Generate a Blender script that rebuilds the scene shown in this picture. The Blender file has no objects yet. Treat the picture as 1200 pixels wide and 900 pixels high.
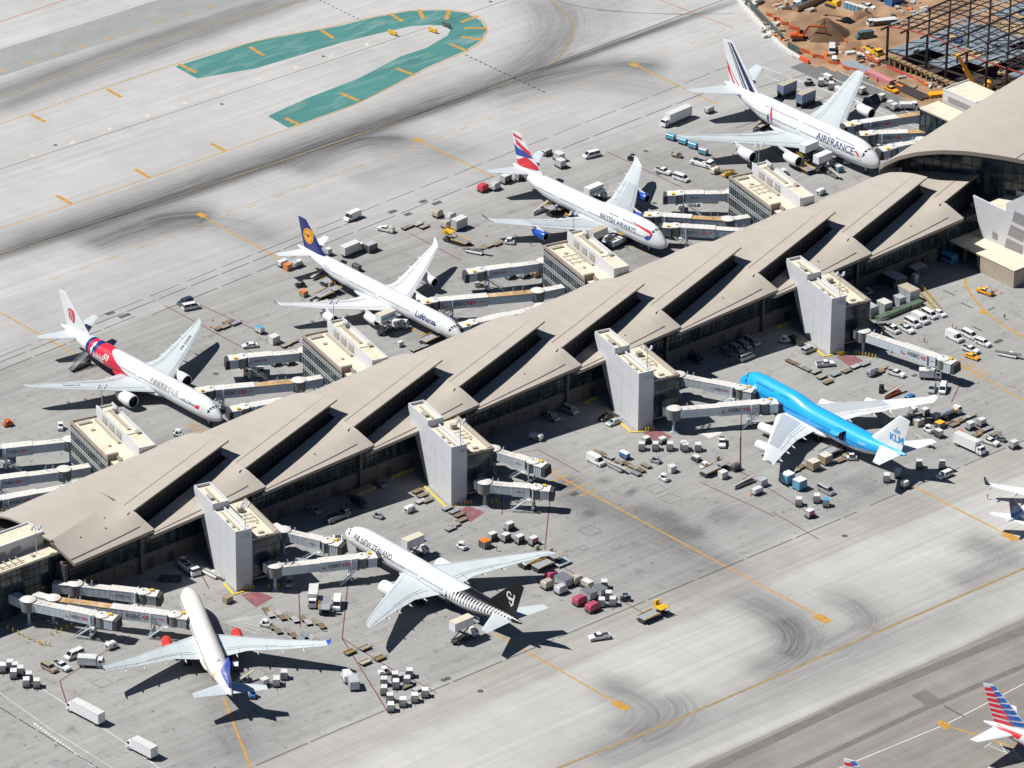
import bpy, bmesh, math, random
import numpy as np
from mathutils import Vector, Matrix
random.seed(7)
scene = bpy.context.scene
C = scene.collection

# ---------------------------------------------------------------- camera
FPX, PITCH, ROLL, CAMH = 6649.6, 0.46625484, 0.00889443, 735.2
AX = math.radians(41.2)                       # world X runs along the concourse
def cam_to_world(x, y, z):
    y -= 1440.0
    c, s = math.cos(AX), math.sin(AX)
    return Vector((c*x + s*y, -s*x + c*y, z))
def dir_to_world(d):
    c, s = math.cos(AX), math.sin(AX)
    return Vector((c*d[0] + s*d[1], -s*d[0] + c*d[1], d[2]))
_cp, _sp, _cr, _sr = math.cos(PITCH), math.sin(PITCH), math.cos(ROLL), math.sin(ROLL)
_R = Vector((1,0,0)); _F = Vector((0,_cp,-_sp)); _U = Vector((0,_sp,_cp))
_R2 = _R*_cr + _U*_sr; _U2 = -_R*_sr + _U*_cr
CR, CU, CF = dir_to_world(_R2), dir_to_world(_U2), dir_to_world(_F)
CLOC = cam_to_world(0, 0, CAMH)
cam = bpy.data.objects.new('camera', bpy.data.cameras.new('camera')); C.objects.link(cam)
cam.matrix_world = Matrix(((CR.x,CU.x,-CF.x,CLOC.x),(CR.y,CU.y,-CF.y,CLOC.y),(CR.z,CU.z,-CF.z,CLOC.z),(0,0,0,1)))
cam.data.sensor_width = 36; cam.data.lens = FPX/1200*36
cam.data.clip_start = 5; cam.data.clip_end = 9000
scene.camera = cam
def G(px, py, z=0.0):
    """world position of a photograph point known to lie at height z"""
    d = CR*(px-600) + CU*(450-py) + CF*FPX
    t = (z-CLOC.z)/d.z
    return CLOC + d*t

def PX(p):
    d = Vector(p)-CLOC; return 600+FPX*d.dot(CR)/d.dot(CF)
# ---------------------------------------------------------------- light
SUN_AZ, SUN_EL = math.radians(178.0) - AX, math.radians(55.0)      # direction towards the sun, in world XY
sd = Vector((math.cos(SUN_AZ)*math.cos(SUN_EL), math.sin(SUN_AZ)*math.cos(SUN_EL), math.sin(SUN_EL)))
sl = bpy.data.lights.new('sun', 'SUN'); sl.energy = 5.0; sl.angle = math.radians(0.5); sl.color = (1.0, 0.975, 0.935)
so = bpy.data.objects.new('sun', sl); C.objects.link(so); so.location = (0,0,300)
so.rotation_euler = sd.to_track_quat('Z', 'Y').to_euler()
world = bpy.data.worlds.new('World'); scene.world = world; world.use_nodes = True
wn = world.node_tree; bg = wn.nodes['Background']; bg.inputs[1].default_value = 0.05
sky = wn.nodes.new('ShaderNodeTexSky'); sky.sky_type = 'NISHITA'; sky.sun_disc = False
sky.sun_elevation = SUN_EL; sky.sun_rotation = math.radians(90) - SUN_AZ
sky.air_density = 0.8; sky.dust_density = 0.0; sky.ozone_density = 4.0; sky.altitude = 1000
wn.links.new(sky.outputs[0], bg.inputs[0])
scene.view_settings.view_transform = 'Standard'; scene.view_settings.look = 'None'
scene.view_settings.exposure = 0.32; scene.view_settings.gamma = 1
try:
    scene.cycles.max_bounces = 5; scene.cycles.diffuse_bounces = 2; scene.cycles.glossy_bounces = 2
    scene.cycles.transparent_max_bounces = 4; scene.cycles.caustics_reflective = False; scene.cycles.caustics_refractive = False
except Exception: pass

# ---------------------------------------------------------------- materials
MATS = {}
def mat(name, col, rough=0.6, metal=0.0, var=0.12, scale=1.5, bump=0.0, spec=0.5, dirt=None, stretch=None):
    """procedural principled: base colour varied by two noises; var is relative"""
    if name in MATS: return MATS[name]
    m = bpy.data.materials.new(name); m.use_nodes = True; nt = m.node_tree
    b = nt.nodes['Principled BSDF']; b.inputs['Roughness'].default_value = rough; b.inputs['Metallic'].default_value = metal
    if 'Specular IOR Level' in b.inputs: b.inputs['Specular IOR Level'].default_value = spec
    tc = nt.nodes.new('ShaderNodeTexCoord'); mp = nt.nodes.new('ShaderNodeMapping')
    if stretch: mp.inputs['Scale'].default_value = stretch
    nt.links.new(tc.outputs['Object'], mp.inputs[0])
    n = nt.nodes.new('ShaderNodeTexNoise'); n.inputs['Scale'].default_value = scale; n.inputs['Detail'].default_value = 5
    nt.links.new(mp.outputs[0], n.inputs[0])
    r = nt.nodes.new('ShaderNodeMapRange'); r.inputs['From Min'].default_value = 0.3; r.inputs['From Max'].default_value = 0.7
    r.inputs['To Min'].default_value = 1-var; r.inputs['To Max'].default_value = 1+var*0.6
    nt.links.new(n.outputs[0], r.inputs[0])
    mx = nt.nodes.new('ShaderNodeVectorMath'); mx.operation = 'SCALE'
    mx.inputs[0].default_value = col[:3]; nt.links.new(r.outputs[0], mx.inputs['Scale'])
    out = mx.outputs[0]
    if dirt:                      # (colour, amount, scale)
        n2 = nt.nodes.new('ShaderNodeTexNoise'); n2.inputs['Scale'].default_value = dirt[2]; n2.inputs['Detail'].default_value = 6
        n2.inputs['Roughness'].default_value = 0.65
        nt.links.new(mp.outputs[0], n2.inputs[0])
        r2 = nt.nodes.new('ShaderNodeMapRange'); r2.inputs['From Min'].default_value = 0.5; r2.inputs['From Max'].default_value = 0.72
        r2.inputs['To Max'].default_value = dirt[1]; nt.links.new(n2.outputs[0], r2.inputs[0])
        mm = nt.nodes.new('ShaderNodeMix'); mm.data_type = 'RGBA'; nt.links.new(r2.outputs[0], mm.inputs[0])
        nt.links.new(out, mm.inputs[6]); mm.inputs[7].default_value = (*dirt[0], 1); out = mm.outputs[2]
    nt.links.new(out, b.inputs['Base Color'])
    if bump:
        bp = nt.nodes.new('ShaderNodeBump'); bp.inputs['Strength'].default_value = bump
        nt.links.new(n.outputs[0], bp.inputs['Height']); nt.links.new(bp.outputs[0], b.inputs['Normal'])
    MATS[name] = m; return m
def paint(name, col, rough=0.35, **k):
    return mat(name, col, rough=rough, var=k.pop('var', 0.06), dirt=k.pop('dirt', ((0.12,0.10,0.08), 0.18, 0.9)), **k)

# ---------------------------------------------------------------- mesh building
class MB:
    def __init__(s): s.v = []; s.f = []; s.m = []; s.k = 0
    def mi(s, k): s.k = k; return s
    def add(s, vs, fs):
        n = len(s.v); s.v += [tuple(p) for p in vs]
        for f in fs: s.f.append(tuple(i+n for i in f)); s.m.append(s.k)
        return s
    def box(s, x0, x1, y0, y1, z0, z1, tf=None, taper=None):
        """axis box; taper=(x0t,x1t,y0t,y1t) gives the top rectangle"""
        a = taper or (x0, x1, y0, y1)
        vs = [(x0,y0,z0),(x1,y0,z0),(x1,y1,z0),(x0,y1,z0),(a[0],a[2],z1),(a[1],a[2],z1),(a[1],a[3],z1),(a[0],a[3],z1)]
        if tf: vs = [tf(p) for p in vs]
        return s.add(vs, [(3,2,1,0),(4,5,6,7),(0,1,5,4),(1,2,6,5),(2,3,7,6),(3,0,4,7)])
    def quad(s, *p): return s.add(p, [tuple(range(len(p)))])
    def prism(s, prof, x0, x1, axis='y'):
        """extrude a 2-D profile (a,z) along an axis between x0 and x1"""
        n = len(prof)
        if axis == 'y': vs = [(a,x0,z) for a,z in prof] + [(a,x1,z) for a,z in prof]
        elif axis == 'x': vs = [(x0,a,z) for a,z in prof] + [(x1,a,z) for a,z in prof]
        else: vs = [(a,z,x0) for a,z in prof] + [(a,z,x1) for a,z in prof]
        return s.add(vs, [tuple(range(n))[::-1], tuple(range(n,2*n))] + [(i,(i+1)%n,(i+1)%n+n,i+n) for i in range(n)])
    def tube(s, p, q, r, r2=None, n=8, cap=True):
        p = Vector(p); q = Vector(q); r2 = r if r2 is None else r2
        d = (q-p).normalized(); a = d.orthogonal().normalized(); b = d.cross(a)
        vs = []
        for c, rr in ((p,r),(q,r2)):
            for i in range(n):
                t = 2*math.pi*i/n; vs.append(c + (a*math.cos(t)+b*math.sin(t))*rr)
        fs = [(i,(i+1)%n,(i+1)%n+n,i+n) for i in range(n)]
        if cap: fs += [tuple(range(n))[::-1], tuple(range(n,2*n))]
        return s.add(vs, fs)
    def bar(s, p, q, w, h):
        """rectangular bar from p to q, w wide (horizontal) and h high"""
        p = Vector(p); q = Vector(q); d = (q-p).normalized(); up = Vector((0,0,1))
        if abs(d.z) > 0.99: up = Vector((1,0,0))
        sx = d.cross(up).normalized()*w/2; uz = sx.normalized().cross(d).normalized()*h/2
        vs = [c+i*sx+j*uz for c in (p,q) for i,j in ((-1,-1),(1,-1),(1,1),(-1,1))]
        return s.add(vs, [(3,2,1,0),(4,5,6,7),(0,1,5,4),(1,2,6,5),(2,3,7,6),(3,0,4,7)])
    def rings(s, R, cap0=True, cap1=True, close=True):
        n = len(R[0]); base = len(s.v)
        vs = [p for r in R for p in r]; fs = []
        for i in range(len(R)-1):
            for j in range(n if close else n-1):
                a = i*n+j; b = i*n+(j+1)%n; fs.append((a,b,b+n,a+n))
        if cap0: fs.append(tuple(range(n))[::-1])
        if cap1: fs.append(tuple(range((len(R)-1)*n, len(R)*n)))
        return s.add(vs, fs)
    def lathe(s, prof, o=(0,0,0), axis='x', n=16, cap0=True, cap1=True):
        """prof = [(axial, radius)]"""
        R = []
        for a, r in prof:
            ring = []
            for i in range(n):
                t = 2*math.pi*i/n; c, q = r*math.cos(t), r*math.sin(t)
                ring.append({'x':(o[0]+a,o[1]+c,o[2]+q),'y':(o[0]+c,o[1]+a,o[2]+q),'z':(o[0]+c,o[1]+q,o[2]+a)}[axis])
            R.append(ring)
        return s.rings(R, cap0, cap1)
    def mesh(s, name, mats):
        me = bpy.data.meshes.new(name); me.from_pydata(s.v, [], s.f)
        for m in (mats if isinstance(mats, (list,tuple)) else [mats]): me.materials.append(m)
        if any(s.m): me.polygons.foreach_set('material_index', s.m)
        return me
    def build(s, name, mats, parent=None, smooth=None, fix=True, stuff=False):
        me = s.mesh(name, mats)
        if fix:
            b = bmesh.new(); b.from_mesh(me); bmesh.ops.recalc_face_normals(b, faces=b.faces); b.to_mesh(me); b.free()
        if smooth:
            me.polygons.foreach_set('use_smooth', [True]*len(me.polygons))
            try: me.set_sharp_from_angle(angle=math.radians(smooth))
            except Exception: pass
        o = bpy.data.objects.new(name, me); C.objects.link(o)
        if parent: o.parent = parent
        if stuff or name in ('roof_seam','post','wall_rib','net_strap','door_frame','corner_post','flap_gap','sign','side_rail','roof_duct'): o['kind'] = 'stuff'
        return o
def grid_mesh(mb, P):
    """P[i][j] points -> quads"""
    n, m = len(P), len(P[0])
    mb.add([p for r in P for p in r], [(i*m+j,(i+1)*m+j,(i+1)*m+j+1,i*m+j+1) for i in range(n-1) for j in range(m-1)])
def empty(name, loc=(0,0,0), rz=0.0, parent=None):
    o = bpy.data.objects.new(name, None); C.objects.link(o); o.location = loc; o.rotation_euler = (0,0,rz)
    o.empty_display_size = 1
    if parent: o.parent = parent
    return o
def tag(o, label=None, cat=None, group=None, kind=None):
    if label: o['label'] = label
    if cat: o['category'] = cat
    if group: o['group'] = group
    if kind: o['kind'] = kind
    return o
def kids(o): return [c for c in LIVE if c.parent == o]
def copy_tree(o, parent=None):
    c = o.copy(); C.objects.link(c)
    if parent: c.parent = parent
    for ch in o.children: copy_tree(ch, c)
    return c
def lerp(a, b, t): return tuple(x+(y-x)*t for x, y in zip(a, b))
def piece(name, mesh, parent, loc=(0,0,0), rz=0.0):
    o = bpy.data.objects.new(name, mesh); C.objects.link(o); o.parent = parent; o.location = loc; o.rotation_euler = (0,0,rz); return o

def text_polys(txt, size=1.0, font=None, shear=0.0, space=1.0, bold=0.0):
    """flat text mesh, centred: returns (verts2d, faces)"""
    cu = bpy.data.curves.new('t', 'FONT'); cu.body = txt; cu.size = size; cu.resolution_u = 2; cu.shear = shear; cu.space_character = space
    cu.offset = bold; cu.fill_mode = 'FRONT'
    o = bpy.data.objects.new('t', cu); C.objects.link(o)
    dg = bpy.context.evaluated_depsgraph_get(); me = bpy.data.meshes.new_from_object(o.evaluated_get(dg))
    vs = [(v.co.x, v.co.y) for v in me.vertices]; fs = [tuple(p.vertices) for p in me.polygons]
    bpy.data.objects.remove(o); bpy.data.curves.remove(cu); bpy.data.meshes.remove(me)
    if vs:
        xs = [v[0] for v in vs]; ys = [v[1] for v in vs]; cx = (min(xs)+max(xs))/2; cy = (min(ys)+max(ys))/2
        vs = [(x-cx, y-cy) for x, y in vs]
    return vs, fs
def ngon(n, r, sx=1, sy=1, cx=0, cy=0, a0=0):
    return [(cx+r*sx*math.cos(a0+2*math.pi*i/n), cy+r*sy*math.sin(a0+2*math.pi*i/n)) for i in range(n)]
class Flat:
    """2-D artwork in coloured layers, later wrapped on a surface"""
    def __init__(s): s.items = []
    def poly(s, pts, k=0, lift=0): s.items.append((list(pts), [tuple(range(len(pts)))], k, lift)); return s
    def text(s, txt, size, at=(0,0), k=0, width=None, lift=0, sy=1.0, **kw):
        vs, fs = text_polys(txt, size, **kw)
        if width and vs:
            w = max(v[0] for v in vs)-min(v[0] for v in vs); q = width/w; vs = [(x*q, y*sy) for x, y in vs]
        s.items.append(([(x+at[0], y+at[1]) for x, y in vs], fs, k, lift)); return s
    def wrap(s, name, mats, fn, parent=None, cut=0.5, lift=0.03):
        """fn(a,b,lift)->point; cut: bisect spacing in both directions"""
        out = bmesh.new()
        for vs, fs, k, l in s.items:
            bm = bmesh.new(); bv = [bm.verts.new((x, y, 0)) for x, y in vs]
            for f in fs:
                try: bm.faces.new([bv[i] for i in f])
                except Exception: pass
            if any(len(f.verts) > 4 for f in bm.faces): bmesh.ops.triangulate(bm, faces=bm.faces[:])
            if cut:
                for ax in (0, 1):
                    lo = min(v.co[ax] for v in bm.verts); hi = max(v.co[ax] for v in bm.verts)
                    c = math.ceil(lo/cut)*cut
                    while c < hi:
                        co = [0,0,0]; co[ax] = c; no = [0,0,0]; no[ax] = 1
                        bmesh.ops.bisect_plane(bm, geom=bm.verts[:]+bm.edges[:]+bm.faces[:], plane_co=co, plane_no=no)
                        c += cut
            for v in bm.verts: v.co = fn(v.co.x, v.co.y, lift+l)
            for f in bm.faces: f.material_index = k
            me = bpy.data.meshes.new('x'); bm.to_mesh(me); bm.free(); out.from_mesh(me); bpy.data.meshes.remove(me)
        me = bpy.data.meshes.new(name); out.to_mesh(me); out.free()
        for m in (mats if isinstance(mats, (list,tuple)) else [mats]): me.materials.append(m)
        o = bpy.data.objects.new(name, me); C.objects.link(o)
        if parent: o.parent = parent
        return o
# ================================================================ GROUND
# soft tyre-rubber strokes on the concrete: (photo points of the stroke, width m, strength)
STROKES = [
 ([(-60,318),(200,231),(420,157),(600,95),(900,-12)], 2.2, 1.0),([(-60,312),(200,225),(420,151),(600,90)], 5.0, .60),([(-60,322),(200,236),(420,161),(620,88)], 3.0, .55),
 ([(-60,130),(120,64),(250,21),(360,-14)], 6.5, .62), ([(-60,150),(60,104),(200,53),(330,8),(400,-18)], 5.5, .52),
 ([(-60,305),(200,219),(420,146),(640,72)], 9.0, .35),
 ([(90,292),(160,264),(215,250),(262,252)], 9.0, .70),([(170,262),(215,254),(250,258)], 6.0, .55), ([(120,281),(200,262),(280,262),(330,290)], 8.0, .40),
 ([(330,205),(400,172),(450,160),(490,168)], 8.0, .68), ([(420,175),(500,168),(560,185)], 8.0, .35),
 ([(400,215),(470,190),(540,180)], 10.0, .28),
 ([(600,100),(660,84),(730,74),(790,82)], 8.5, .68), ([(560,120),(640,100),(720,95),(800,110)], 9.0, .32),
 ([(560,110),(620,80),(655,50),(665,20),(640,-10)], 10.0, .50), ([(600,85),(640,55),(640,20),(600,-10)], 8.0, .30),
 ([(700,60),(720,30),(700,-10)], 9.0, .25),
 ([(850,690),(905,712),(937,735),(941,756),(915,776),(870,795)], 7.5, .50), ([(912,722),(934,740),(932,760),(915,772)], 4.5, .62), ([(880,700),(915,730),(925,755)], 5, .35),
 ([(955,688),(1005,708),(1024,728),(1005,747),(955,768)], 8.0, .34), ([(990,700),(1015,722),(1010,742)], 4.5, .34),
 ([(690,800),(745,818),(768,840),(740,866),(680,890)], 8.0, .36), ([(700,790),(735,812),(745,835),(715,862)], 5.0, .30), ([(780,810),(803,830),(787,852),(745,872)], 6.5, .42),
 ([(1115,630),(1155,638),(1171,655),(1155,673),(1110,688)], 6.5, .50), ([(1180,630),(1202,650),(1195,670)], 7.0, .30),
 ([(735,575),(745,578)], 3.2, .62), ([(685,598),(698,605)], 2.6, .6), ([(740,590),(800,620),(820,635)], 4.0, .5), ([(770,620),(830,625)], 4.0, .35), ([(775,600),(800,612)], 3, .45), ([(990,560),(1030,575)], 5, .25),
 ([(655,560),(680,570)], 3.5, .45), ([(700,560),(716,566)], 2.5, .35), ([(455,705),(462,712)], 3, .4), ([(370,655),(400,660)], 5, .25), ([(120,520),(150,540)], 5, .2), ([(520,640),(560,650)], 4, .2), ([(905,520),(930,530)], 4, .25),
 ([(600,925),(800,850),(1000,764),(1200,678)], 9.0, .22), ([(650,930),(900,820),(1200,700)], 10.0, .20),
 ([(640,560),(720,600),(800,640),(880,680)], 5.0, .35), ([(650,580),(700,600)], 4.0, .3), ([(830,600),(870,610)], 6, .35),
 ([(660,590),(740,640),(850,690)], 12.0, .16),
 ([(240,760),(275,870),(292,900)], 6.0, .30), ([(255,720),(262,800)], 5.0, .35),
 ([(560,470),(600,500),(660,560)], 8, .12), ([(170,520),(220,530),(260,500)], 9.0, .28), ([(240,520),(270,535)], 7, .3),
 ([(430,350),(500,395),(520,400)], 7.0, .28), ([(1000,560),(1100,600)], 8, .12), ([(690,300),(790,300)], 8, .25),
 ([(0,350),(100,410),(200,470)], 9, .10), ([(330,270),(400,310),(480,360)], 9, .10), ([(580,190),(640,230),(740,280)], 9, .10),
]
SHADES = [   # flat tone areas (photo polygon, value to add)
]
def ground():
    step = 0.7
    cs = [G(-60,-40), G(1260,-40), G(1260,940), G(-60,940)]
    # scan rows in camera space so the mesh only covers what is in view
    us = np.arange(-340, 420, step); vs_ = np.arange(-340, 340, step)
    U, V = np.meshgrid(us, vs_, indexing='ij')
    d = np.stack([U-CLOC.x, V-CLOC.y, np.full_like(U, -CLOC.z)], -1)
    zc = d@np.array(CF); X = 600+FPX*(d@np.array(CR))/zc; Y = 450-FPX*(d@np.array(CU))/zc
    inside = (X>-45)&(X<1245)&(Y>-35)&(Y<935)
    dark = np.zeros_like(U); sx = V.copy(); sy = U.copy()*0.02; best = np.full_like(U, 0.08)
    for si, (pl, w, st) in enumerate(STROKES):
        if st == 0: continue
        P = [np.array(G(*p))[:2] for p in pl]
        # smooth the polyline (Chaikin)
        for _ in range(3):
            Q = [P[0]]
            for a, b in zip(P, P[1:]): Q += [a*.75+b*.25, a*.25+b*.75]
            P = Q+[P[-1]]
        dist = np.full_like(U, 1e9); sgn = np.zeros_like(U); arc = np.zeros_like(U); L = 0; tot = sum(np.hypot(*(b-a)) for a, b in zip(P, P[1:]))
        x0 = min(p[0] for p in P)-w*3; x1 = max(p[0] for p in P)+w*3; y0 = min(p[1] for p in P)-w*3; y1 = max(p[1] for p in P)+w*3
        i0, i1 = np.searchsorted(us, [x0, x1]); j0, j1 = np.searchsorted(vs_, [y0, y1])
        if i1 <= i0 or j1 <= j0: continue
        sl_ = (slice(i0,i1), slice(j0,j1)); u = U[sl_]; v = V[sl_]
        D = np.full_like(u, 1e9); S = np.zeros_like(u); A = np.zeros_like(u)
        for a, b in zip(P, P[1:]):
            t = b-a; l = np.hypot(*t)
            if l < 1e-6: continue
            k = np.clip(((u-a[0])*t[0]+(v-a[1])*t[1])/l/l, 0, 1)
            ex = u-a[0]-k*t[0]; ey = v-a[1]-k*t[1]; dd = np.hypot(ex, ey)
            m = dd < D; D[m] = dd[m]; S[m] = ((t[0]*ey-t[1]*ex)/l)[m]; A[m] = (L+k*l)[m]; L += l
        fade = np.clip(np.minimum(A, tot-A)/(0.16*tot)+.12, 0, 1)
        g = st*np.exp(-(D/w)**2)*fade
        dark[sl_] = 1-(1-dark[sl_])*(1-g)
        m = g > best[sl_]
        bb = best[sl_]; bb[m] = g[m]; sxx = sx[sl_]; syy = sy[sl_]
        sxx[m] = (S+si*31.7)[m]; syy[m] = (A*0.035)[m]
    ids = -np.ones(U.shape, int); ids[inside] = np.arange(inside.sum())
    verts = np.stack([U[inside], V[inside], np.zeros(inside.sum())], -1)
    q = inside[:-1,:-1]&inside[1:,:-1]&inside[1:,1:]&inside[:-1,1:]
    F = np.stack([ids[:-1,:-1][q], ids[1:,:-1][q], ids[1:,1:][q], ids[:-1,1:][q]], -1)
    me = bpy.data.meshes.new('apron_ground')
    me.vertices.add(len(verts)); me.vertices.foreach_set('co', verts.ravel())
    me.loops.add(F.size); me.loops.foreach_set('vertex_index', F.ravel())
    me.polygons.add(len(F)); me.polygons.foreach_set('loop_start', np.arange(0, F.size, 4)); me.update(calc_edges=True)
    at = me.attributes.new('rubber', 'FLOAT', 'POINT'); at.data.foreach_set('value', dark[inside].astype(np.float32))
    at = me.attributes.new('flow', 'FLOAT_VECTOR', 'POINT')
    at.data.foreach_set('vector', np.stack([sx[inside], sy[inside], np.zeros(inside.sum())], -1).astype(np.float32).ravel())
    me.materials.append(ground_mat())
    o = bpy.data.objects.new('apron_ground', me); C.objects.link(o); o['kind'] = 'structure'
    # the rest of the airfield, out to the horizon, 3 cm lower
    mb = MB(); mb.quad((-5000,-5000,-.03),(5000,-5000,-.03),(5000,5000,-.03),(-5000,5000,-.03))
    o = mb.build('airfield_ground', mat('far_concrete', (.33,.31,.285), rough=.9, var=.15, scale=.01)); o['kind'] = 'structure'

def node(nt, t, **k):
    n = nt.nodes.new(t)
    for a, b in k.items(): setattr(n, a, b)
    return n
def math_n(nt, op, a, b=None, c=None):
    n = nt.nodes.new('ShaderNodeMath'); n.operation = op
    for i, x in enumerate((a, b, c)):
        if x is None: continue
        if isinstance(x, (int, float)): n.inputs[i].default_value = x
        else: nt.links.new(x, n.inputs[i])
    return n.outputs[0]
def mixc(nt, fac, a, b):
    n = nt.nodes.new('ShaderNodeMix'); n.data_type = 'RGBA'
    for i, x in ((0, fac), (6, a), (7, b)):
        if isinstance(x, (int, float)): n.inputs[i].default_value = x
        elif isinstance(x, tuple): n.inputs[i].default_value = (*x, 1)
        else: nt.links.new(x, n.inputs[i])
    return n.outputs[2]
def maprange(nt, x, a, b, c=0, d=1):
    n = nt.nodes.new('ShaderNodeMapRange'); nt.links.new(x, n.inputs[0])
    for i, v in enumerate((a, b, c, d)): n.inputs[i+1].default_value = v
    return n.outputs[0]
def noise(nt, vec, scale, detail=4, rough=.55, stretch=None):
    if stretch:
        mp = nt.nodes.new('ShaderNodeMapping'); mp.inputs['Scale'].default_value = stretch; nt.links.new(vec, mp.inputs[0]); vec = mp.outputs[0]
    n = nt.nodes.new('ShaderNodeTexNoise'); n.inputs['Scale'].default_value = scale; n.inputs['Detail'].default_value = detail
    n.inputs['Roughness'].default_value = rough; nt.links.new(vec, n.inputs[0]); return n.outputs[0]
def ground_mat():
    m = bpy.data.materials.new('apron_concrete'); m.use_nodes = True; nt = m.node_tree
    b = nt.nodes['Principled BSDF']; b.inputs['Roughness'].default_value = .85; b.inputs['Specular IOR Level'].default_value = .25
    co = node(nt, 'ShaderNodeTexCoord').outputs['Object']
    sep = node(nt, 'ShaderNodeSeparateXYZ'); nt.links.new(co, sep.inputs[0]); X, Y = sep.outputs[0], sep.outputs[1]
    big = noise(nt, co, .018, 4); mid = noise(nt, co, .11, 6, .6); fine = noise(nt, co, 1.3, 5, .7)
    streak = noise(nt, co, .45, 4, .55, (.02, 1, 1)); streak2 = noise(nt, co, 1.1, 4, .6, (.012, 1, 1))
    v = math_n(nt, 'ADD', maprange(nt, big, .35, .65, -.045, .045), maprange(nt, mid, .3, .7, -.038, .03))
    v = math_n(nt, 'ADD', v, maprange(nt, fine, .3, .7, -.02, .018))
    v = math_n(nt, 'ADD', v, maprange(nt, streak, .3, .7, -.055, .04))
    # slabs: 7.6 m squares, each a little different
    sl = nt.nodes.new('ShaderNodeVectorMath'); sl.operation = 'SCALE'; nt.links.new(co, sl.inputs[0]); sl.inputs['Scale'].default_value = 1/7.66
    fl = nt.nodes.new('ShaderNodeVectorMath'); fl.operation = 'FLOOR'; nt.links.new(sl.outputs[0], fl.inputs[0])
    wn_ = nt.nodes.new('ShaderNodeTexWhiteNoise'); wn_.noise_dimensions = '2D'; nt.links.new(fl.outputs[0], wn_.inputs['Vector'])
    v = math_n(nt, 'ADD', v, maprange(nt, wn_.outputs['Value'], 0, 1, -.010, .010))
    v = math_n(nt, 'MULTIPLY', v, 1.25)
    base = mixc(nt, maprange(nt, v, -.15, .15), (.235,.228,.215), (.50,.49,.465))
    # cooler, paler on the west taxiway, warmer grey on the stands
    west = maprange(nt, Y, 118, 135)
    base = mixc(nt, math_n(nt, 'MULTIPLY', west, .72), base, mixc(nt, maprange(nt, v, -.15, .15), (.37,.365,.35), (.48,.47,.455)))
    stand = math_n(nt, 'MULTIPLY', maprange(nt, Y, 108, 104), maprange(nt, Y, -107, -102))
    base = mixc(nt, math_n(nt, 'MULTIPLY', stand, .50), base, (.215,.212,.204))
    # the old asphalt in the lower right and the service-road bands
    asph = maprange(nt, Y, -177.0, -177.6)
    base = mixc(nt, math_n(nt, 'MULTIPLY', asph, .80), base, mixc(nt, maprange(nt, v, -.15, .15), (.150,.132,.118), (.245,.222,.200)))
    band = math_n(nt, 'MULTIPLY', maprange(nt, Y, -104.2, -105.2), maprange(nt, Y, -118.8, -117.8))
    road = math_n(nt, 'MULTIPLY', maprange(nt, Y, 103, 104), maprange(nt, Y, 118, 117))
    base = mixc(nt, math_n(nt, 'MULTIPLY', road, .40), base, (.21,.205,.195))
    mid_ = math_n(nt, 'MULTIPLY', maprange(nt, Y, 117, 118), maprange(nt, Y, 160, 145))
    base = mixc(nt, math_n(nt, 'MULTIPLY', mid_, .22), base, (.22,.22,.22))
    east = math_n(nt, 'MULTIPLY', maprange(nt, Y, -118, -122), maprange(nt, Y, -177, -176))
    base = mixc(nt, math_n(nt, 'MULTIPLY', east, .40), base, (.50,.485,.455))
    base = mixc(nt, math_n(nt, 'MULTIPLY', band, .36), base, (.29,.265,.225))
    # oil and grime on the stands
    oil = math_n(nt, 'MULTIPLY', maprange(nt, noise(nt, co, .16, 6, .7), .56, .74), stand)
    base = mixc(nt, math_n(nt, 'MULTIPLY', oil, .60), base, (.085,.080,.075))
    spots = math_n(nt, 'MULTIPLY', maprange(nt, noise(nt, co, .55, 5, .6), .62, .70), stand)
    base = mixc(nt, math_n(nt, 'MULTIPLY', spots, .62), base, (.055,.05,.048))
    base = mixc(nt, math_n(nt, 'MULTIPLY', maprange(nt, streak2, .57, .72), math_n(nt, 'MULTIPLY_ADD', west, -.12, .26)), base, (.10,.10,.10))
    # rubber
    at = node(nt, 'ShaderNodeAttribute', attribute_name='rubber').outputs['Fac']
    fv = node(nt, 'ShaderNodeAttribute', attribute_name='flow').outputs['Vector']
    s1 = noise(nt, fv, 1.1, 5, .7); s2 = noise(nt, fv, .28, 4, .6)
    st = math_n(nt, 'ADD', maprange(nt, s1, .36, .64, .70, 1.06), maprange(nt, s2, .35, .65, -.10, .10))
    rub = math_n(nt, 'MINIMUM', math_n(nt, 'MULTIPLY', at, st), .92)
    base = mixc(nt, rub, base, (.045,.046,.052))
    # joints
    def joint(c, per, w):
        f = math_n(nt, 'PINGPONG', c, per/2); return maprange(nt, f, w, w*.3)
    jt = math_n(nt, 'MAXIMUM', joint(X, 7.66, .10), joint(Y, 7.66, .10))
    jt = math_n(nt, 'MULTIPLY', jt, math_n(nt, 'MULTIPLY', maprange(nt, mid, .38, .62, .0, .45), math_n(nt, 'MULTIPLY_ADD', west, -.7, 1.0)))
    base = mixc(nt, jt, base, (.10,.095,.09))
    nt.links.new(base, b.inputs['Base Color'])
    bp = node(nt, 'ShaderNodeBump'); bp.inputs['Strength'].default_value = .15; bp.inputs['Distance'].default_value = .05
    nt.links.new(fine, bp.inputs['Height']); nt.links.new(bp.outputs[0], b.inputs['Normal'])
    return m
ground()

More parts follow.
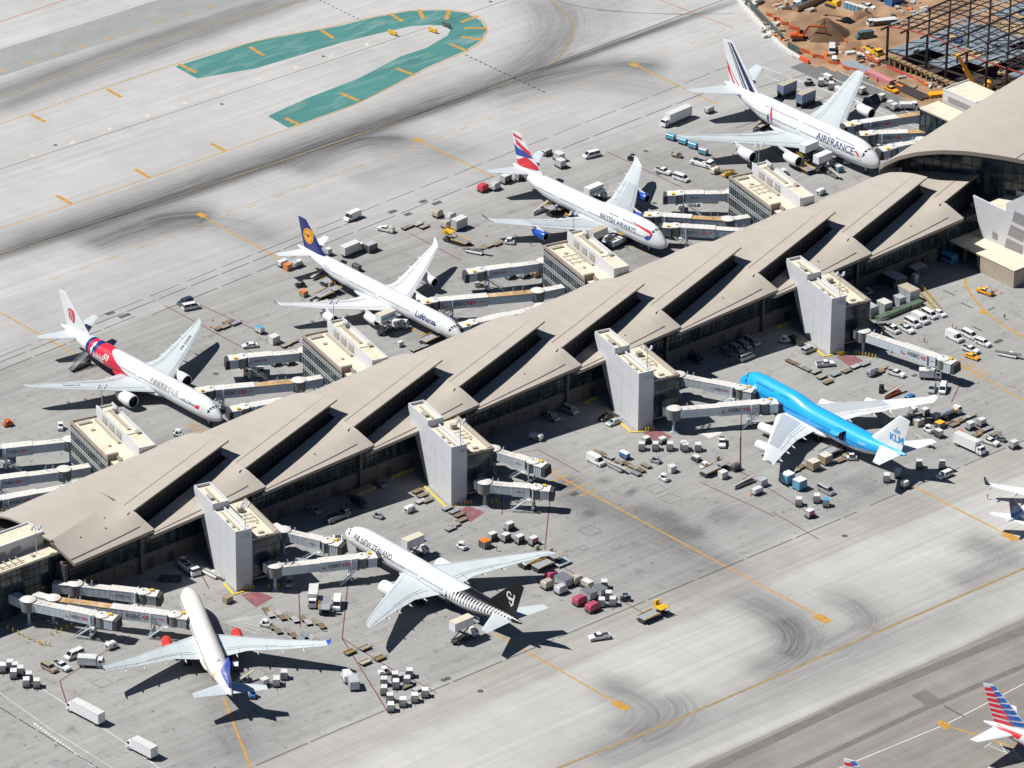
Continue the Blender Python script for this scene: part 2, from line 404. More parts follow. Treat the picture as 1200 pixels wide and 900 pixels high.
# painted markings: thin sheets laid 4 mm apart above the concrete
def worn(name, col, amt=.5):
    return mat(name, col, rough=.75, var=.2, scale=.6, dirt=((.16,.15,.14), amt, .9))
M_yel = worn('yellow_line_paint', (.47,.245,.035), .7); M_yeld = worn('faded_yellow_paint', (.29,.205,.09), .7)
M_yellt = worn('pale_yellow_paint', (.62,.55,.40), .6)
M_blk = worn('black_line_paint', (.028,.026,.028), .3); M_red = worn('red_line_paint', (.16,.035,.05), .4)
M_wht = worn('white_line_paint', (.66,.65,.62), .4); M_grn = mat('green_island_paint', (.050,.185,.170), rough=.8, var=.15, scale=.12, stretch=(.25,1,1), dirt=((.20,.30,.28), .75, .25))
M_pink = mat('faded_red_pavement_paint', (.225,.085,.095), rough=.8, var=.25, scale=.5, dirt=((.25,.2,.18), .6, .4))
M_asp = mat('asphalt_strip', (.145,.145,.140), rough=.9, var=.12, scale=.5)
M_aspl = mat('grey_taxiway_asphalt', (.255,.262,.245), rough=.9, var=.10, scale=.15, dirt=((.33,.33,.31), .4, .2))
def line(mb, pts, w, z=.008, px=True, smooth=False):
    P = [G(*p) if px else Vector((p[0],p[1],0)) for p in pts]
    if smooth:
        for _ in range(3):
            Q = [P[0]]
            for a, b in zip(P, P[1:]): Q += [a.lerp(b,.25), a.lerp(b,.75)]
            P = Q+[P[-1]]
    L = []; R = []
    for i, p in enumerate(P):
        d = (P[min(i+1,len(P)-1)]-P[max(i-1,0)]); d.z = 0; d.normalize(); n = Vector((-d.y,d.x,0))*w/2
        L.append((p.x+n.x,p.y+n.y,z)); R.append((p.x-n.x,p.y-n.y,z))
    grid_mesh(mb, [L, R])
def mark(name, mb, m, z=None):
    o = mb.build(name, m, fix=False); o['kind'] = 'structure'
    for p in o.data.polygons:
        if p.normal.z < 0: p.flip()
    return o
def dashes(mb, p, q, on, off, w, z=.008, phase=0):
    a = G(*p); b = G(*q); d = b-a; L = d.length; d.normalize(); t = phase
    while t < L:
        e = min(t+on, L)
        line(mb, [(a+d*t)[:2], (a+d*e)[:2]], w, z, px=False); t = e+off

m = MB()                                             # stand lead-in lines
line(m, [(0,366),(86,414)], .55); line(m, [(235,252),(330,305)], .55); line(m, [(490,164),(580,208)], .55)
line(m, [(745,76),(840,122)], .55); line(m, [(645,553),(965,725)], .55); line(m, [(580,742),(730,828)], .55)
line(m, [(1070,570),(1177,625)], .55); line(m, [(262,818),(296,905)], .65); line(m, [(1108,850),(1190,876)], .6)
line(m, [(1120,424),(1210,475)], .55)
line(m, [(1131,326),(1133,338),(1146,356),(1162,372),(1200,396),(1240,418)], .7, smooth=True)
for c, s in (((236,252),(3.6,2.2)),((490,164),(3.6,2.2)),((743,76),(3.6,2.2)),((964,725),(5.0,2.8)),((728,827),(5.0,2.8)),((1184,629),(5.0,2.8)),((1152,366),(2.4,2.0))):
    g = G(*c); m.quad((g.x-s[1]/2,g.y-s[0]/2,.013),(g.x+s[1]/2,g.y-s[0]/2,.013),(g.x+s[1]/2,g.y+s[0]/2,.013),(g.x-s[1]/2,g.y+s[0]/2,.013))
for p, q in (((645,553),(690,577)),((1120,424),(1150,440)),((222,562),(222,562))):
    if p == q: continue
    for t in (0, .28, .5, .75, 1.0):
        a = Vector((*p,0)).lerp(Vector((*q,0)), t); g = G(a.x, a.y)
        line(m, [(g.x-3.2,g.y),(g.x+3.2,g.y)], .5, .013, px=False)
for p in ((225,498),(230,502),(238,505),(485,386),(495,390),(745,288),(755,293),(763,296)):
    g = G(*p); line(m, [(g.x-1.6,g.y),(g.x+1.6,g.y)], .7, .013, px=False)
mark('stand_lead_in_line', m, M_yel)
m = MB()                                             # taxiway edge lines of the green island
line(m, [(0,145),(160,90),(205,75),(300,47),(400,29),(440,19),(480,12),(520,11),(548,14),(566,23),(572,35),(566,48),(548,60),(500,80),(420,122),(345,149),(270,175),(120,228),(0,268)], .42, smooth=True)
for p, q in (((36,134),(53,143)),((125,104),(142,114)),((210,75),(230,85)),((293,55),(309,65)),((376,35),(391,45)),((457,16),(472,25)),((491,11),(496,22)),((526,12),(523,23)),((560,19),(540,26)),((570,33),(544,33)),((566,47),(540,43)),((548,60),(527,51)),((486,88),(464,80)),((420,118),(399,109)),((352,147),(334,138)),((264,177),(247,168)),((175,208),(158,198)),((84,239),(66,229))):
    line(m, [p, q], 1.35, .013)
mark('island_edge_line', m, M_yel)
m = MB()
for p in ((38,182),(85,167),(129,151),(173,136),(217,121),(260,107),(303,93),(346,79),(388,66),(430,52)): line(m, [(p[0]-2,p[1]+1),(p[0]+2,p[1]-1)], 1.2, .013)
mark('faded_taxiway_block', m, M_yellt)
m = MB()
line(m, [(-10,119),(120,71),(240,30),(360,0),(400,-12)], .5); line(m, [(600,922),(800,841),(1000,753),(1210,662)], .9, smooth=True)
line(m, [(-20,306),(200,232),(400,165),(520,122),(620,86),(648,74),(665,55),(673,40),(672,28),(662,14),(640,-4)], .5, smooth=True)
mark('taxiway_centre_line', m, M_yeld)
m = MB(); dashes(m, (-5,86), (260,3), 4.0, 6.6, .6, phase=1.2); dashes(m, (60,328), (640,115), 3.4, 7.6, .4); dashes(m, (640,115),(930,5), 3.4, 9.6, .38)
mark('taxiway_dash_line', m, M_yel)
m = MB()
line(m, [(-10,201.5),(150,149),(400,67),(600,-2)], .22); line(m, [(-10,302),(200,232.5),(400,166),(640,78),(830,6),(870,-8)], .34)
line(m, [(700,12),(780,17),(860,16)], .25, smooth=True); line(m, [(640,-3),(680,9),(740,15),(800,17)], .25, smooth=True)
dashes(m, (374,0),(424,24), 1.2, 1.0, .35); dashes(m, (545,64),(640,109), 1.4, 1.0, .5)
mark('pavement_joint_line', m, M_blk)
m = MB()
for a, b in (((0,0),(104,-39)),((900,-140),(900,-139))): pass
dashes(m, (-4,426),(425,255), 11, 1.5, .3); dashes(m, (-4,436),(430,264), 11, 2.2, .3, phase=4) if False else None
dashes(m, (0,434),(160,370), 12, 1.2, .32); dashes(m, (178,369),(430,266), 12, 2.0, .32); dashes(m, (430,266),(720,150), 12, 2.0, .32); dashes(m, (720,150),(900,80), 12, 2.0, .32)
dashes(m, (0,418),(330,285), 12, 2.5, .24); dashes(m, (330,285),(690,142), 12, 2.5, .24); dashes(m, (690,142),(860,75), 12, 2.5, .24)
dashes(m, (404.7,852),(700,728), 17, 1.2, .30); dashes(m, (700,728),(1004,600), 17, 1.2, .30); dashes(m, (1020,592),(1200,516), 17, 1.2, .30)
dashes(m, (300,897),(404,852), 17, 1.2, .30); dashes(m, (0,829),(115,900), 7, 1.0, .3); dashes(m, (860,110),(1010,70), 9, .8, .3); dashes(m, (862,150),(1020,98), 9, .8, .3)
mark('service_road_edge_line', m, M_blk)
m = MB(); line(m, [(0,812),(60,855),(140,905)], .15); line(m, [(0,775),(140,866),(200,910)], .2); line(m, [(972,905),(1110,848),(1210,796)], .28)
line(m, [(895,88),(1000,130),(1090,165)], .25); line(m, [(885,75),(1000,118),(1075,150)], .25)
dashes(m, (40,848),(110,898), .7, .6, .6)
for k in range(9):
    g = G(222,545); line(m, [(g.x+k*2.2, g.y-4),(g.x+k*2.2+3,g.y+6)], .12, px=False)
line(m, [(1158,873),(1205,893)], .2); line(m, [(1153,876),(1162,870)], .2); line(m, [(1172,871),(1180,884)], .2); line(m, [(1184,874),(1196,890)], .2)
for i in range(7): line(m, [(260+i*3,728-i*.4),(300+i*4,742-i*4)], .12)
mark('white_road_line', m, M_wht)
m = MB()                                             # red stand boundary lines
for pl in ([(604,531.5),(631,527),(680,554)],[(193,358),(302,417)],[(218,350),(345,407)],[(712,178),(800,220)],[(644.6,584),(638,648)],[(401,748),(455,835)],[(408,681),(401,748)],[(401,748),(452,780),(512,812)],
           [(868,555),(868,512)],[(869,480),(867,552)],[(820,565),(908,605)],[(868,552),(955,606)],[(1126,448),(1115,472)],[(70,798),(80,830)],[(70,798),(152,745)],[(643,655),(760,722)],
           [(480,273),(540,305)],[(520,265),(560,292)],[(232,665),(245,690)],[(350,690),(352,735)],[(588,577),(588.6,603)],[(905,600),(960,632)]):
    line(m, pl, .32, .012)
mark('red_boundary_line', m, M_red)
m = MB()
for x, y, r in ((769,573,7),(786,584,7),(691,622,7),(683,642,3.5),(1024,619,0),(1082,602,0),(316,785,5),(120,800,6),(690,612,0),(350,688,0)):
    if not r: continue
    g = G(x, y); k = r*.33; line(m, [(g.x-k,g.y-k),(g.x+k,g.y-k),(g.x+k,g.y+k),(g.x-k,g.y+k),(g.x-k,g.y-k)], .16, .011, px=False)
mark('utility_pit_outline', m, M_blk)
m = MB()
for x, y, w_, h_ in ((673,579,2.6,1.8),(660,571,2.6,1.8),(636,567,2.2,1.5),(1072,440,2.0,1.4),(1170,400,3.2,1.6),(1162,362,3.0,.6),(1112,343,.5,5),(1133,358,.5,5),(1145,385,.5,4)):
    g = G(x, y); m.quad((g.x-w_/2,g.y-h_/2,.010),(g.x+w_/2,g.y-h_/2,.010),(g.x+w_/2,g.y+h_/2,.010),(g.x-w_/2,g.y+h_/2,.010))
mark('tarred_patch', m, mat('tar_patch', (.075,.07,.065), rough=.9, var=.2))
m = MB(); g = G(834,508); m.quad((g.x-2.6,g.y-1.8,.010),(g.x+2.6,g.y-1.8,.010),(g.x+2.6,g.y+1.8,.010),(g.x-2.6,g.y+1.8,.010)); mark('pale_repair_patch', m, mat('pale_patch', (.58,.55,.52), rough=.9))
m = MB()
for pts in ([(282,697),(300,692),(321,700),(300,712)],[(532,606),(547,592),(568,600),(552,612)],[(752,506),(775,505),(788,512),(770,520)],[(980,418),(1000,416),(1012,423),(996,430)],[(630,336),(640,330),(648,334),(640,340)],[(84,540),(92,534),(99,539),(92,545)]):
    m.quad(*[(*G(*p)[:2], .009) for p in pts])
mark('red_painted_pavement', m, M_pink)
m = MB()                                             # green painted island, a closed ring
out = [(205,78),(300,48),(400,30),(440,20),(480,13),(520,12),(546,15),(563,24),(570,35),(564,47),(546,59),(500,79),(420,121),(338,150),(314,136)]
inn = [(231,92),(300,80),(400,50),(440,40),(480,31),(505,29),(520,30),(528,35),(524,42),(505,53),(500,56),(470,66),(420,92),(360,115),(314,136)]
grid_mesh(m, [[(*G(*p)[:2], .006) for p in out], [(*G(*p)[:2], .006) for p in inn]])
mark('green_painted_island', m, M_grn)
m = MB(); m.quad(*[(*G(*p)[:2], .005) for p in [(-40,70),(100,27),(250,-22),(250,-40),(330,-40),(270,3),(130,50),(-40,106)][0:2]+[(190,-2),(290,-2)]+[(130,48),(-40,102)]])
mark('grey_taxiway_strip', m, M_aspl)
m = MB(); m.quad(*[(*G(*p)[:2], .0055) for p in [(1068,815),(1085,808),(1105,822),(1088,830)]])
line(m, [(830,902),(1000,822),(1210,734)], 3.2, .005)
line(m, [(925,905),(1080,832),(1210,776)], 2.0, .005)
mark('dark_patched_strip', m, mat('patched_asphalt', (.150,.138,.128), rough=.9, var=.15, scale=.3))
m = MB(); g = G(1110,851); Z = .013
m.quad(*[(*G(*p)[:2], Z) for p in [(1097,846),(1103,844),(1114,849),(1110,855),(1105,854)]])
mark('gate_number_box', m, M_yel)
m = MB(); line(m, [(-5,27),(85,-3)], .35); line(m, [(760,-5),(860,33)], .3)
mark('red_taxiway_line', m, worn('red_edge_paint', (.42,.05,.05), .3))
m = MB()
for p in ((65,170),(260,122),(379,66),(575,2)): g = G(*p); m.add([(g.x+.7*math.cos(i),g.y+.7*math.sin(i),.01) for i in [k*.785 for k in range(8)]], [tuple(range(8))])
for p, w_ in (((129,367),3),((146,370),4),((460,248),3),((512,238),3.5),((478,251),2.6),((496,236),2.6)):
    g = G(*p); m.quad((g.x-w_/2,g.y-.9,.01),(g.x+w_/2,g.y-.9,.01),(g.x+w_/2,g.y+.9,.01),(g.x-w_/2,g.y+.9,.01))
for p in ((253,438),(757,177),(772,204),(767,238),(563,810),(525,795),(990,628),(520,797)): g = G(*p); m.add([(g.x+.9*math.cos(i),g.y+.9*math.sin(i),.012) for i in [k*.785 for k in range(8)]], [tuple(range(8))])
line(m, [(1106,827),(1130,840)], .55, .014)
mark('drain_cover', m, mat('drain_iron', (.09,.09,.09), rough=.8, var=.3, scale=2))
# ================================================================ TERMINAL
M_roof = mat('beige_metal_roof', (.405,.360,.308), rough=.5, metal=.0, var=.045, scale=.4, stretch=(1,.2,1), dirt=((.33,.29,.24), .28, .3), spec=.35)
M_edge = mat('dark_roof_trim', (.11,.095,.085), rough=.6)
M_fascia = mat('roof_fascia', (.26,.225,.19), rough=.6)
M_wall = mat('grey_concrete_wall', (.125,.108,.10), rough=.85, var=.1, scale=.4, dirt=((.2,.17,.15), .3, .5))
M_white = mat('off_white_panel', (.56,.57,.59), rough=.55, var=.03, scale=.25, dirt=((.40,.38,.35), .35, .22))
M_cream = mat('cream_roof_membrane', (.66,.58,.45), rough=.8, var=.08, scale=.5, dirt=((.42,.33,.22), .5, .35))
def pane_glass(name, lo, hi, cell, rough=.15):
    m = bpy.data.materials.new(name); m.use_nodes = True; nt = m.node_tree; b = nt.nodes['Principled BSDF']; b.inputs['Roughness'].default_value = rough
    co = node(nt, 'ShaderNodeTexCoord').outputs['Object']
    sc = nt.nodes.new('ShaderNodeVectorMath'); sc.operation = 'DIVIDE'; nt.links.new(co, sc.inputs[0]); sc.inputs[1].default_value = cell
    fl = nt.nodes.new('ShaderNodeVectorMath'); fl.operation = 'FLOOR'; nt.links.new(sc.outputs[0], fl.inputs[0])
    wn_ = nt.nodes.new('ShaderNodeTexWhiteNoise'); nt.links.new(fl.outputs[0], wn_.inputs['Vector'])
    f = math_n(nt, 'MULTIPLY', math_n(nt, 'POWER', wn_.outputs['Value'], 2.5), maprange(nt, noise(nt, co, .12, 3), .35, .65, .3, 1.3))
    nt.links.new(mixc(nt, f, lo, hi), b.inputs['Base Color']); return m
M_glass = pane_glass('dark_facade_glass', (.010,.020,.028), (.06,.10,.115), (1.35,1.35,3.1))
M_glass2 = mat('blue_clerestory_glass', (.006,.010,.020), rough=.35, var=.4, scale=.8, spec=.2)
M_mull = mat('pale_mullion_metal', (.42,.43,.42), rough=.45)
M_mulld = mat('dark_mullion_metal', (.03,.033,.038), rough=.5)
M_coping = mat('brown_coping', (.30,.245,.205), rough=.6)
M_louvre = mat('tan_louvre', (.36,.33,.28), rough=.7)
M_steelg = mat('galvanised_steel', (.42,.44,.46), rough=.45, metal=.3)
P0 = 38.3
term = empty('terminal_concourse', (20, 10, 0)); bpy.context.view_layer.update()
tag(term, 'long terminal concourse with overlapping curved beige roof shells running across the photo', 'terminal')
TI = Matrix.Translation((-20,-10,0))
def tbuild(mb, name, m, parent=None, **k):
    o = mb.build(name, m, parent or term, **k); o.matrix_parent_inverse = TI if (parent is None or parent is term) else Matrix.Identity(4); return o
# one roof shell, profile points in local u (relative to the module origin U=38.3k), v, z
SOUTH = [(-24.1,-5,19.5),(-23.7,-.5,19.2),(-23.3,3.9,18.8),(-24,9,19.2),(-24.5,14,18.8),(-25,19,17.9),(-25,23,16.3),(-25.5,26,14.6),(-26,27.2,13.6)]
NORTH = [(15.8,4.0,24),(15.2,9.8,23.4),(14.4,14,22.5),(13.8,18,21.2),(13.4,21.1,19.6),(12.6,23.6,18.0),(10.5,25.3,16.8),(7.4,26.3,15.7),(1.0,27.4,14.8)]
def resample(P, n):
    d = [0]
    for a, b in zip(P, P[1:]): d.append(d[-1]+(Vector(b)-Vector(a)).length)
    out = []
    for i in range(n):
        t = d[-1]*i/(n-1)
        j = max(k for k in range(len(d)) if d[k] <= t+1e-9); j = min(j, len(P)-2)
        out.append(lerp(P[j], P[j+1], (t-d[j])/(d[j+1]-d[j])))
    return out
S_ = resample(SOUTH, 15); N_ = resample(NORTH, 15)
def shell(U, cut=1.0, start=0.0):
    return [[(p[0]+U, p[1], p[2]) for p in (lerp(S_[j], N_[j], start+(cut-start)*i/12) for j in range(15))] for i in range(13)]
def petal(U, a0=0.0):
    LTp, RTp = (-60.4,-9.9,13.0), (-22.4,-11.9,16.0); W0, W1 = (-62.3,-5.0,12.7), (-23.3,3.9,18.8); Lp = (-24.1,-5,19.5)
    G_ = []
    for i in range(11):
        a = a0+(1-a0)*i/10; e = lerp(LTp, RTp, a); w = lerp(W0, W1, a); row = []
        for j in range(9):
            b = j/8; p = lerp(e, w, b)
            mid = lerp(RTp, Lp, b/.45) if b < .45 else lerp(Lp, W1, (b-.45)/.55)
            base = lerp(RTp, W1, b); k = a**5
            p = tuple(p[q]+(mid[q]-base[q])*k for q in range(3)); row.append((p[0]+U, p[1], p[2]))
        G_.append(row)
    return G_
def thick(mb, P, t=.55, kt=0, ke=1):
    """top sheet, edge band all round and underside"""
    mb.mi(kt); grid_mesh(mb, P); mb.mi(ke); n, m_ = len(P), len(P[0])
    loop = [P[i][0] for i in range(n)]+[P[n-1][j] for j in range(1,m_)]+[P[i][m_-1] for i in range(n-2,-1,-1)]+[P[0][j] for j in range(m_-2,0,-1)]
    lo = [(p[0],p[1],p[2]-t) for p in loop]; k = len(loop)
    mb.add(loop+lo, [(i,(i+1)%k,(i+1)%k+k,i+k) for i in range(k)])
    grid_mesh(mb, [[(p[0],p[1],p[2]-t) for p in r] for r in P])
def seam(mb, pts, w=.22, up=.05, h=.06):
    for a, b in zip(pts, pts[1:]): mb.bar((a[0],a[1],a[2]+up), (b[0],b[1],b[2]+up), w, h)
for k in range(-3, 7):
    U = P0*k
    if k < 6:
        cut = .70 if k == 5 else 1.0
        P = shell(U, cut)
        mb = MB(); thick(mb, P)
        sh = tbuild(mb, 'roof_shell', [M_roof, M_fascia], smooth=35)
        mb = MB(); seam(mb, [lerp(P[i][0], P[i][3], .62) for i in range(len(P))])
        tbuild(mb, 'roof_seam', M_edge, sh, fix=True)
        # dark clerestory under the raised edge
        mb = MB(); zb = 11.5; a, b = P[0][0], lerp(P[0][0], P[-1][0], .93 if k < 5 else 1)
        off = .45
        mb.mi(0).quad((a[0]-2,a[1]+off-.3,zb),(b[0]-.3,b[1]+off,zb),(b[0]-.3,b[1]+off,b[2]-.5),(a[0]-2,a[1]+off-.3,a[2]-.5))
        mb.mi(1)
        for f in (.35,.62,.86):
            za = zb+(a[2]-zb)*f; zc = zb+(b[2]-zb)*f; mb.bar((a[0],a[1]+off-.15,za),(b[0]-.3,b[1]+off-.15,zc),.14,.16)
        n = 20
        for i in range(n+1):
            p = lerp(a, b, i/n); mb.bar((p[0],p[1]+off-.12,zb),(p[0],p[1]+off-.12,p[2]-.55),.10,.10)
        tbuild(mb, 'clerestory', [M_glass2, mat('clerestory_frame', (.014,.018,.026), rough=.5)], fix=False)
    if k < 6:
        P = petal(U, .32 if k == -3 else 0.0)
        if k == -3: P = [[(p[0], p[1], p[2]+(5.0*(1-(.32+.68*i/10))*j/8)) for j, p in enumerate(r)] for i, r in enumerate(P)]
        mb = MB(); thick(mb, P, .9)
        pt = tbuild(mb, 'roof_petal', [M_roof, M_fascia], smooth=35)
        mb = MB(); seam(mb, [lerp(P[i][1], P[i][2], .28) for i in range(0, 10)], .3, up=.08)
        for q in ((3,5),(6,4),(7,6)): c = P[q[0]][q[1]]; mb.tube((c[0],c[1],c[2]),(c[0],c[1],c[2]+.25),.2)
        tbuild(mb, 'roof_seam', M_edge, pt)
rows = []
for i in range(9):
    u = -164.5+(-P0*3-24.1+164.5)*i/8; a_ = (u+177.2)/39; vw = -5+8.9*a_; zw = 12.7+6.1*a_+5.0*(1-a_)
    rows.append(resample([(u, vw, zw)]+[(u+(q[0]+24.1)*i/8, q[1], q[2]-(1-i/8)*1.2) for q in SOUTH if q[1] > vw+2.5], 9))
mb = MB(); thick(mb, rows)
sh = tbuild(mb, 'roof_shell', [M_roof, M_fascia], smooth=35)
# body of the concourse: walls below the eaves
U0, U1 = -163, 196
def wall_panels(name, u0, u1, v, z0, z1, dv, n, parts):
    for i in range(n):
        a = u0+(u1-u0)*i/n; b = u0+(u1-u0)*(i+1)/n
        mb = MB(); mb.box(a+.06,b-.06,v-dv/2,v+dv/2,z0,z1); parts.append(tbuild(mb, 'wall_panel', M_wall))
parts = []
mb = MB(); mb.box(U0,U1,-4.6,26,0,11.5); tbuild(mb, 'core_wall', M_wall)
for k in range(-4, 5):
    a = P0*k-22.4+.4; b = a+P0-.8
    a = max(a, U0); b = min(b, U1)
    if k < 4:
        wall_panels('wall_panel', a, b, -5.0, .0, 5.2, .5, 6, parts)
    # strip windows
    mb = MB(); mb.mi(0).box(a,b,-5.4,-5.05,5.3,9.6); mb.mi(1)
    n = max(2, int((b-a)/1.6))
    for i in range(n+1):
        u = a+(b-a)*i/n; mb.box(u-.06,u+.06,-5.55,-5.4,5.3,9.6)
    for z in (5.3,6.9,8.5,9.6): mb.box(a,b,-5.58,-5.41,z-.07,z+.07)
    tbuild(mb, 'window_band', [M_glass, M_mulld])
    mb = MB(); mb.box(a,b,-5.5,-4.7,9.8,12.2); tbuild(mb, 'spandrel', mat('dark_spandrel', (.05,.045,.042), rough=.7))
    mb = MB(); mb.box(a-.9,a-.1,-6.3,-4.6,0,12.6); tbuild(mb, 'pier', M_wall)
    for du, w_, z_ in ((9,2.2,3.0),(22,1.0,1.2),(28,2.4,3.4)):
        mb = MB(); z0 = 0 if z_ > 2 else 2.2; mb.box(a+du,a+du+w_,-5.32,-5.27,z0,z0+z_); tbuild(mb, 'service_door', mat('dark_door', (.05,.05,.055), rough=.6))
mb = MB(); mb.mi(0).quad((166,-5.15,0),(196,-5.15,0),(196,-5.15,11.4),(166,-5.15,11.4)); mb.mi(1)
for i in range(20): mb.bar((166+i*1.55,-5.22,0),(166+i*1.55,-5.22,11.4),.1,.1)
for z in (2.5,5,7.5,10): mb.bar((166,-5.24,z),(196,-5.24,z),.12,.14)
tbuild(mb, 'curtain_wall', [M_glass, M_mulld], fix=False)
# west wall
mb = MB(); mb.mi(0).box(U0,U1,26.1,26.4,4,12.5); mb.mi(1)
for i in range(120): u = U0+(U1-U0)*i/119; mb.box(u-.06,u+.06,26.4,26.55,4,12.5)
tbuild(mb, 'west_window_band', [M_glass, M_mulld])
for k in range(-3, 6):   # end gables closing the shells seen from the east
    mb = MB(); U = P0*k
    pr = [(p[1],p[2]-.5) for p in SOUTH[::-1]]
    mb.prism([(26,11.5)]+pr[1:]+[(-4.4,11.5)], U-24.2, U-23.6, 'x'); tbuild(mb, 'gable', M_glass2)
# left end wall
mb = MB(); mb.mi(0).box(-164.2,-163.2,-7.5,0,0,12.2); tbuild(mb, 'end_wall', mat('dark_spandrel', (.05,.045,.042)))

# ---- gate towers and lounges, in a frame turned 13.3 degrees off the concourse
ANG = math.radians(76.7)
def frame(base, name):
    # local x = along the wall away from the corner (s), local y = -t ; t to the right
    e = empty(name, (base[0], base[1], 0), ANG); return e
def T_(s, t): return (s, -t)
def tbox(mb, s0, s1, t0, t1, z0, z1): mb.box(s0, s1, -t1, -t0, z0, z1)
def curtain(mb, s0, s1, t0, t1, z0, z1, ns, rows, kg=0, km=1, side=-1):
    """glass wall between two plan points with mullions standing proud on one side"""
    a = Vector((s0,-t0,0)); b = Vector((s1,-t1,0)); d = (b-a).normalized(); n = Vector((-d.y,d.x,0))*side
    mb.mi(kg).add([(a.x,a.y,z0),(b.x,b.y,z0),(b.x,b.y,z1),(a.x,a.y,z1)], [(0,1,2,3)])
    mb.mi(km)
    for i in range(ns+1):
        p = a.lerp(b, i/ns)+n*.05; mb.bar((p.x,p.y,z0),(p.x,p.y,z1),.10,.12)
    for i, z in enumerate(rows):
        p = a+n*.07; q = b+n*.07; mb.bar((p.x,p.y,z),(q.x,q.y,z),.14,.16 if i%2 else .24)
def digits(root, txt, pos, size):
    f = Flat().text(txt, size); f.wrap('gate_number', mat('grey_lettering', (.30,.30,.31), rough=.6), lambda a,b,l: (pos[0]-.06-l, pos[1]+(-a), pos[2]+b), root, cut=0)
M_pipe = mat('roof_pipe', (.40,.36,.30), rough=.6)
def light_mast(parent_name, loc, h, label, up=0):
    e = empty('floodlight_mast', loc); tag(e, label, 'light mast', 'floodlight masts on the gate building roofs')
    mb = MB(); mb.tube((0,0,0),(0,0,h),.13,.08); mb.build('pole', M_steelg, e)
    mb = MB(); mb.bar((-1.6,0,h),(1.6,0,h),.1,.1).bar((0,-1.2,h+.1),(0,1.2,h+.1),.1,.1); mb.build('crossarm', M_steelg, e)
    lm = MB(); lm.box(-.38,.38,-.3,.3,-.18,.25,taper=(-.25,.25,-.2,.2)); me = lm.mesh('floodlight', mat('lamp_housing', (.62,.64,.66), rough=.4))
    for x, y in ((-1.5,0),(1.5,0),(0,-1.1),(0,1.1),(-.8,.6),(.8,-.6)): piece('floodlight', me, e, (x,y,h+.25), x)
def east_tower(base, i, label, num):
    e = frame(base, 'gate_tower'); tag(e, label, 'gate building', 'white gate towers on the near side of the concourse')
    mb = MB()                                    # white slab wall with leaning back edge
    prof = [(0,0),(14.8,0),(25.9,17.6),(26.5,19.0),(14.2,19.0),(14.2,17.6),(0,17.6)]
    mb.prism(prof, -4.8, 0, 'y'); mb.build('wall', M_white, e)
    # panel joints as thin recess strips, parapets
    mb = MB()
    for t0, t1 in ((.0,.35),(4.45,4.8)): tbox(mb,0,14.0,t0,t1,17.62,18.15)
    tbox(mb,0,.35,.36,4.44,17.62,18.15)
    for t0, t1 in ((.0,.35),(4.45,4.8)): tbox(mb,14.2,26.3,t0,t1,19.02,19.9)
    tbox(mb,14.2,14.55,.36,4.44,19.02,19.9); tbox(mb,25.95,26.3,.36,4.44,19.02,19.9)
    tbox(mb,.4,13.8,2.95,3.3,17.62,18.5)
    mb.build('parapet', M_white, e)
    mb = MB(); tbox(mb,.36,13.9,.36,2.94,17.61,17.68); tbox(mb,.36,13.9,3.31,4.44,17.61,17.68); tbox(mb,14.56,25.9,.36,4.44,19.02,19.08); mb.build('roof_deck', M_cream, e)
    mb = MB(); tbox(mb,1.5,12.5,1.5,2.0,17.7,17.95); tbox(mb,16,24,2.2,2.7,19.1,19.5); tbox(mb,17.5,20,.8,1.8,19.1,19.9); tbox(mb,3,4,.7,1.2,17.7,18.1); tbox(mb,6.5,7.3,.6,1.0,17.7,18.3); mb.build('roof_duct', M_pipe, e)
    mb = MB(); mb.mi(0)
    for z in (4.4,8.8,13.2): tbox(mb,-.02,.0,0.02,4.78,z-.02,z+.02)
    for s in (4.9,9.8): mb.prism([(s,.05),(s+.05,.05),(s+.05,17.5),(s,17.5)], .0, .015, 'y')
    mb.build('panel_joint', mat('panel_joint_dark', (.40,.39,.38), rough=.8), e)
    # glazed lounge box raised on a plinth
    mb = MB(); tbox(mb,.9,22,4.85,12.9,2.9,14.2); tbox(mb,4,20,5.6,12.2,0,2.9); mb.build('lounge_wall', mat('lounge_dark_wall', (.09,.09,.09), rough=.7), e)
    mb = MB(); curtain(mb, .3,.3,5.0,13.2, 2.9,14.3, 9, [3.0,5.2,8.0,9.0,11.6,13.9], side=1); curtain(mb, .3,21,13.2,13.2, 2.9,14.3, 12, [3.0,5.2,8.0,11.6,13.9], side=-1)
    mb.build('glass_wall', [M_glass, M_mulld], e)
    mb = MB(); tbox(mb,.0,.7,5.0,13.4,14.3,14.95); tbox(mb,.72,22,12.85,13.4,14.3,14.95); tbox(mb,.0,.7,4.86,5.0,2.6,14.95); tbox(mb,-.1,.8,5.0,13.4,2.5,2.9); mb.build('coping', M_coping, e)
    mb = MB(); tbox(mb,.72,22,4.86,12.84,14.21,14.45); mb.build('roof_deck', M_cream, e)
    mb = MB(); tbox(mb,1.4,19,5.1,5.6,14.5,15.8); tbox(mb,2.4,3.3,8,9.6,14.5,14.9); tbox(mb,6,6.6,7.5,9,14.5,14.7); tbox(mb,8,9.6,10,10.4,14.5,14.8)
    for s in (9.5,11.5,13.5): mb.bar((s,-7.2,14.7),(s,-11.2,14.7),.18,.12)
    for t in (7.4,9.2,11.0): mb.bar((9,-t,14.72),(14.2,-t,14.72),.18,.12)
    tbox(mb,15.5,16.8,8.2,9.8,14.5,15.9); tbox(mb,.9,21,11.9,12.84,14.46,15.1)
    mb.build('roof_duct', M_pipe, e)
    digits(e, num, (0,-3.2,16.4), 1.5)
    q = e.matrix_basis @ Vector((2.2,-3.9,17.6))
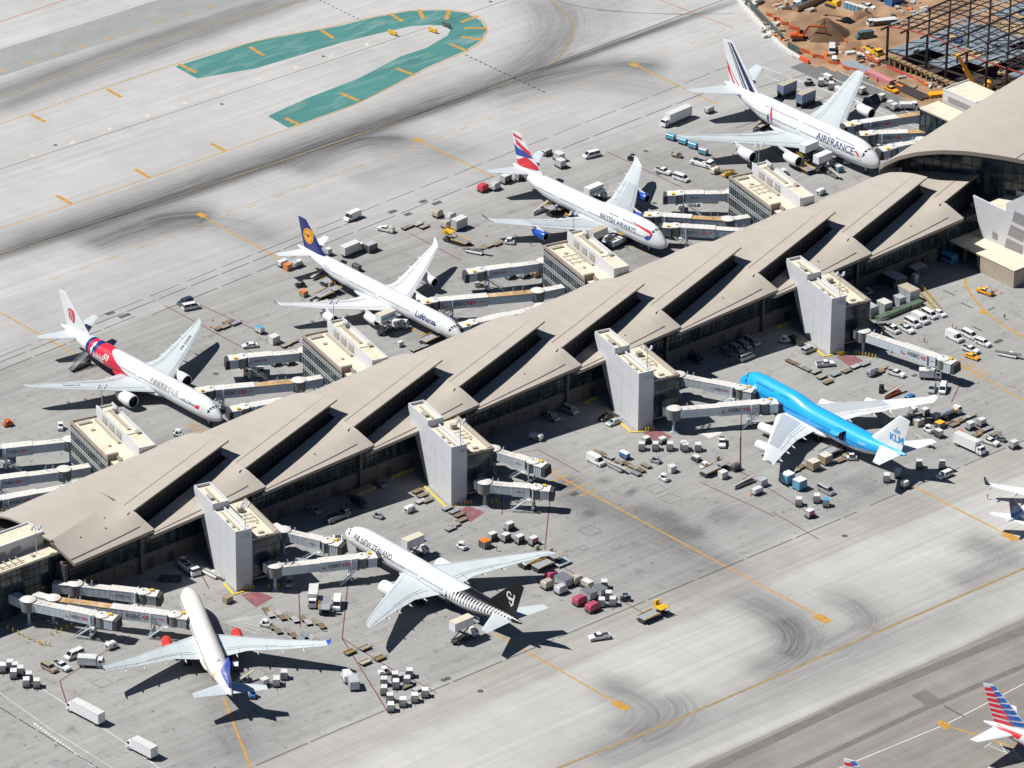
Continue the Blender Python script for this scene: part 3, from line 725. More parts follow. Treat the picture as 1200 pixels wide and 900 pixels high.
    light_mast('x', q, 6.5, 'slim floodlight mast on the roof of the %s' % ['first white gate tower from the left','second white gate tower from the left','third white gate tower from the left','rightmost white gate tower'][i])
tw = [((-124.2,-30.3),'first white gate tower from the left, above the white airliner with red engines','127'),
      ((-48.2,-30.0),'second white gate tower from the left, with a yellow kerb at its foot','126'),
      ((21.7,-29.6),'third white gate tower from the left, with the two bridges reaching the blue jumbo','124'),
      ((97.0,-29.7),'rightmost white gate tower, by the parked white vans','122')]
bpy.context.view_layer.update()
for i, (b, l, n) in enumerate(tw):
    east_tower(b, i, l, n)
def west_lounge(base, label, short, flip=0, pipes=False):
    e = frame(base, 'gate_lounge'); tag(e, label, 'gate building', 'glass-sided gate lounges on the far side of the concourse')
    L = -29.0
    mb = MB(); tbox(mb, L, -.3, .3, 12.7, 0, 14.1); mb.build('lounge_wall', mat('lounge_dark_wall', (.09,.09,.09)), e)
    mb = MB(); curtain(mb, 0, -25.5, 0, 0, 1.5, 14.2, 22, [1.6,4.6,5.4,8.4,9.2,12.2,13.0,14.1], side=-1)
    curtain(mb, 0, 0, 0, 7.6, 1.5, 14.2, 6, [1.6,5.4,9.2,13.0], side=1); mb.build('glass_wall', [M_glass, M_mull], e)
    mb = MB(); tbox(mb,-25.8,.2,-.25,.45,14.2,14.95); tbox(mb,-.4,.2,.46,7.7,14.2,15.0); tbox(mb,-26.0,-25.2,-.3,3.0,14.2,16.2); tbox(mb,-29,-26.01,2.3,2.9,14.2,15.6); tbox(mb,-25.9,-25.3,-.2,.3,.5,14.2); mb.build('coping', M_coping, e)
    mb = MB(); tbox(mb,L,-.42,.46,7.75,14.15,14.4); mb.build('roof_deck', M_cream, e)
    mb = MB(); tbox(mb,L,.0,7.8,8.15,14.1,18.0); tbox(mb,L,0,12.55,12.9,0,17.9); tbox(mb,L,L+.35,8.16,12.54,14.1,17.9); tbox(mb,L+9,L+9.3,8.16,12.54,17.55,17.9); tbox(mb,-.35,0,8.16,12.54,0,17.5); mb.build('penthouse_wall', M_white, e)
    mb = MB(); tbox(mb,L+.36,L+8.9,8.16,12.54,14.1,17.62); tbox(mb,L+9.4,-.36,8.16,12.54,14.1,16.9); mb.build('penthouse_roof', M_cream, e)
    lm = MB(); lm.box(-1.5,1.5,0,.08,-1,1); me = lm.mesh('louvre', M_louvre)
    for s in (-6.0,-10.8,-15.6): piece('louvre', me, e, (s,-7.72,16.1))
    mb = MB(); tbox(mb,-18,-2,6.4,7.1,14.42,15.1); tbox(mb,-3,-1.2,1.3,5.2,14.42,14.9); tbox(mb,-7.6,-6.6,3,4.2,14.42,14.75); tbox(mb,-18.5,-17.6,3.4,4.2,14.42,14.75)
    tbox(mb,-16,-3,10.2,11.2,16.92,17.3); tbox(mb,-5,-3,11.2,12,16.92,17.8); tbox(mb,L+8.2,L+9.8,11,12.2,17.6,18.3)
    if pipes:
        for s in (-9,-11.5,-14): mb.bar((s,-1.5,14.6),(s,-6.2,14.6),.16,.12)
        for t in (2.0,4.2,5.8): mb.bar((-8.5,-t,14.62),(-15,-t,14.62),.16,.12)
    mb.build('roof_duct', M_pipe, e)
    q = e.matrix_basis @ Vector((-2.5,-8.6,17)); light_mast('x', q, 7.5, 'floodlight mast on the roof of the %s' % short)
for b, l, s, p in (((-114.8,55.3),'far-side glass gate lounge beside the white airliner with a red band','lounge beside the red-banded airliner',0),
                ((-31.3,55.6),'far-side glass gate lounge beside the airliner with a navy tail','lounge beside the navy-tailed airliner',0),
                ((61.5,56.4),'far-side glass gate lounge beside the jumbo with blue engines','lounge beside the jumbo with blue engines',1),
                ((137.2,56.9),'far-side glass gate lounge beside the nose of the double-deck airliner','lounge beside the double-deck airliner',1)):
    west_lounge(b, l, s, pipes=p)
# lounge behind the tip of the great hall roof
e = empty('gate_lounge', (221.5,49.5,0), 0); tag(e, 'small white penthouse and glass lounge beside the yellow crane at the top right', 'gate building')
mb = MB(); mb.box(-3,18,-22,7,0,14.3); mb.build('lounge_wall', mat('lounge_dark_wall', (.09,.09,.09)), e)
mb = MB(); a = MB()
mb.mi(0).quad((-3.1,7,1),(-3.1,-22,1),(-3.1,-22,14.3),(-3.1,7,14.3)); mb.mi(1)
for i in range(12): mb.bar((-3.2,7-i*2.4,1),(-3.2,7-i*2.4,14.3),.12,.12)
for z in (1.2,5.4,9.2,13.8): mb.bar((-3.22,7,z),(-3.22,-20,z),.14,.18)
mb.build('glass_wall', [M_glass, M_mulld], e)
mb = MB(); mb.box(-3.2,5,-22,7.2,14.3,14.8); mb.build('roof_deck', M_cream, e)
mb = MB(); mb.box(6,17.4,-8,6.4,14.3,18.6); mb.build('penthouse_wall', M_white, e)
mb = MB(); mb.box(6.3,17.1,-7.7,6.1,18.62,18.7); mb.build('penthouse_roof', M_cream, e)
mb = MB(); mb.box(5.9,6,-6,4,15.4,17.2); mb.build('louvre', mat('grey_louvre', (.27,.25,.25), rough=.7), e)
mb = MB(); mb.box(5.95,17.45,-8.05,-7.7,18.6,19.1); mb.box(5.95,17.45,6.1,6.45,18.6,19.1); mb.box(5.95,6.3,-7.7,6.1,18.6,19.1); mb.build('parapet', M_white, e)

# ---- great hall roof (upper right)
gh = empty('great_hall', (230, 0, 0)); tag(gh, 'great hall with a broad arched beige roof at the upper right edge', 'terminal')
arc = [(172,27.6,17),(170.5,26,19.4),(170,23,22),(170.6,18,25.6),(172,12,28.6),(175,5,30.8),(179,-3,32.0),(184,-13,32.4),(190,-24,31.8),(197,-36,30)]
arc = resample(arc, 24); P = []
for i in range(13):
    t = i/12; P.append([(p[0]+95*t-230, p[1]+22*t, p[2]+(1.0*math.sin(t*2.2))) for p in arc])
mb = MB(); thick(mb, P, 1.3); mb.build('roof', [M_roof, M_fascia], gh, smooth=40)
mb = MB(); seam(mb, [P[i][16] for i in range(13)], .3); mb.build('roof_seam', M_edge, gh)
ga = [p for p in P[0]]; mb = MB()                 # dark soffit and glass wall under the arch
off = 8.0
for i in range(len(ga)-1):
    a, b = ga[i], ga[i+1]
    mb.mi(0).quad((a[0]+off,a[1],0),(b[0]+off,b[1],0),(b[0]+off,b[1],b[2]-1.2),(a[0]+off,a[1],a[2]-1.2))
mb.mi(1)
for i in range(len(ga)): a = ga[i]; mb.bar((a[0]+off-.15,a[1],0),(a[0]+off-.15,a[1],a[2]-1.3),.14,.14)
for z in (8,12,15,18,21,24,27,30):
    for i in range(len(ga)-1):
        a, b = ga[i], ga[i+1]
        if min(a[2],b[2])-1.2 > z: mb.bar((a[0]+off-.15,a[1],z),(b[0]+off-.15,b[1],z),.14,.16)
mb.build('glass_wall', [M_glass, M_mulld], gh, fix=False)
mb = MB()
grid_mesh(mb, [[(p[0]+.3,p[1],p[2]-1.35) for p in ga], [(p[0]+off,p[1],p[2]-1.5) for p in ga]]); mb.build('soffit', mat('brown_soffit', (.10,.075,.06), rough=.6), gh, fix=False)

# ---- link building on the right: low roof, slanted white wall, parapets
lk = empty('link_building', (185,-40,0)); tag(lk, 'cream-roofed low block with a slanted white wall at the right edge', 'building')
LI = lambda p: (p[0]-185, p[1]+40, p[2])
def wp(x, y, z): g = G(x, y, z); return (g.x-185, g.y+40, z)
lo = [G(1133,286,5.6), G(1149,299.3,5.6), G(1188.5,318,5.6)]
A_, B_, C_ = lo; back = Vector((B_.x-A_.x, B_.y-A_.y, 0)); dr = (C_-B_).normalized(); pr_ = Vector((-dr.y, dr.x, 0))
if pr_.x < 0: pr_ = -pr_
mb = MB(); q = [B_, C_, C_+pr_*40, B_+pr_*40]
def slab(mb, q, z0, z1): mb.add([(p.x-185,p.y+40,z0) for p in q]+[(p.x-185,p.y+40,z1) for p in q], [(3,2,1,0),(4,5,6,7),(0,1,5,4),(1,2,6,5),(2,3,7,6),(3,0,4,7)])
slab(mb, q, 0, 5.5); mb.build('wall', mat('tan_block_wall', (.40,.34,.27), rough=.85, var=.1, scale=.6, dirt=((.25,.2,.16),.4,.5)), lk)
D_ = G(1110.6,281.3,5.6); q2 = [D_, C_, C_+pr_*40, D_+pr_*14]
mb = MB(); slab(mb, q2, 5.2, 5.5); mb.build('canopy_slab', M_fascia, lk)
mb = MB(); slab(mb, q2, 5.52, 5.75); mb.build('roof_deck', M_cream, lk)
for t in (.08,.5,.9):
    p_ = D_.lerp(B_, t)+pr_*.6; mb = MB(); mb.box(p_.x-185-.3,p_.x-185+.3,p_.y+40-.3,p_.y+40+.3,0,5.2); mb.build('column', M_wall, lk)
# dark glazed volume between the last petal and the slanted wall
zz = 12.0; p1, p2, p3, p4 = G(1104,238,zz), G(1158,215,zz), G(1174,221,zz), G(1141,241,zz)
mb = MB(); slab(mb, [p1, p4, p3, p2], 0, zz-.2); mb.build('glass_volume', M_glass, lk)
mb = MB()
for a, b in ((p1,p4),(p2,p1),(p2,p3)): mb.bar((a.x-185,a.y+40,zz+.3),(b.x-185,b.y+40,zz+.3),.7,1.3)
mb.build('parapet', mat('mauve_parapet', (.36,.35,.42), rough=.7), lk)
mb = MB(); slab(mb, [p1, p4, p3, p2], zz-.19, zz-.05); mb.build('roof_deck', mat('dark_roof_membrane', (.11,.09,.10), rough=.8), lk)
mb = MB(); n_ = 12
for i in range(n_+1):
    p_ = p1.lerp(p4, i/n_); mb.bar((p_.x-185,p_.y+40-.1,5.7),(p_.x-185,p_.y+40-.1,zz-.3),.1,.1)
for z in (7,9,11): mb.bar((p1.x-185,p1.y+40-.12,z),(p4.x-185,p4.y+40-.12,z),.12,.14)
mb.build('window_frame', M_mull, lk)
b0 = G(1150,278,5.8); b1 = G(1200,299,5.8); dd = (b1-b0).normalized(); nn = Vector((-dd.y, dd.x, 0)); nn = nn if nn.x > 0 else -nn
def onw(x, y):   # photo point on the vertical plane through b0 along dd
    o_ = CLOC; r = CR*(x-600)+CU*(450-y)+CF*FPX; n_ = Vector((-dd.y, dd.x, 0)); t = (b0-o_).dot(n_)/r.dot(n_); return o_+r*t
pp = [onw(1140,229), onw(1179,248), onw(1179,238), onw(1200,229), onw(1222,238), onw(1222,309), onw(1150,279)]
mb = MB(); f = [(p.x-185,p.y+40,p.z) for p in pp]; bk = [(p.x+nn.x*.6-185,p.y+nn.y*.6+40,p.z) for p in pp]; n = len(f)
mb.add(f+bk, [tuple(range(n)), tuple(range(n,2*n))[::-1]]+[(i,(i+1)%n,(i+1)%n+n,i+n) for i in range(n)])
mb.build('slanted_wall', M_white, lk)
mb = MB()
for a in ([(1189,247),(1203,254),(1201,266),(1186,259)],[(1184.5,263),(1201,271),(1199,284),(1181,275)],[(1180,279),(1199,288),(1198,299),(1177,290)],[(1163,271),(1169,274),(1169,282),(1163,279)]):
    p4 = [onw(*x) for x in a]; mb.add([(p.x-nn.x*.06-185,p.y-nn.y*.06+40,p.z) for p in p4], [(0,1,2,3)])
mb.build('wall_louvre', mat('grey_louvre', (.27,.25,.25), rough=.7), lk, fix=False)
zt = pp[1].z-1.0
mb = MB(); q = [b0+nn*.7, b1+nn*.7, b1+nn*30, b0+nn*30]; slab(mb, q, 5.8, zt); mb.build('wall', M_white, lk)
mb = MB(); slab(mb, [b0+nn*.8+dd*.2, b1+nn*.8, b1+nn*29, b0+nn*29], zt+.02, zt+.12); mb.build('roof_deck', M_cream, lk)
mb = MB(); q = [b0+nn*12, b1+nn*12, b1+nn*12.5, b0+nn*12.5]; slab(mb, q, zt+.1, zt+2.2); mb.build('parapet', M_white, lk)

# ---- building at the lower left with cream roof and glass front
lb = empty('corner_lounge', (-175,0,0)); tag(lb, 'glass-fronted lounge block with cream roof at the lower left edge', 'gate building')
g = G(72,645,14.8); ang = math.atan2((G(0,671,14.8)-g).y, (G(0,671,14.8)-g).x)
e2 = lb; e2.location = (g.x, g.y, 0); e2.rotation_euler.z = ang+math.pi      # local +x points to the right corner, origin at the right corner
mb = MB(); mb.box(-45,-.3,.3,14,0,14.2); mb.build('lounge_wall', mat('lounge_dark_wall', (.09,.09,.09)), lb)
mb = MB(); mb.mi(0).quad((-45,0,.5),(0,0,.5),(0,0,14.3),(-45,0,14.3)); mb.mi(0).quad((0,0,.5),(0,12,.5),(0,12,14.3),(0,0,14.3)); mb.mi(1)
for i in range(25): mb.bar((-i*1.8,-.06,.5),(-i*1.8,-.06,14.3),.10,.12)
for z in (2.6,5.0,7.4,9.8,12.2,14.2): mb.bar((-45,-.08,z),(0,-.08,z),.12,.12)
mb.build('glass_wall', [M_glass, M_mulld], lb)
mb = MB(); mb.box(-45,.2,-.3,.4,14.3,14.9); mb.box(-.5,.2,.41,13,14.3,14.9); mb.build('coping', M_cream, lb)
mb = MB(); mb.box(-45,-.55,.42,13,14.2,14.5); mb.build('roof_deck', M_cream, lb)
mb = MB(); mb.box(-45,-1.5,6.0,13,14.5,18.0); mb.build('penthouse_wall', M_white, lb)
mb = MB(); mb.box(-45,-1.5,6.0,6.4,18.0,18.6); mb.box(-45,-1.5,12.6,13,18.0,18.6); mb.box(-1.9,-1.5,6.4,12.6,18,18.6); mb.build('parapet', M_white, lb)
mb = MB(); mb.box(-45,-1.95,6.45,12.55,18.02,18.15); mb.build('penthouse_roof', M_cream, lb)
lm = MB(); lm.box(-1.6,1.6,-.06,0,-.7,.7); me = lm.mesh('louvre', mat('grey_louvre', (.27,.25,.25)))
for x in (-10.5,-15.5,-21): piece('louvre', me, lb, (x,5.96,16.0))
mb = MB()
for x in (-12,-14,-16,-18,-20): mb.bar((x,1,15),(x,5.2,15),.2,.2)
mb.bar((-11,1.4,15),(-24,1.4,15),.2,.2).bar((-11,4.8,15),(-24,4.8,15),.2,.2); mb.box(-8,-7,2,3,14.5,15); mb.box(-34,-27,8,10,18.2,18.9); mb.build('roof_duct', M_pipe, lb)
bpy.context.view_layer.update()
q = lb.matrix_basis @ Vector((-6,3,14.6)); light_mast('x', q, 7.5, 'floodlight mast on the cream roof at the lower left edge')
# ================================================================ AIRCRAFT
M_awhite = mat('aircraft_white_paint', (.68,.695,.70), rough=.28, var=.05, scale=.4, stretch=(.35,1,1), dirt=((.48,.48,.46), .45, .5))
M_wing = mat('wing_grey_paint', (.50,.545,.555), rough=.35, var=.05, scale=.4, stretch=(.3,1,1), dirt=((.40,.42,.42), .35, .5))
M_wingw = mat('wing_white_paint', (.64,.655,.66), rough=.32, var=.04, scale=.4, dirt=((.58,.59,.58), .35, .5))
M_wpanel = mat('wing_box_grey', (.40,.43,.45), rough=.4, var=.05, scale=.5)
M_lip = mat('polished_lip', (.62,.63,.65), rough=.25, metal=.7)
M_dark = mat('engine_dark', (.02,.02,.022), rough=.5)
M_fan = mat('fan_blades', (.06,.06,.065), rough=.35, metal=.5)
M_hot = mat('exhaust_metal', (.16,.14,.12), rough=.4, metal=.7)
M_win = mat('cabin_window', (.03,.035,.045), rough=.2)
M_tyre = mat('tyre_rubber', (.02,.02,.02), rough=.85); M_strut = mat('gear_strut', (.45,.46,.47), rough=.4, metal=.4)
M_ink = mat('navy_lettering', (.015,.03,.13), rough=.4); M_inkb = mat('black_lettering', (.02,.02,.022), rough=.4)
def pchip(xs, ys):
    xs = np.array(xs, float); ys = np.array(ys, float); h = np.diff(xs); d = np.diff(ys)/h; m = np.zeros_like(ys)
    for i in range(1, len(xs)-1):
        if d[i-1]*d[i] > 0: m[i] = 2*d[i-1]*d[i]/(d[i-1]+d[i])
    m[0] = d[0]; m[-1] = d[-1]
    def f(x):
        x = min(max(x, xs[0]), xs[-1]); i = min(int(np.searchsorted(xs, x, side='right'))-1, len(xs)-2); i = max(i, 0)
        t = (x-xs[i])/h[i]
        return float((2*t**3-3*t**2+1)*ys[i]+(t**3-2*t**2+t)*h[i]*m[i]+(-2*t**3+3*t**2)*ys[i+1]+(t**3-t**2)*h[i]*m[i+1])
    return f
FUS = {   # distance from the nose, belly z, crown z, half width
 '777': [(0,4.35,4.75,.12),(.25,3.95,5.2,.5),(.7,3.6,5.65,.9),(1.8,3.1,6.55,1.5),(3.5,2.7,7.5,2.1),(5.5,2.5,8.2,2.6),(8.5,2.45,8.6,3.0),(11,2.45,8.65,3.1),(49,2.45,8.65,3.1),(55,2.95,8.65,3.0),(61,4.2,8.6,2.45),(66.5,5.5,8.4,1.6),(70.5,6.4,8.0,.8),(73.1,7.0,7.6,.22)],
 'A346': [(0,4.3,4.7,.12),(.25,3.95,5.1,.5),(.8,3.55,5.7,.95),(1.9,3.1,6.6,1.5),(3.5,2.8,7.4,2.05),(5.5,2.65,7.95,2.5),(8.5,2.6,8.2,2.8),(51,2.6,8.24,2.82),(56,3.1,8.24,2.75),(62,4.5,8.2,2.2),(67.5,5.8,8.05,1.5),(71.5,6.7,7.9,.9),(74.5,7.2,7.7,.3)],
 'A333': [(0,4.3,4.7,.12),(.25,3.95,5.1,.5),(.8,3.55,5.7,.95),(1.9,3.1,6.6,1.5),(3.5,2.8,7.4,2.05),(5.5,2.65,7.95,2.5),(8.5,2.6,8.2,2.8),(40,2.6,8.24,2.82),(45,3.1,8.24,2.75),(51,4.5,8.2,2.2),(56.2,5.8,8.05,1.5),(60,6.7,7.9,.9),(62.8,7.2,7.7,.3)],
 '747': [(0,4.6,5.05,.15),(.3,4.1,5.7,.6),(.8,3.7,6.3,1.0),(2,3.05,7.4,1.7),(3.6,2.65,8.7,2.2),(5.2,2.4,9.5,2.6),(8,2.25,10.0,3.0),(11,2.2,10.1,3.2),(22,2.2,10.1,3.25),(26,2.2,9.65,3.25),(29,2.2,9.0,3.25),(32,2.2,8.85,3.25),(45,2.2,8.8,3.25),(52,2.8,8.8,3.1),(58,4.3,8.8,2.5),(63,6,8.8,1.7),(66.5,7.3,8.75,.9),(68.6,8,8.6,.3)],
 'A380': [(0,4.85,5.4,.2),(.3,4.35,6.1,.7),(1,3.7,6.9,1.3),(2.5,3.0,8.1,2.1),(4.5,2.6,9.35,2.75),(7,2.4,10.2,3.25),(10,2.3,10.7,3.5),(13,2.3,10.8,3.57),(44,2.3,10.8,3.57),(50,2.9,10.8,3.4),(57,4.9,10.75,2.75),(63,6.9,10.6,1.95),(67.5,8.4,10.3,1.1),(70.4,9.2,9.9,.35)],
 'A321': [(0,2.9,3.3,.1),(.5,2.5,3.9,.6),(1.5,2.1,4.8,1.2),(3,1.8,5.5,1.7),(5,1.75,5.85,1.95),(28,1.75,5.87,1.97),(33,2.3,5.87,1.9),(37,3.4,5.85,1.5),(41,4.6,5.75,.95),(44,5.3,5.6,.25)]}
class Fus:
    def __init__(s, kind):
        t = FUS[kind]; x = [r[0] for r in t]; s.L = x[-1]; s.kind = kind
        s.zb = pchip(x, [r[1] for r in t]); s.zt = pchip(x, [r[2] for r in t]); s.hw = pchip(x, [r[3] for r in t])
        s.R = max(r[3] for r in t)
    def sec(s, x):
        zb, zt, hw = s.zb(x), s.zt(x), s.hw(x); lo = min((zt-zb)/2, hw*1.02); zc = zb+lo
        return zc, zt-zc, lo, hw
    def pt(s, x, th, off=0.0):
        """th from the side (0) up to the crown (pi/2); negative below"""
        zc, up, lo, hw = s.sec(x); c, q = math.cos(th), math.sin(th)
        p = Vector((-x, hw*c, zc+(up if q > 0 else lo)*q))
        if off: n = Vector((0, c/max(hw,.1), q/max(up if q > 0 else lo,.1))).normalized(); p += n*off
        return p
def fuselage(F, mats, root, nseg=40, name='fuselage'):
    xs = [0,.1,.25,.45,.7,1,1.4,1.8,2.4,3,3.7,4.5,5.5,6.5,7.5,8.5,10]; x = 12.0
    while x < F.L-.6: xs.append(x); x += 2.0 if x < F.L-22 else 1.1
    xs += [F.L-.3, F.L]; mb = MB()
    R = [[F.pt(x, 2*math.pi*i/nseg) for i in range(nseg)] for x in xs]
    mb.rings(R); return mb.build(name, mats, root, smooth=50)
def foil(n=9, tc=.11):
    """closed section (chord fraction, thickness fraction)"""
    xs = [.5*(1-math.cos(math.pi*i/(n-1))) for i in range(n)]
    yt = lambda x: 5*tc*(.2969*math.sqrt(x)-.126*x-.3516*x*x+.2843*x**3-.1015*x**4)
    return [(x, yt(x)) for x in xs[::-1]]+[(x, -yt(x)*.8) for x in xs[1:]]
def wing(mb, st, side, tc=.11):
    """st = [(y, x_le, chord, z, tc)] -> lofted surface; x_le is distance aft of the nose"""
    R = []
    for y, xl, ch, z, t in st:
        fo = foil(9, t); R.append([(-(xl+a*ch), side*y, z+b*ch) for a, b in fo])
    mb.rings(R); return mb
def engine(root, x, y, z, r, L, mats, lip=True, tail=True):
    """nacelle with its inlet at distance x from the nose"""
    o = MB(); o.lathe([(-L*.0,r*.90),(-L*.03,r*.97),(-L*.16,r*1.02),(-L*.45,r*1.03),(-L*.75,r*.90),(-L*1.0,r*.70)], (-x,y,z), 'x', 24, False, False)
    o.lathe([(-L,r*.70),(-L*.98,r*.6),(-L*.70,r*.62)], (-x,y,z), 'x', 24, False, False)
    nac = o.build('engine_nacelle', mats, root, smooth=50, fix=True)
    m_ = MB(); m_.lathe([(-.22,r*.955),(-.04,r*.93),(.02,r*.88),(-.05,r*.83),(-.35,r*.82)], (-x,y,z), 'x', 24, False, False); m_.build('inlet_lip', M_lip, nac, smooth=60)
    m_ = MB(); m_.mi(0).lathe([(-.35,r*.82),(-1.1,r*.84),(-1.15,.02)], (-x,y,z), 'x', 24, False, False); m_.build('inlet_duct', M_dark, nac, smooth=40)
    m_ = MB()
    for i in range(18):
        t = 2*math.pi*i/18; c, q = math.cos(t), math.sin(t); c2, q2 = math.cos(t+.22), math.sin(t+.22)
        m_.add([(-x-.95,y+c*r*.2,z+q*r*.2),(-x-.85,y+c*r*.8,z+q*r*.8),(-x-1.05,y+c2*r*.8,z+q2*r*.8),(-x-1.08,y+c2*r*.2,z+q2*r*.2)],[(0,1,2,3)])
    m_.lathe([(-.55,.02),(-.75,r*.16),(-1.0,r*.22)], (-x,y,z), 'x', 12, False, False); m_.build('fan', M_fan, nac)
    m_ = MB(); m_.lathe([(-L*.80,r*.56),(-L*1.08,r*.44),(-L*1.2,r*.16),(-L*1.32,.03)], (-x,y,z), 'x', 16); m_.build('exhaust_cone', M_hot, nac, smooth=40)
    return nac
def tyres(root, x, y, zb, n, w=.5, r=.62, gap=1.35):
    mb = MB(); mb.tube((-x,y,r),(-x,y,zb),.19,.24); mb.bar((-x+.1,y-.0,r),(-x-1.6,y,zb),.14,.14); s = mb.build('landing_gear', M_strut, root)
    for i in range(n):
        for sy in (-1,1):
            m_ = MB(); xx = -x+(i-(n-1)/2)*gap
            m_.lathe([(-w/2,r*.55),(-w/2+.06,r*.93),(-w*.3,r),(w*.3,r),(w/2-.06,r*.93),(w/2,r*.55)], (xx,y+sy*.55,r), 'y', 14); m_.build('wheel', M_tyre, s, smooth=40)
TYPES = {
 '777': dict(wing=[(0,24.5,18.0,3.7,.12),(3.0,27.0,15.3,3.9,.12),(10.2,32.0,9.6,4.7,.11),(20,38.6,6.3,5.9,.10),(29,44.8,3.6,7.0,.09),(31.4,47.0,2.3,7.3,.08),(32.4,49.0,.7,7.4,.07)],
    fin=dict(le0=59.0, c0=11.5, z0=8.2, le1=70.4, c1=3.6, z1=18.5), stab=[(0,62.4,7.6,6.9,.1),(10.7,69.3,2.4,7.6,.09)],
    eng=[(27.5,9.8,2.75,1.95,6.6)], gear=[(32.9+4.5,5.5,3)], nose=5.8),
 'A346': dict(wing=[(0,25.6,16.5,3.6,.12),(2.8,27.5,13.6,3.8,.12),(9.6,32.0,8.8,4.6,.11),(20,38.6,5.9,5.9,.10),(29.5,45.0,2.9,7.5,.09),(30.8,46.0,2.4,7.7,.08)], wl=(31.5,47.8,1.1,9.6),
    fin=dict(le0=61.5, c0=10.2, z0=7.9, le1=70.8, c1=3.7, z1=17.2), stab=[(0,66.0,6.6,7.0,.1),(9.7,71.6,2.3,7.9,.09)],
    eng=[(26.6,9.6,2.7,1.45,5.2),(34.5,19.5,3.5,1.45,5.2)], gear=[(35.5,5.4,2)], nose=6.6),
 'A333': dict(wing=[(0,22.0,16.0,3.6,.12),(2.8,23.8,12.6,3.8,.12),(9.5,28.0,8.0,4.6,.11),(20,34.6,5.3,6.0,.10),(28.8,40.2,3.0,7.6,.09),(29.6,40.9,2.7,7.9,.08)], wl=(30.4,43.0,1.2,9.6),
    fin=dict(le0=50.0, c0=9.6, z0=7.9, le1=59.2, c1=3.6, z1=16.8), stab=[(0,55.0,6.4,7.0,.1),(9.7,60.4,2.3,7.9,.09)],
    eng=[(21.9,9.4,2.6,1.4,5.4)], gear=[(31.5,5.4,2)], nose=6.6),
 '747': dict(wing=[(0,16.0,19.0,3.0,.12),(3.2,19.5,15.2,3.3,.12),(12.2,27.0,10.2,4.3,.10),(21.5,35.2,7.0,5.4,.09),(30.6,43.2,4.3,6.6,.08)], wl=(31.9,46.8,1.5,8.5),
    fin=dict(le0=54.5, c0=12.3, z0=8.4, le1=65.4, c1=4.4, z1=19.4), stab=[(0,58.6,8.6,8.0,.1),(11.1,67.0,2.6,9.2,.09)],
    eng=[(21.6,11.7,2.4,1.35,5.3),(30.6,21.0,3.4,1.35,5.3)], gear=[(32.5,5.5,2),(35.0,1.9,2)], nose=7.5),
 'A380': dict(wing=[(0,17.5,25.0,3.4,.13),(3.6,20.5,21.0,3.8,.13),(14.5,29.8,12.6,5.4,.11),(27,38.6,8.0,7.2,.10),(37.6,46.0,4.6,8.8,.08),(39.4,47.6,3.0,9.2,.07)],
    fin=dict(le0=54.0, c0=14.0, z0=10.0, le1=66.9, c1=5.0, z1=24.1), stab=[(0,59.0,10.5,8.8,.1),(15.2,69.0,3.4,10.6,.09)],
    eng=[(20.8,14.6,3.2,1.75,6.0),(29.8,25.8,4.9,1.75,6.0)], gear=[(36,6.2,2),(38.5,2.6,3)], nose=5.9),
 'A321': dict(wing=[(0,14.5,9,2.5,.12),(2,16,7.2,2.6,.12),(6.5,19.3,4.6,3.1,.11),(16.5,25.6,1.8,4.6,.09)], wl=(17.0,27.0,.8,7.0),
    fin=dict(le0=35.4, c0=6.2, z0=5.6, le1=41.3, c1=2.1, z1=11.8), stab=[(0,37.6,4.2,5.0,.1),(6.2,41.4,1.5,5.5,.09)],
    eng=[(14.5,5.7,1.7,1.15,4.4)], gear=[(22.5,3.8,1)], nose=5.0)}
def fin_fn(T):
    f = T['fin']
    def le(z): t = (z-f['z0'])/(f['z1']-f['z0']); return f['le0']+(f['le1']-f['le0'])*t, f['c0']+(f['c1']-f['c0'])*t
    def thick_(x, z):
        l, c = le(z); a = min(max((x-l)/c, .0), 1.0); tc = .105
        return max(5*tc*(.2969*math.sqrt(a)-.126*a-.3516*a*a+.2843*a**3-.1015*a**4)*c, .01)
    return le, thick_
def both(flat, name, mats, fn, root, **k):
    """same artwork on the port (+y) and starboard side, mirrored so that it always reads left to right"""
    for sd in (-1, 1): flat.wrap(name, mats, lambda a,b,l: fn(a, b, l, sd), root, **k)
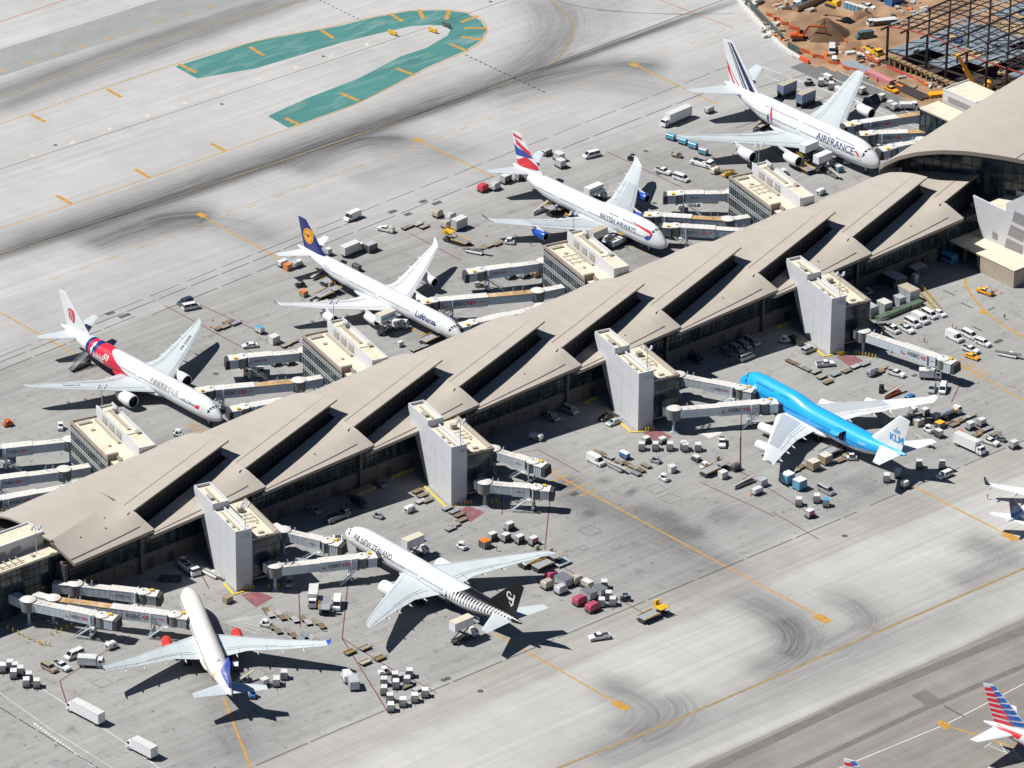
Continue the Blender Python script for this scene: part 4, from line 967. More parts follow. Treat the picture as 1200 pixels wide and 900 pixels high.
def airliner(kind, loc, hdg, label, group=None, fus_m=None, wing_m=None, fin_m=None, stab_m=None, eng_m=None, wl_m=None, panel=True, windows=2, door=True):
    F = Fus(kind); T = TYPES[kind]; root = empty('airliner', (loc[0], loc[1], 0), hdg); tag(root, label, 'airliner', group)
    fus_m = fus_m or M_awhite; wing_m = wing_m or M_wing; stab_m = stab_m or wing_m; fin_m = fin_m or fus_m; eng_m = eng_m or M_awhite
    fus = fuselage(F, fus_m, root)
    # wing-body fairing
    w = T['wing']; x0 = w[0][1]+1.0; x1 = w[0][1]+w[0][2]+4; mb = MB(); R = []
    for i in range(13):
        t = i/12; x = x0+(x1-x0)*t; g = math.sin(math.pi*min(max(t,.0),1))**.5 if 0 < t < 1 else 0.02
        R.append([(-x, math.cos(a)*(F.R*.78+g*F.R*.36), F.zb(x)+.9+math.sin(a)*(.9+g*.75)-.15) for a in [2*math.pi*j/18 for j in range(18)]])
    mb.rings(R); mb.build('wing_fairing', fus_m, root, smooth=60)
    for sd in (-1, 1):
        mb = MB(); wing(mb, w, sd); wo = mb.build('wing', wing_m, root, smooth=40)
        if 'wl' in T:
            y, x, c, z = T['wl']; l = w[-1]; mb = MB()
            wing(mb, [(l[0]-.02,l[1],l[2],l[3],.08),(l[0]+(y-l[0])*.6,l[1]+(x-l[1])*.5,(l[2]+c)/2,l[3]+(z-l[3])*.35,.08),(y,x,c,z,.07)], sd); mb.build('winglet', wl_m or wing_m, wo, smooth=40)
        def top(y, f, up=.03):
            for a, b in zip(w, w[1:]):
                if a[0] <= y <= b[0]:
                    t = (y-a[0])/(b[0]-a[0]); xl, c, z, tc = [a[k]+(b[k]-a[k])*t for k in (1,2,3,4)]
                    th = 5*tc*(.2969*math.sqrt(f)-.126*f-.3516*f*f+.2843*f**3-.1015*f**4)
                    # the loft is piecewise linear between 9 section points, so sink a little
                    return Vector((-(xl+f*c), sd*y, z+th*c+up))
            return Vector((-(w[-1][1]), sd*w[-1][0], w[-1][3]))
        ys = [w[1][0]+.6+(w[-2][0]-.6-w[1][0])*i/18 for i in range(19)]
        if panel:
            mb = MB(); grid_mesh(mb, [[top(y, .16, .02) for y in ys],[top(y,.34,.035) for y in ys],[top(y,.52,.035) for y in ys],[top(y, .66, .02) for y in ys]]); mb.build('wing_box_panel', M_wpanel if panel is True else panel, wo, fix=False, smooth=60)
        mb = MB()
        for f, a, b in ((.72,1,10),(.80,0,19),(.14,0,19)):
            for p, q in list(zip(ys, ys[1:]))[a:b]: mb.bar(top(p,f,.03), top(q,f,.03), .07, .04)
        for i in (3,8,12,16): mb.bar(top(ys[i],.70,.03), top(ys[i],.985,.03), .07, .04)
        mb.build('flap_gap', mat('panel_gap', (.13,.14,.15), rough=.7), wo, stuff=True)
        for y in (w[2][0]*.72, w[2][0]*1.28, w[3][0]*.92, w[3][0]*1.18):     # flap track fairings
            p = top(y, .70, 0); q = top(y, 1.0, 0); d = Vector((-1,0,-.05)); a = Vector((p.x,p.y,p.z-.55)); L = (p.x-q.x)+1.5; mb = MB(); R = []
            for t, r in ((0,.04),(.2,.26),(.5,.36),(.8,.24),(1,.03)):
                c = a+d*L*t; R.append([(c.x, c.y+math.cos(k)*r*.7, c.z+math.sin(k)*r) for k in [math.pi*j/4 for j in range(8)]])
            mb.rings(R); mb.build('flap_track_fairing', wing_m, wo, smooth=60)
        for x, y, z, r, L in T['eng']:
            n = engine(root, x, sd*y, z, r, L, eng_m)
            yt = top(y, .2, -.1); mb = MB()
            mb.add([(-x-L*.18,sd*y-.18,z+r*.98),(-x-L*.18,sd*y+.18,z+r*.98),(-x-L*.9,sd*y+.22,z+r*.6),(-x-L*.9,sd*y-.22,z+r*.6),
                    (yt.x+1.6,sd*y-.1,yt.z-.05),(yt.x+1.6,sd*y+.1,yt.z-.05),(yt.x-2.5,sd*y+.16,yt.z-.1),(yt.x-2.5,sd*y-.16,yt.z-.1)],
                   [(3,2,1,0),(4,5,6,7),(0,1,5,4),(1,2,6,5),(2,3,7,6),(3,0,4,7)]); mb.build('engine_pylon', eng_m if kind != '747' else M_awhite, root)
        mb = MB(); wing(mb, T['stab'], sd); st = mb.build('tailplane', stab_m, root, smooth=40)
        for x, y, n in T['gear']: tyres(root, x, sd*y, 3.4, n)
    tyres(root, T['nose'], 0, 3.2, 1, .35, .5)
    f = T['fin']; mb = MB(); R = []; fo = foil(11, .105)
    for t in (-.12, 0, .25, .5, .75, 1.0):
        l = f['le0']+(f['le1']-f['le0'])*t; c = f['c0']+(f['c1']-f['c0'])*t; z = f['z0']+(f['z1']-f['z0'])*t
        if t < 0: l -= 1.4; c += 1.4
        R.append([(-(l+a*c), b*c/.9 if b < 0 else b*c, z) for a, b in fo])
    R = [[(p[0], (-abs(p[1]) if i > 10 else abs(p[1])), p[2]) for i, p in enumerate(r)] for r in R]
    mb.rings(R); fin = mb.build('tail_fin', fin_m, root, smooth=40)
    # dorsal fillet
    # windows, doors, cockpit glass
    def deck(zline, xa, xb, dz=.36, dx=.26, sp=.55):
        for sd in (-1, 1):
            m_ = MB(); x = xa
            while x < xb:
                if all(abs(x-q) > .95 for q in doors):
                    zc, up, lo, hw = F.sec(x); s_ = max(min((zline-zc)/up, 1), -1); th = math.asin(s_); dth = dz/2/hw
                    P = [F.pt(x-dx/2, th-dth, .02), F.pt(x+dx/2, th-dth, .02), F.pt(x+dx/2, th+dth, .02), F.pt(x-dx/2, th+dth, .02)]
                    m_.quad(*[(p.x, p.y*sd, p.z) for p in P])
                x += sp
            m_.build('window_row', M_win, fus, fix=False, stuff=True)
    L = F.L; doors = [L*q for q in (.085,.26,.47,.66,.83)]
    zl = F.sec(L*.4)[0]+(.75 if kind not in ('747','A380') else .6)
    deck(zl, L*.11, L*.80)
    if kind == 'A380': deck(zl+2.75, L*.13, L*.70)
    if kind == '747': deck(8.55, 9.5, 23.0)
    if door:
        for sd in (-1,1):
            for q in doors:
                if q > L*.82: continue
                m_ = MB(); zc, up, lo, hw = F.sec(q); th0 = math.asin((zl-1.0-zc)/(up if zl-1 > zc else lo)); th1 = math.asin(min((zl+.9-zc)/up,.95))
                for a, b, c_, d_ in ((q-.55,th0,q-.55,th1),(q+.55,th0,q+.55,th1),(q-.55,th1,q+.55,th1),(q-.55,th0,q+.55,th0)):
                    p1, p2 = F.pt(a,b,.03), F.pt(c_,d_,.03)
                    for t in range(3):
                        a1 = F.pt(a+(c_-a)*t/3, b+(d_-b)*t/3, .02); a2 = F.pt(a+(c_-a)*(t+1)/3, b+(d_-b)*(t+1)/3, .02)
                        m_.bar((a1.x,a1.y*sd,a1.z),(a2.x,a2.y*sd,a2.z), .05, .05)
                m_.build('cabin_door', mat('door_outline', (.35,.37,.40), rough=.5), fus)
    xs = {'747':(2.9,4.4,.60,.78),'A380':(2.9,4.6,.24,.46),'777':(2.0,3.4,.46,.72),'A321':(1.4,2.5,.42,.72)}.get(kind, (1.9,3.2,.48,.74))
    cp = MB()
    for sd in (-1,1):
        for i in range(3):
            a0 = [.30,.75,1.12][i]; a1 = [.70,1.08,1.50][i]; e = .28*i
            xa, xb = xs[1]-e*1.0, xs[1]+.55-e*.9
            q = [F.pt(xa, a0+.12, .03), F.pt(xb, a0+.02, .03), F.pt(xb, a1-.02, .03), F.pt(xa-.35, a1-.02, .03)]
            cp.quad(*[(p.x, p.y*sd, p.z) for p in q])
    cp.build('cockpit_window', M_win, fus, fix=False)
    return root, F, T, fus, fin
# shader helper: a paint scheme on object coordinates, hard edged
def scheme(name, base, layers, rough=.3):
    """layers: list of (colour, fn(nt, X, Y, Z) -> 0/1 socket)"""
    m_ = bpy.data.materials.new(name); m_.use_nodes = True; nt = m_.node_tree; b = nt.nodes['Principled BSDF']; b.inputs['Roughness'].default_value = rough
    co = node(nt, 'ShaderNodeTexCoord').outputs['Object']; sp = node(nt, 'ShaderNodeSeparateXYZ'); nt.links.new(co, sp.inputs[0])
    D = math_n(nt, 'MULTIPLY', sp.outputs[0], -1.0); Y = math_n(nt, 'ABSOLUTE', sp.outputs[1]); Z = sp.outputs[2]
    c = mixc(nt, maprange(nt, noise(nt, co, .35, 5, .6), .4, .7, 0, .25), base, tuple(x*.78 for x in base))
    for col, fn in layers: c = mixc(nt, fn(nt, D, Y, Z), c, col)
    nt.links.new(c, b.inputs['Base Color']); return m_
def gt(nt, a, b): return math_n(nt, 'GREATER_THAN', a, b)
def lt(nt, a, b): return math_n(nt, 'LESS_THAN', a, b)
def AND(nt, *a):
    r = a[0]
    for x in a[1:]: r = math_n(nt, 'MULTIPLY', r, x)
    return r
def lin(nt, a, k, c): return math_n(nt, 'MULTIPLY_ADD', a, k, c)
def fus_wrap(F):
    # artwork coordinates: a = distance aft of nose (x grows aft), b = height z on the skin; side sd
    def fn(a, b, l, sd):
        x = a; zc, up, lo, hw = F.sec(x); s_ = max(min((b-zc)/(up if b > zc else lo), .998), -.998)
        p = F.pt(x, math.asin(s_), l); return (p.x, p.y*sd, p.z)
    return fn
def fus_text(F, root, name, mats, items, x, z, lift=.03):
    """items built around (0,0) reading left to right; each side gets its own reading direction"""
    base = fus_wrap(F)
    for sd in (-1, 1):      # sd=+1 is the port side: text reads towards the tail; starboard: towards the nose
        fl = items
        def f(a, b, l, sd=sd): return base(x+(a if sd > 0 else -a), z+b, l, sd)
        fl.wrap(name, mats, f, root, lift=lift)
def fin_art(T, root, name, mats, fl, lift=.03, cut=.8, mirror=True):
    le, th = fin_fn(T)
    for sd in (-1, 1):
        def f(a, b, l, sd=sd): return (-a, sd*(th(a, b)+l), b)
        fl.wrap(name, mats, f, root, cut=cut, lift=lift)
def fin_text(T, root, name, mats, items, x, z, lift=.04, cut=.8):
    le, th = fin_fn(T)
    for sd in (-1, 1):
        def f(a, b, l, sd=sd):
            xx = x+(a if sd > 0 else -a); return (-xx, sd*(th(xx, z+b)+l), z+b)
        items.wrap(name, mats, f, root, cut=cut, lift=lift)
RAD = math.radians
c_red = mat('flag_red', (.62,.02,.035), rough=.35); c_blue = mat('flag_blue', (.02,.06,.32), rough=.35); c_white = mat('gloss_white', (.72,.72,.72), rough=.3); c_navy = mat('navy_gloss', (.012,.02,.09), rough=.3)
c_yel = mat('disc_yellow', (.80,.36,.01), rough=.35); c_sky = mat('sky_blue_gloss', (.0,.22,.62), rough=.3); c_black = mat('gloss_black', (.006,.006,.008), rough=.45, spec=.25)

# ---- 1. airliner with the red band (far left)
redband = scheme('red_band_livery', (.68,.695,.70), [
  ((.66,.02,.05), lambda nt,D,Y,Z: AND(nt, lt(nt, D, 58.6), gt(nt, D, lin(nt, Z, 2.5, 26.8)), gt(nt, D, 37.5))),
  ((.015,.03,.16), lambda nt,D,Y,Z: AND(nt, gt(nt, D, 57.2), lt(nt, D, 58.6), gt(nt, Z, 4.0))),
  ((.015,.03,.16), lambda nt,D,Y,Z: AND(nt, gt(nt, D, lin(nt, Z, -.35, 56.2)), lt(nt, D, lin(nt, Z, -.35, 58.3)), gt(nt, Z, 5.6)))])
root, F, T, fus, fin = airliner('777', (-69.54,45.05), RAD(-88.89), 'white airliner with a red and navy band round its rear fuselage', fus_m=redband, fin_m=M_awhite, wing_m=M_wing, panel=False)
fl = Flat(); fl.text('AIR CHINA', 1.15, (0,0), 0); fus_text(F, fus, 'airline_name', [M_inkb], fl, 11.5, 6.55)
fl = Flat(); fl.text('中國國際航空公司', 1.5, (0,0), 0, space=1.15); fus_text(F, fus, 'airline_name', [M_inkb], fl, 22.5, 7.2)
fl = Flat(); fl.poly([(-.75,-.5),(.75,-.5),(.75,.5),(-.75,.5)], 0); fus_text(F, fus, 'flag_mark', [c_red], fl, 7.6, 6.4)
fl = Flat(); fl.text('50', 2.4, (0,0), 0, shear=.3, bold=.05); fus_text(F, fus, 'anniversary_mark', [c_white], fl, 49.0, 6.6)
fl = Flat()
for i in range(7): a = -2.4+i*.7; fl.poly([(a,-1.6+.2*(i%3)),(a+.3,-1.7),(a+.75,.2),(a+.5,1.3-.3*(i%2)),(a+.35,.3)], 0)
fl.poly([(-2.6,-.9),(2.4,-1.3),(2.9,-.6),(0,-.75),(-2.2,-.4)], 0); fus_text(F, fus, 'band_artwork', [c_white], fl, 52.6, 5.6)
fl = Flat(); fl.poly(ngon(7,.55), 0).poly(ngon(7,.5,cx=.3,cy=1.2), 0).poly([(-.2,-1.6),(.2,-1.5),(.5,0),(.1,1.4),(-.2,0)], 0); fus_text(F, fus, 'band_artwork', [c_white], fl, 55.7, 6.9)
# phoenix monogram on the fin
fl = Flat()
for i in range(3):
    x = -1.2+i*.9; fl.poly([(x,-1.3),(x+.45,-1.5),(x+.35,.4),(x+.1,1.3),(x-.7,1.9),(x-.2,.9)], 0)
fl.poly([(-1.9,1.5),(-.6,2.3),(.9,2.0),(1.5,.9),(1.6,-1.0),(1.1,-1.9),(.1,-1.7),(.9,-1.1),(1.0,.6),(.4,1.5),(-.7,1.8)], 0); fin_text(T, fin, 'fin_emblem', [c_red], fl, 67.8, 12.2)
for sd in (-1,1):    # wing registration
    fl = Flat().text('B-2090' if sd < 0 else 'AIR CHINA', 1.5, (0,0), 0, sy=1)
    w_ = T['wing']
    def wf(a, b, l, sd=sd):
        y = 20.5+(-a if sd > 0 else a) if False else 21.0+a; t = (y-20)/(29-20); xl = 38.6+(44.8-38.6)*t; c = 6.3+(3.6-6.3)*t; z = 5.9+1.1*t
        x = xl+c*.42-b*(1 if sd > 0 else 1); return (-x, sd*y, z+.055*c*.95+.08)
    fl.wrap('wing_marking', [M_inkb], wf, root, cut=0)

# ---- 2. airliner with the navy tail
root, F, T, fus, fin = airliner('A346', (16.6,41.2), RAD(-89.3), 'white four-engined airliner with a navy tail and yellow disc', fus_m=M_awhite, fin_m=mat('navy_tail_paint', (.010,.022,.15), rough=.28), wing_m=M_wingw, panel=False)
fl = Flat().text('Lufthansa', 2.4, (0,0), 0, bold=.06); fus_text(F, fus, 'airline_name', [M_ink], fl, 13.2, 6.5)
fl = Flat().text('Lufthansa', 1.0, (0,0), 0); fus_text(F, fus, 'airline_name', [mat('pale_blue_lettering', (.35,.45,.62), rough=.4)], fl, 58.5, 6.9)
fl = Flat().poly(ngon(28, 2.45), 0).poly(ngon(28, 2.0), 1, .012).poly(ngon(28, 1.85), 0, .02)
fl.poly([(-1.5,.55),(-.4,.28),(.3,.75),(.5,.35),(1.45,-.1),(.4,.0),(.1,-.25),(-.1,-1.1),(-.35,-.15),(-.9,.1),(-1.6,.2)], 1, .03); fin_text(T, fin, 'fin_emblem', [c_yel, c_navy], fl, 69.4, 12.4)

# ---- 3. jumbo with blue engines
bally = scheme('white_blue_belly_livery', (.68,.695,.70), [((.01,.045,.30), lambda nt,D,Y,Z: lt(nt, Z, 3.35))])
root, F, T, fus, fin = airliner('747', (103.69,48.48), RAD(-88.96), 'white jumbo with blue engines and a red, white and blue waving tail', fus_m=bally, fin_m=M_awhite, wing_m=M_wing, eng_m=mat('engine_royal_blue', (.010,.07,.42), rough=.25))
fl = Flat().text('BRITISH AIRWAYS', 2.2, (0,0), 0, bold=.02, sy=.9, width=15.5); fus_text(F, fus, 'airline_name', [M_ink], fl, 18.2, 6.9)
base = fus_wrap(F)
for sd in (-1,1):
    fl = Flat(); fl.poly([(4.6,6.9),(5.2,7.6),(8.0,8.15),(11,8.7),(15.5,9.4),(11,8.95),(8,8.75),(5.3,8.4),(4.2,7.6)], 0).poly([(4.3,6.9),(5.4,7.0),(6.8,6.2),(7.4,6.5),(6.5,5.6),(5.4,5.5),(4.6,6.1)], 1)
    fl.wrap('ribbon_mark', [c_red, c_blue], lambda a,b,l,sd=sd: base(a,b,l,sd), fus, cut=.4)
le, th = fin_fn(T)
def finp(u, v, T=T):  # u 0..1 chordwise, v 0..1 up
    f = T['fin']; z = f['z0']+(f['z1']-f['z0'])*v; l = f['le0']+(f['le1']-f['le0'])*v; c = f['c0']+(f['c1']-f['c0'])*v; return (l+c*u, z)
def fband(fl, lo, hi, k, u0=.02, u1=.99, lift=0, n=8):
    fl.poly([finp(u0+(u1-u0)*i/n, lo(u0+(u1-u0)*i/n)) for i in range(n+1)]+[finp(u0+(u1-u0)*i/n, hi(u0+(u1-u0)*i/n)) for i in range(n,-1,-1)], k, lift)
fl = Flat()
fband(fl, lambda u:.13+.10*math.sin(u*5+.3), lambda u:.30+.10*math.sin(u*5-.3), 0)
fband(fl, lambda u:.44-.08*u+.05*math.sin(u*5), lambda u:.44+.22*u+.04*math.sin(u*6), 1)
fband(fl, lambda u:.50+.22*u-.03, lambda u:.60+.28*u, 0, .03, .80)
fband(fl, lambda u:.85+.0*u, lambda u:.90+.06*u, 0, .1, .9)
fin_art(T, fin, 'fin_flag_artwork', [c_red, c_blue], fl, cut=.6)

# ---- 4. double decker
af = M_awhite
root, F, T, fus, fin = airliner('A380', (193.6,48.9), RAD(-89.9), 'white double-deck airliner with blue and red tail stripes, nose touching the great hall roof', fus_m=af, wing_m=M_wing, panel=False)
fl = Flat().text('AIRFRANCE', 3.0, (0,0), 0, bold=.02, width=16.5); fus_text(F, fus, 'airline_name', [M_ink], fl, 16.6, 7.6)
base = fus_wrap(F)
for sd in (-1,1):
    fl = Flat().poly([(5.7,6.6),(6.6,6.6),(8.3,8.0),(7.3,8.0)] if sd < 0 else [(5.7,6.6),(6.6,6.6),(8.3,8.0),(7.3,8.0)], 0)
    fl.wrap('red_accent_mark', [c_red], lambda a,b,l,sd=sd: base(a,b,l,sd), fus, cut=.4)
    fl = Flat().poly([(44.6,4.8),(45.2,5),(45.9,7.6),(46.6,9.8),(46.1,9.9),(45.0,7.6)], 0).poly([(46.3,4.8),(47.1,5.2),(47.4,6.6),(46.7,7.6),(46.2,6.4)], 1)
    fl.wrap('tail_figure_mark', [c_red, c_blue], lambda a,b,l,sd=sd: base(a,b,l,sd), fus, cut=.4)
fl = Flat()
def stripe(fl, u0, u1, v0, v1, k, sl=.0, T=T): fl.poly([finp(u0,v0,T), finp(u1,v0,T), finp(u1+sl,v1,T), finp(u0+sl,v1,T)], k)
stripe(fl, .10,.27, .0,.99, 1, .06); stripe(fl, .36,.42, .0,.99, 1, .06); stripe(fl, .47,.50, .0,.99, 1, .06)
fl.poly([finp(.80,.0,T),finp(.86,.0,T),finp(1.0,.30,T),finp(1.0,.36,T),finp(.94,.36,T)], 0); fl.poly([finp(.86,.34,T),finp(.99,.31,T),finp(.99,.55,T)], 0); fl.poly([finp(.62,.0,T),finp(.66,.0,T),finp(.9,.34,T),finp(.86,.34,T)], 0)
fin_art(T, fin, 'fin_stripe', [c_red, c_navy], fl, cut=.8)

# ---- 5. blue jumbo
klm = scheme('blue_top_livery', (.02,.37,.82), [((.58,.60,.62), lambda nt,D,Y,Z: lt(nt, Z, math_n(nt,'MAXIMUM', 4.05, lin(nt, D, .135, -2.35)))), ((.78,.78,.78), lambda nt,D,Y,Z: AND(nt, gt(nt, Z, math_n(nt,'MAXIMUM', 4.0, lin(nt, D, .135, -2.4))), lt(nt, Z, math_n(nt,'MAXIMUM', 4.3, lin(nt, D, .135, -2.1)))))])
root, F, T, fus, fin = airliner('747', (59.2,-31.9), RAD(88.9), 'sky-blue jumbo with a white tail and open rear cargo door', fus_m=klm, fin_m=M_awhite, wing_m=M_wingw, eng_m=M_awhite)
K = mat('klm_like_blue', (.015,.25,.62), rough=.35); K.name = 'mid_blue_lettering'
def crown(fl, k, s=1.0, cx=0, cy=0):
    fl.poly([(cx-1.1*s,cy),(cx+1.1*s,cy),(cx+1.1*s,cy+.25*s),(cx-1.1*s,cy+.25*s)], k)
    for i in range(5): fl.poly(ngon(8,.22*s,cx=cx+(-.95+i*.475)*s,cy=cy+.62*s), k)
    fl.poly(ngon(8,.22*s,cx=cx,cy=cy+1.15*s), k); fl.poly([(cx-.1*s,cy+1.3*s),(cx+.1*s,cy+1.3*s),(cx+.1*s,cy+1.75*s),(cx-.1*s,cy+1.75*s)], k)
fl = Flat().text('KLM', 3.1, (0,-1.3), 0, bold=.09, width=5.1); crown(fl, 0, 1.1, 0, .5); fin_text(T, fin, 'fin_lettering', [K], fl, 65.1, 13.4)
fl = Flat().text('KLM', 1.9, (0,-.8), 0, bold=.06); crown(fl, 0, .7, 0, .35); fus_text(F, fus, 'airline_name', [c_white], fl, 9.3, 6.6)
fl = Flat().text('PH-BFT', .9, (0,0), 0); fus_text(F, fus, 'registration', [c_white], fl, 53.8, 6.8)
for sd in (1,):   # the side cargo door, open upwards, on the port side behind the wing
    mb = MB(); x0, x1 = 43.6, 46.9
    P = [[F.pt(x, a, .04) for a in (-.15,.1,.35,.6,.8)] for x in (x0, (x0+x1)/2, x1)]
    grid_mesh(mb, [[(p.x, p.y*sd, p.z) for p in r] for r in P]); mb.build('cargo_opening', mat('cargo_hold_dark', (.012,.014,.018), rough=.8), root, fix=False)
    mb = MB(); P = []
    for x in (x0+.05, x1-.05):
        h = F.pt(x, .8, .05); P.append([(h.x,h.y*sd,h.z),(h.x,(h.y+1.3)*sd,h.z+.35),(h.x,(h.y+2.6)*sd,h.z+.2),(h.x,(h.y+3.2)*sd,h.z-.5)])
    thick(mb, P, .12); mb.build('cargo_door', [mat('open_door_blue', (.02,.37,.82), rough=.3), c_white], root)

# ---- 6. black-tailed airliner
nz = scheme('black_tail_livery', (.68,.695,.70), [((.006,.006,.008), lambda nt,D,Y,Z: gt(nt, D, lin(nt, Z, 1.9, 35.0)))])
root, F, T, fus, fin = airliner('777', (-85.47,-29.6), RAD(89.72), 'white airliner with a black tail and white fern pattern', fus_m=nz, fin_m=c_black, wing_m=M_wing, panel=False)
fl = Flat().text('AIR NEW ZEALAND', 2.0, (0,0), 0, bold=.015, width=16.5); fus_text(F, fus, 'airline_name', [M_inkb], fl, 14.6, 6.9)
fl = Flat().text('A STAR ALLIANCE MEMBER', .7, (0,0), 0); fus_text(F, fus, 'small_lettering', [mat('grey_lettering', (.3,.3,.31))], fl, 24.0, 6.1)
base = fus_wrap(F)
for sd in (-1,1):    # fern: a curved stem with leaves that shrink towards the tail
    fl = Flat(); st = lambda t: (46.2+23*t, 4.6+.9*math.sin(t*2.2)+2.2*t*t)
    N = 21
    for i in range(N):
        t = i/(N-1); a = st(t); l = 2.9*(1-t)**.7+.5; w_ = .36*(1-t)+.17
        for up in (1,-1):
            L = l*(1.0 if up > 0 else .35)
            fl.poly([(a[0],a[1]),(a[0]-.1+w_*.5,a[1]+up*L*.5),(a[0]+.9+w_*.2,a[1]+up*L),(a[0]+w_+.62,a[1]+up*L*.55),(a[0]+w_+.22,a[1]+.02)], 0)
    fl.poly([st(i/10) for i in range(11)]+[(st(i/10)[0]+.1, st(i/10)[1]-.32*(1-i/12)) for i in range(10,-1,-1)], 0, .01)
    fl.poly([(44.2,5.6),(44.9,7.2),(46.2,7.9),(48.0,8.0),(47.0,7.55),(45.9,6.9),(45.4,5.8),(45.6,4.7),(46.6,4.2),(45.2,4.2),(44.4,4.8)], 0)
    fl.wrap('fern_artwork', [c_white], lambda a,b,l,sd=sd: base(a,b,l,sd), fus, cut=.5)
fl = Flat()         # spiral emblem on the fin
def spiral(cx, cy, r0, r1, a0, a1, w0, w1, n=22, flip=1):
    o_ = []; i_ = []
    for i in range(n+1):
        t = i/n; a = a0+(a1-a0)*t; r = r0+(r1-r0)*t; w = w0+(w1-w0)*t
        o_.append((cx+flip*(r+w/2)*math.cos(a), cy+(r+w/2)*math.sin(a))); i_.append((cx+flip*(r-w/2)*math.cos(a), cy+(r-w/2)*math.sin(a)))
    return [(o_[i],o_[i+1],i_[i+1],i_[i]) for i in range(n)]
for q in spiral(0,.9,.35,1.75,.0,6.6,.35,.5): fl.poly(q, 0)
for q in spiral(.2,-1.2,.3,1.3,3.1,8.2,.3,.5): fl.poly(q, 0)
fl.poly([(1.55,1.6),(1.95,1.3),(1.3,-1.6),(.5,-2.6),(.2,-2.4),(.95,-1.4)], 0)
fin_text(T, fin, 'fin_emblem', [c_white], fl, 68.7, 13.3, cut=0)

# ---- 7. pale airliner with red engines
sasf = mat('warm_silver_paint', (.70,.665,.62), rough=.3, var=.04, scale=.3, dirt=((.5,.48,.44),.3,.4)); s_blue = mat('tail_royal_blue', (.02,.07,.48), rough=.3)
root, F, T, fus, fin = airliner('A333', (-139.29,-27.42), RAD(62.84), 'pale silver airliner with red engines and a blue tail', fus_m=sasf, fin_m=s_blue, wing_m=M_wing, eng_m=mat('engine_signal_red', (.62,.045,.03), rough=.3), wl_m=s_blue, panel=False)
fl = Flat().text('SAS', 2.6, (0,0), 0, bold=.05, shear=.2); fin_text(T, fin, 'fin_lettering', [mat('pale_silver_lettering', (.72,.72,.74))], fl, 57.3, 10.8)
fl = Flat()
for i in range(6): a = i*math.pi/3; fl.poly([(0,0),(.9*math.cos(a-.25),.9*math.sin(a-.25)),(1.1*math.cos(a),1.1*math.sin(a)),(.9*math.cos(a+.25),.9*math.sin(a+.25))], 0)
fus_text(F, fus, 'small_mark', [c_yel], fl, 50.5, 6.7)
mb = MB(); q = F.pt(45.5, 1.45, 0); mb.lathe([(0,.95),(.35,.8),(.6,.3)], (q.x,q.y,q.z-.15), 'z', 16); mb.build('antenna_dome', c_white, root, smooth=50)

# ---- 8/9. partly visible aircraft at the right and bottom edges
aa_f = mat('silver_grey_paint', (.60,.62,.64), rough=.3)
def flag_tail(T, fin):
    fl = Flat(); n = 7
    for i in range(n):
        v0 = .06+i*.132; v1 = v0+.085
        if i < 6 or 1:
            fl.poly([finp(.42,v0,T),finp(.99,v0-.055,T),finp(.99,v1-.055,T),finp(.42,v1,T)], 0)
            fl.poly([finp(.02,v0+.07,T),finp(.46,v0+.02,T),finp(.46,v1+.03,T),finp(.02,v1+.075,T)], 1)
    fin_art(T, fin, 'fin_stripe', [c_red, mat('flag_mid_blue', (.02,.11,.40))], fl, cut=.8)
def place_tail(px, py, z, x_aft, h):
    p = G(px, py, z); return (p.x+math.cos(h)*x_aft, p.y+math.sin(h)*x_aft)
h = RAD(-72.9)
root, F, T, fus, fin = airliner('777', place_tail(1153,800,18.5,73.7,h), h, 'silver airliner with a red, white and blue striped tail, cut by the lower right edge', fus_m=aa_f, wing_m=M_wingw, panel=False)
flag_tail(T, fin)
fl = Flat().poly([(61.0,8.0),(69.0,8.1),(69.3,7.5),(62.0,6.6)], 0).poly([(58.5,5.2),(67.0,6.5),(67.2,6.1),(60,4.5)], 0)
bs = fus_wrap(F)
for sd in (-1,1): fl.wrap('fuselage_flash', [c_red], lambda a,b,l,sd=sd: bs(a,b,l,sd), fus, cut=.5)
root, F, T, fus, fin = airliner('777', place_tail(989,888,18.5,73.7,h), h, 'airliner of which only the striped fin tip rises above the bottom edge', fus_m=aa_f, wing_m=M_wingw, panel=False)
flag_tail(T, fin)
d_fin = scheme('two_tone_blue_fin', (.012,.03,.12), [((.02,.13,.42), lambda nt,D,Y,Z: lt(nt, Z, lin(nt, D, -.30, 20.3)))])
h = RAD(14)
root, F, T, fus, fin = airliner('A321', place_tail(1184,585,11.8,42.6,h), h, 'white airliner with a dark blue tail, cut by the right edge', fus_m=M_awhite, fin_m=d_fin, wing_m=M_awhite, wl_m=c_navy, panel=False)
fl = Flat()
for i in range(4): fl.poly([finp(.1,.10+.10*i,T),finp(.5,.20+.10*i,T),finp(.9,.2+.10*i,T),finp(.5,.23+.10*i,T)], 0)
fin_art(T, fin, 'fin_wave', [c_white], fl, cut=.8)
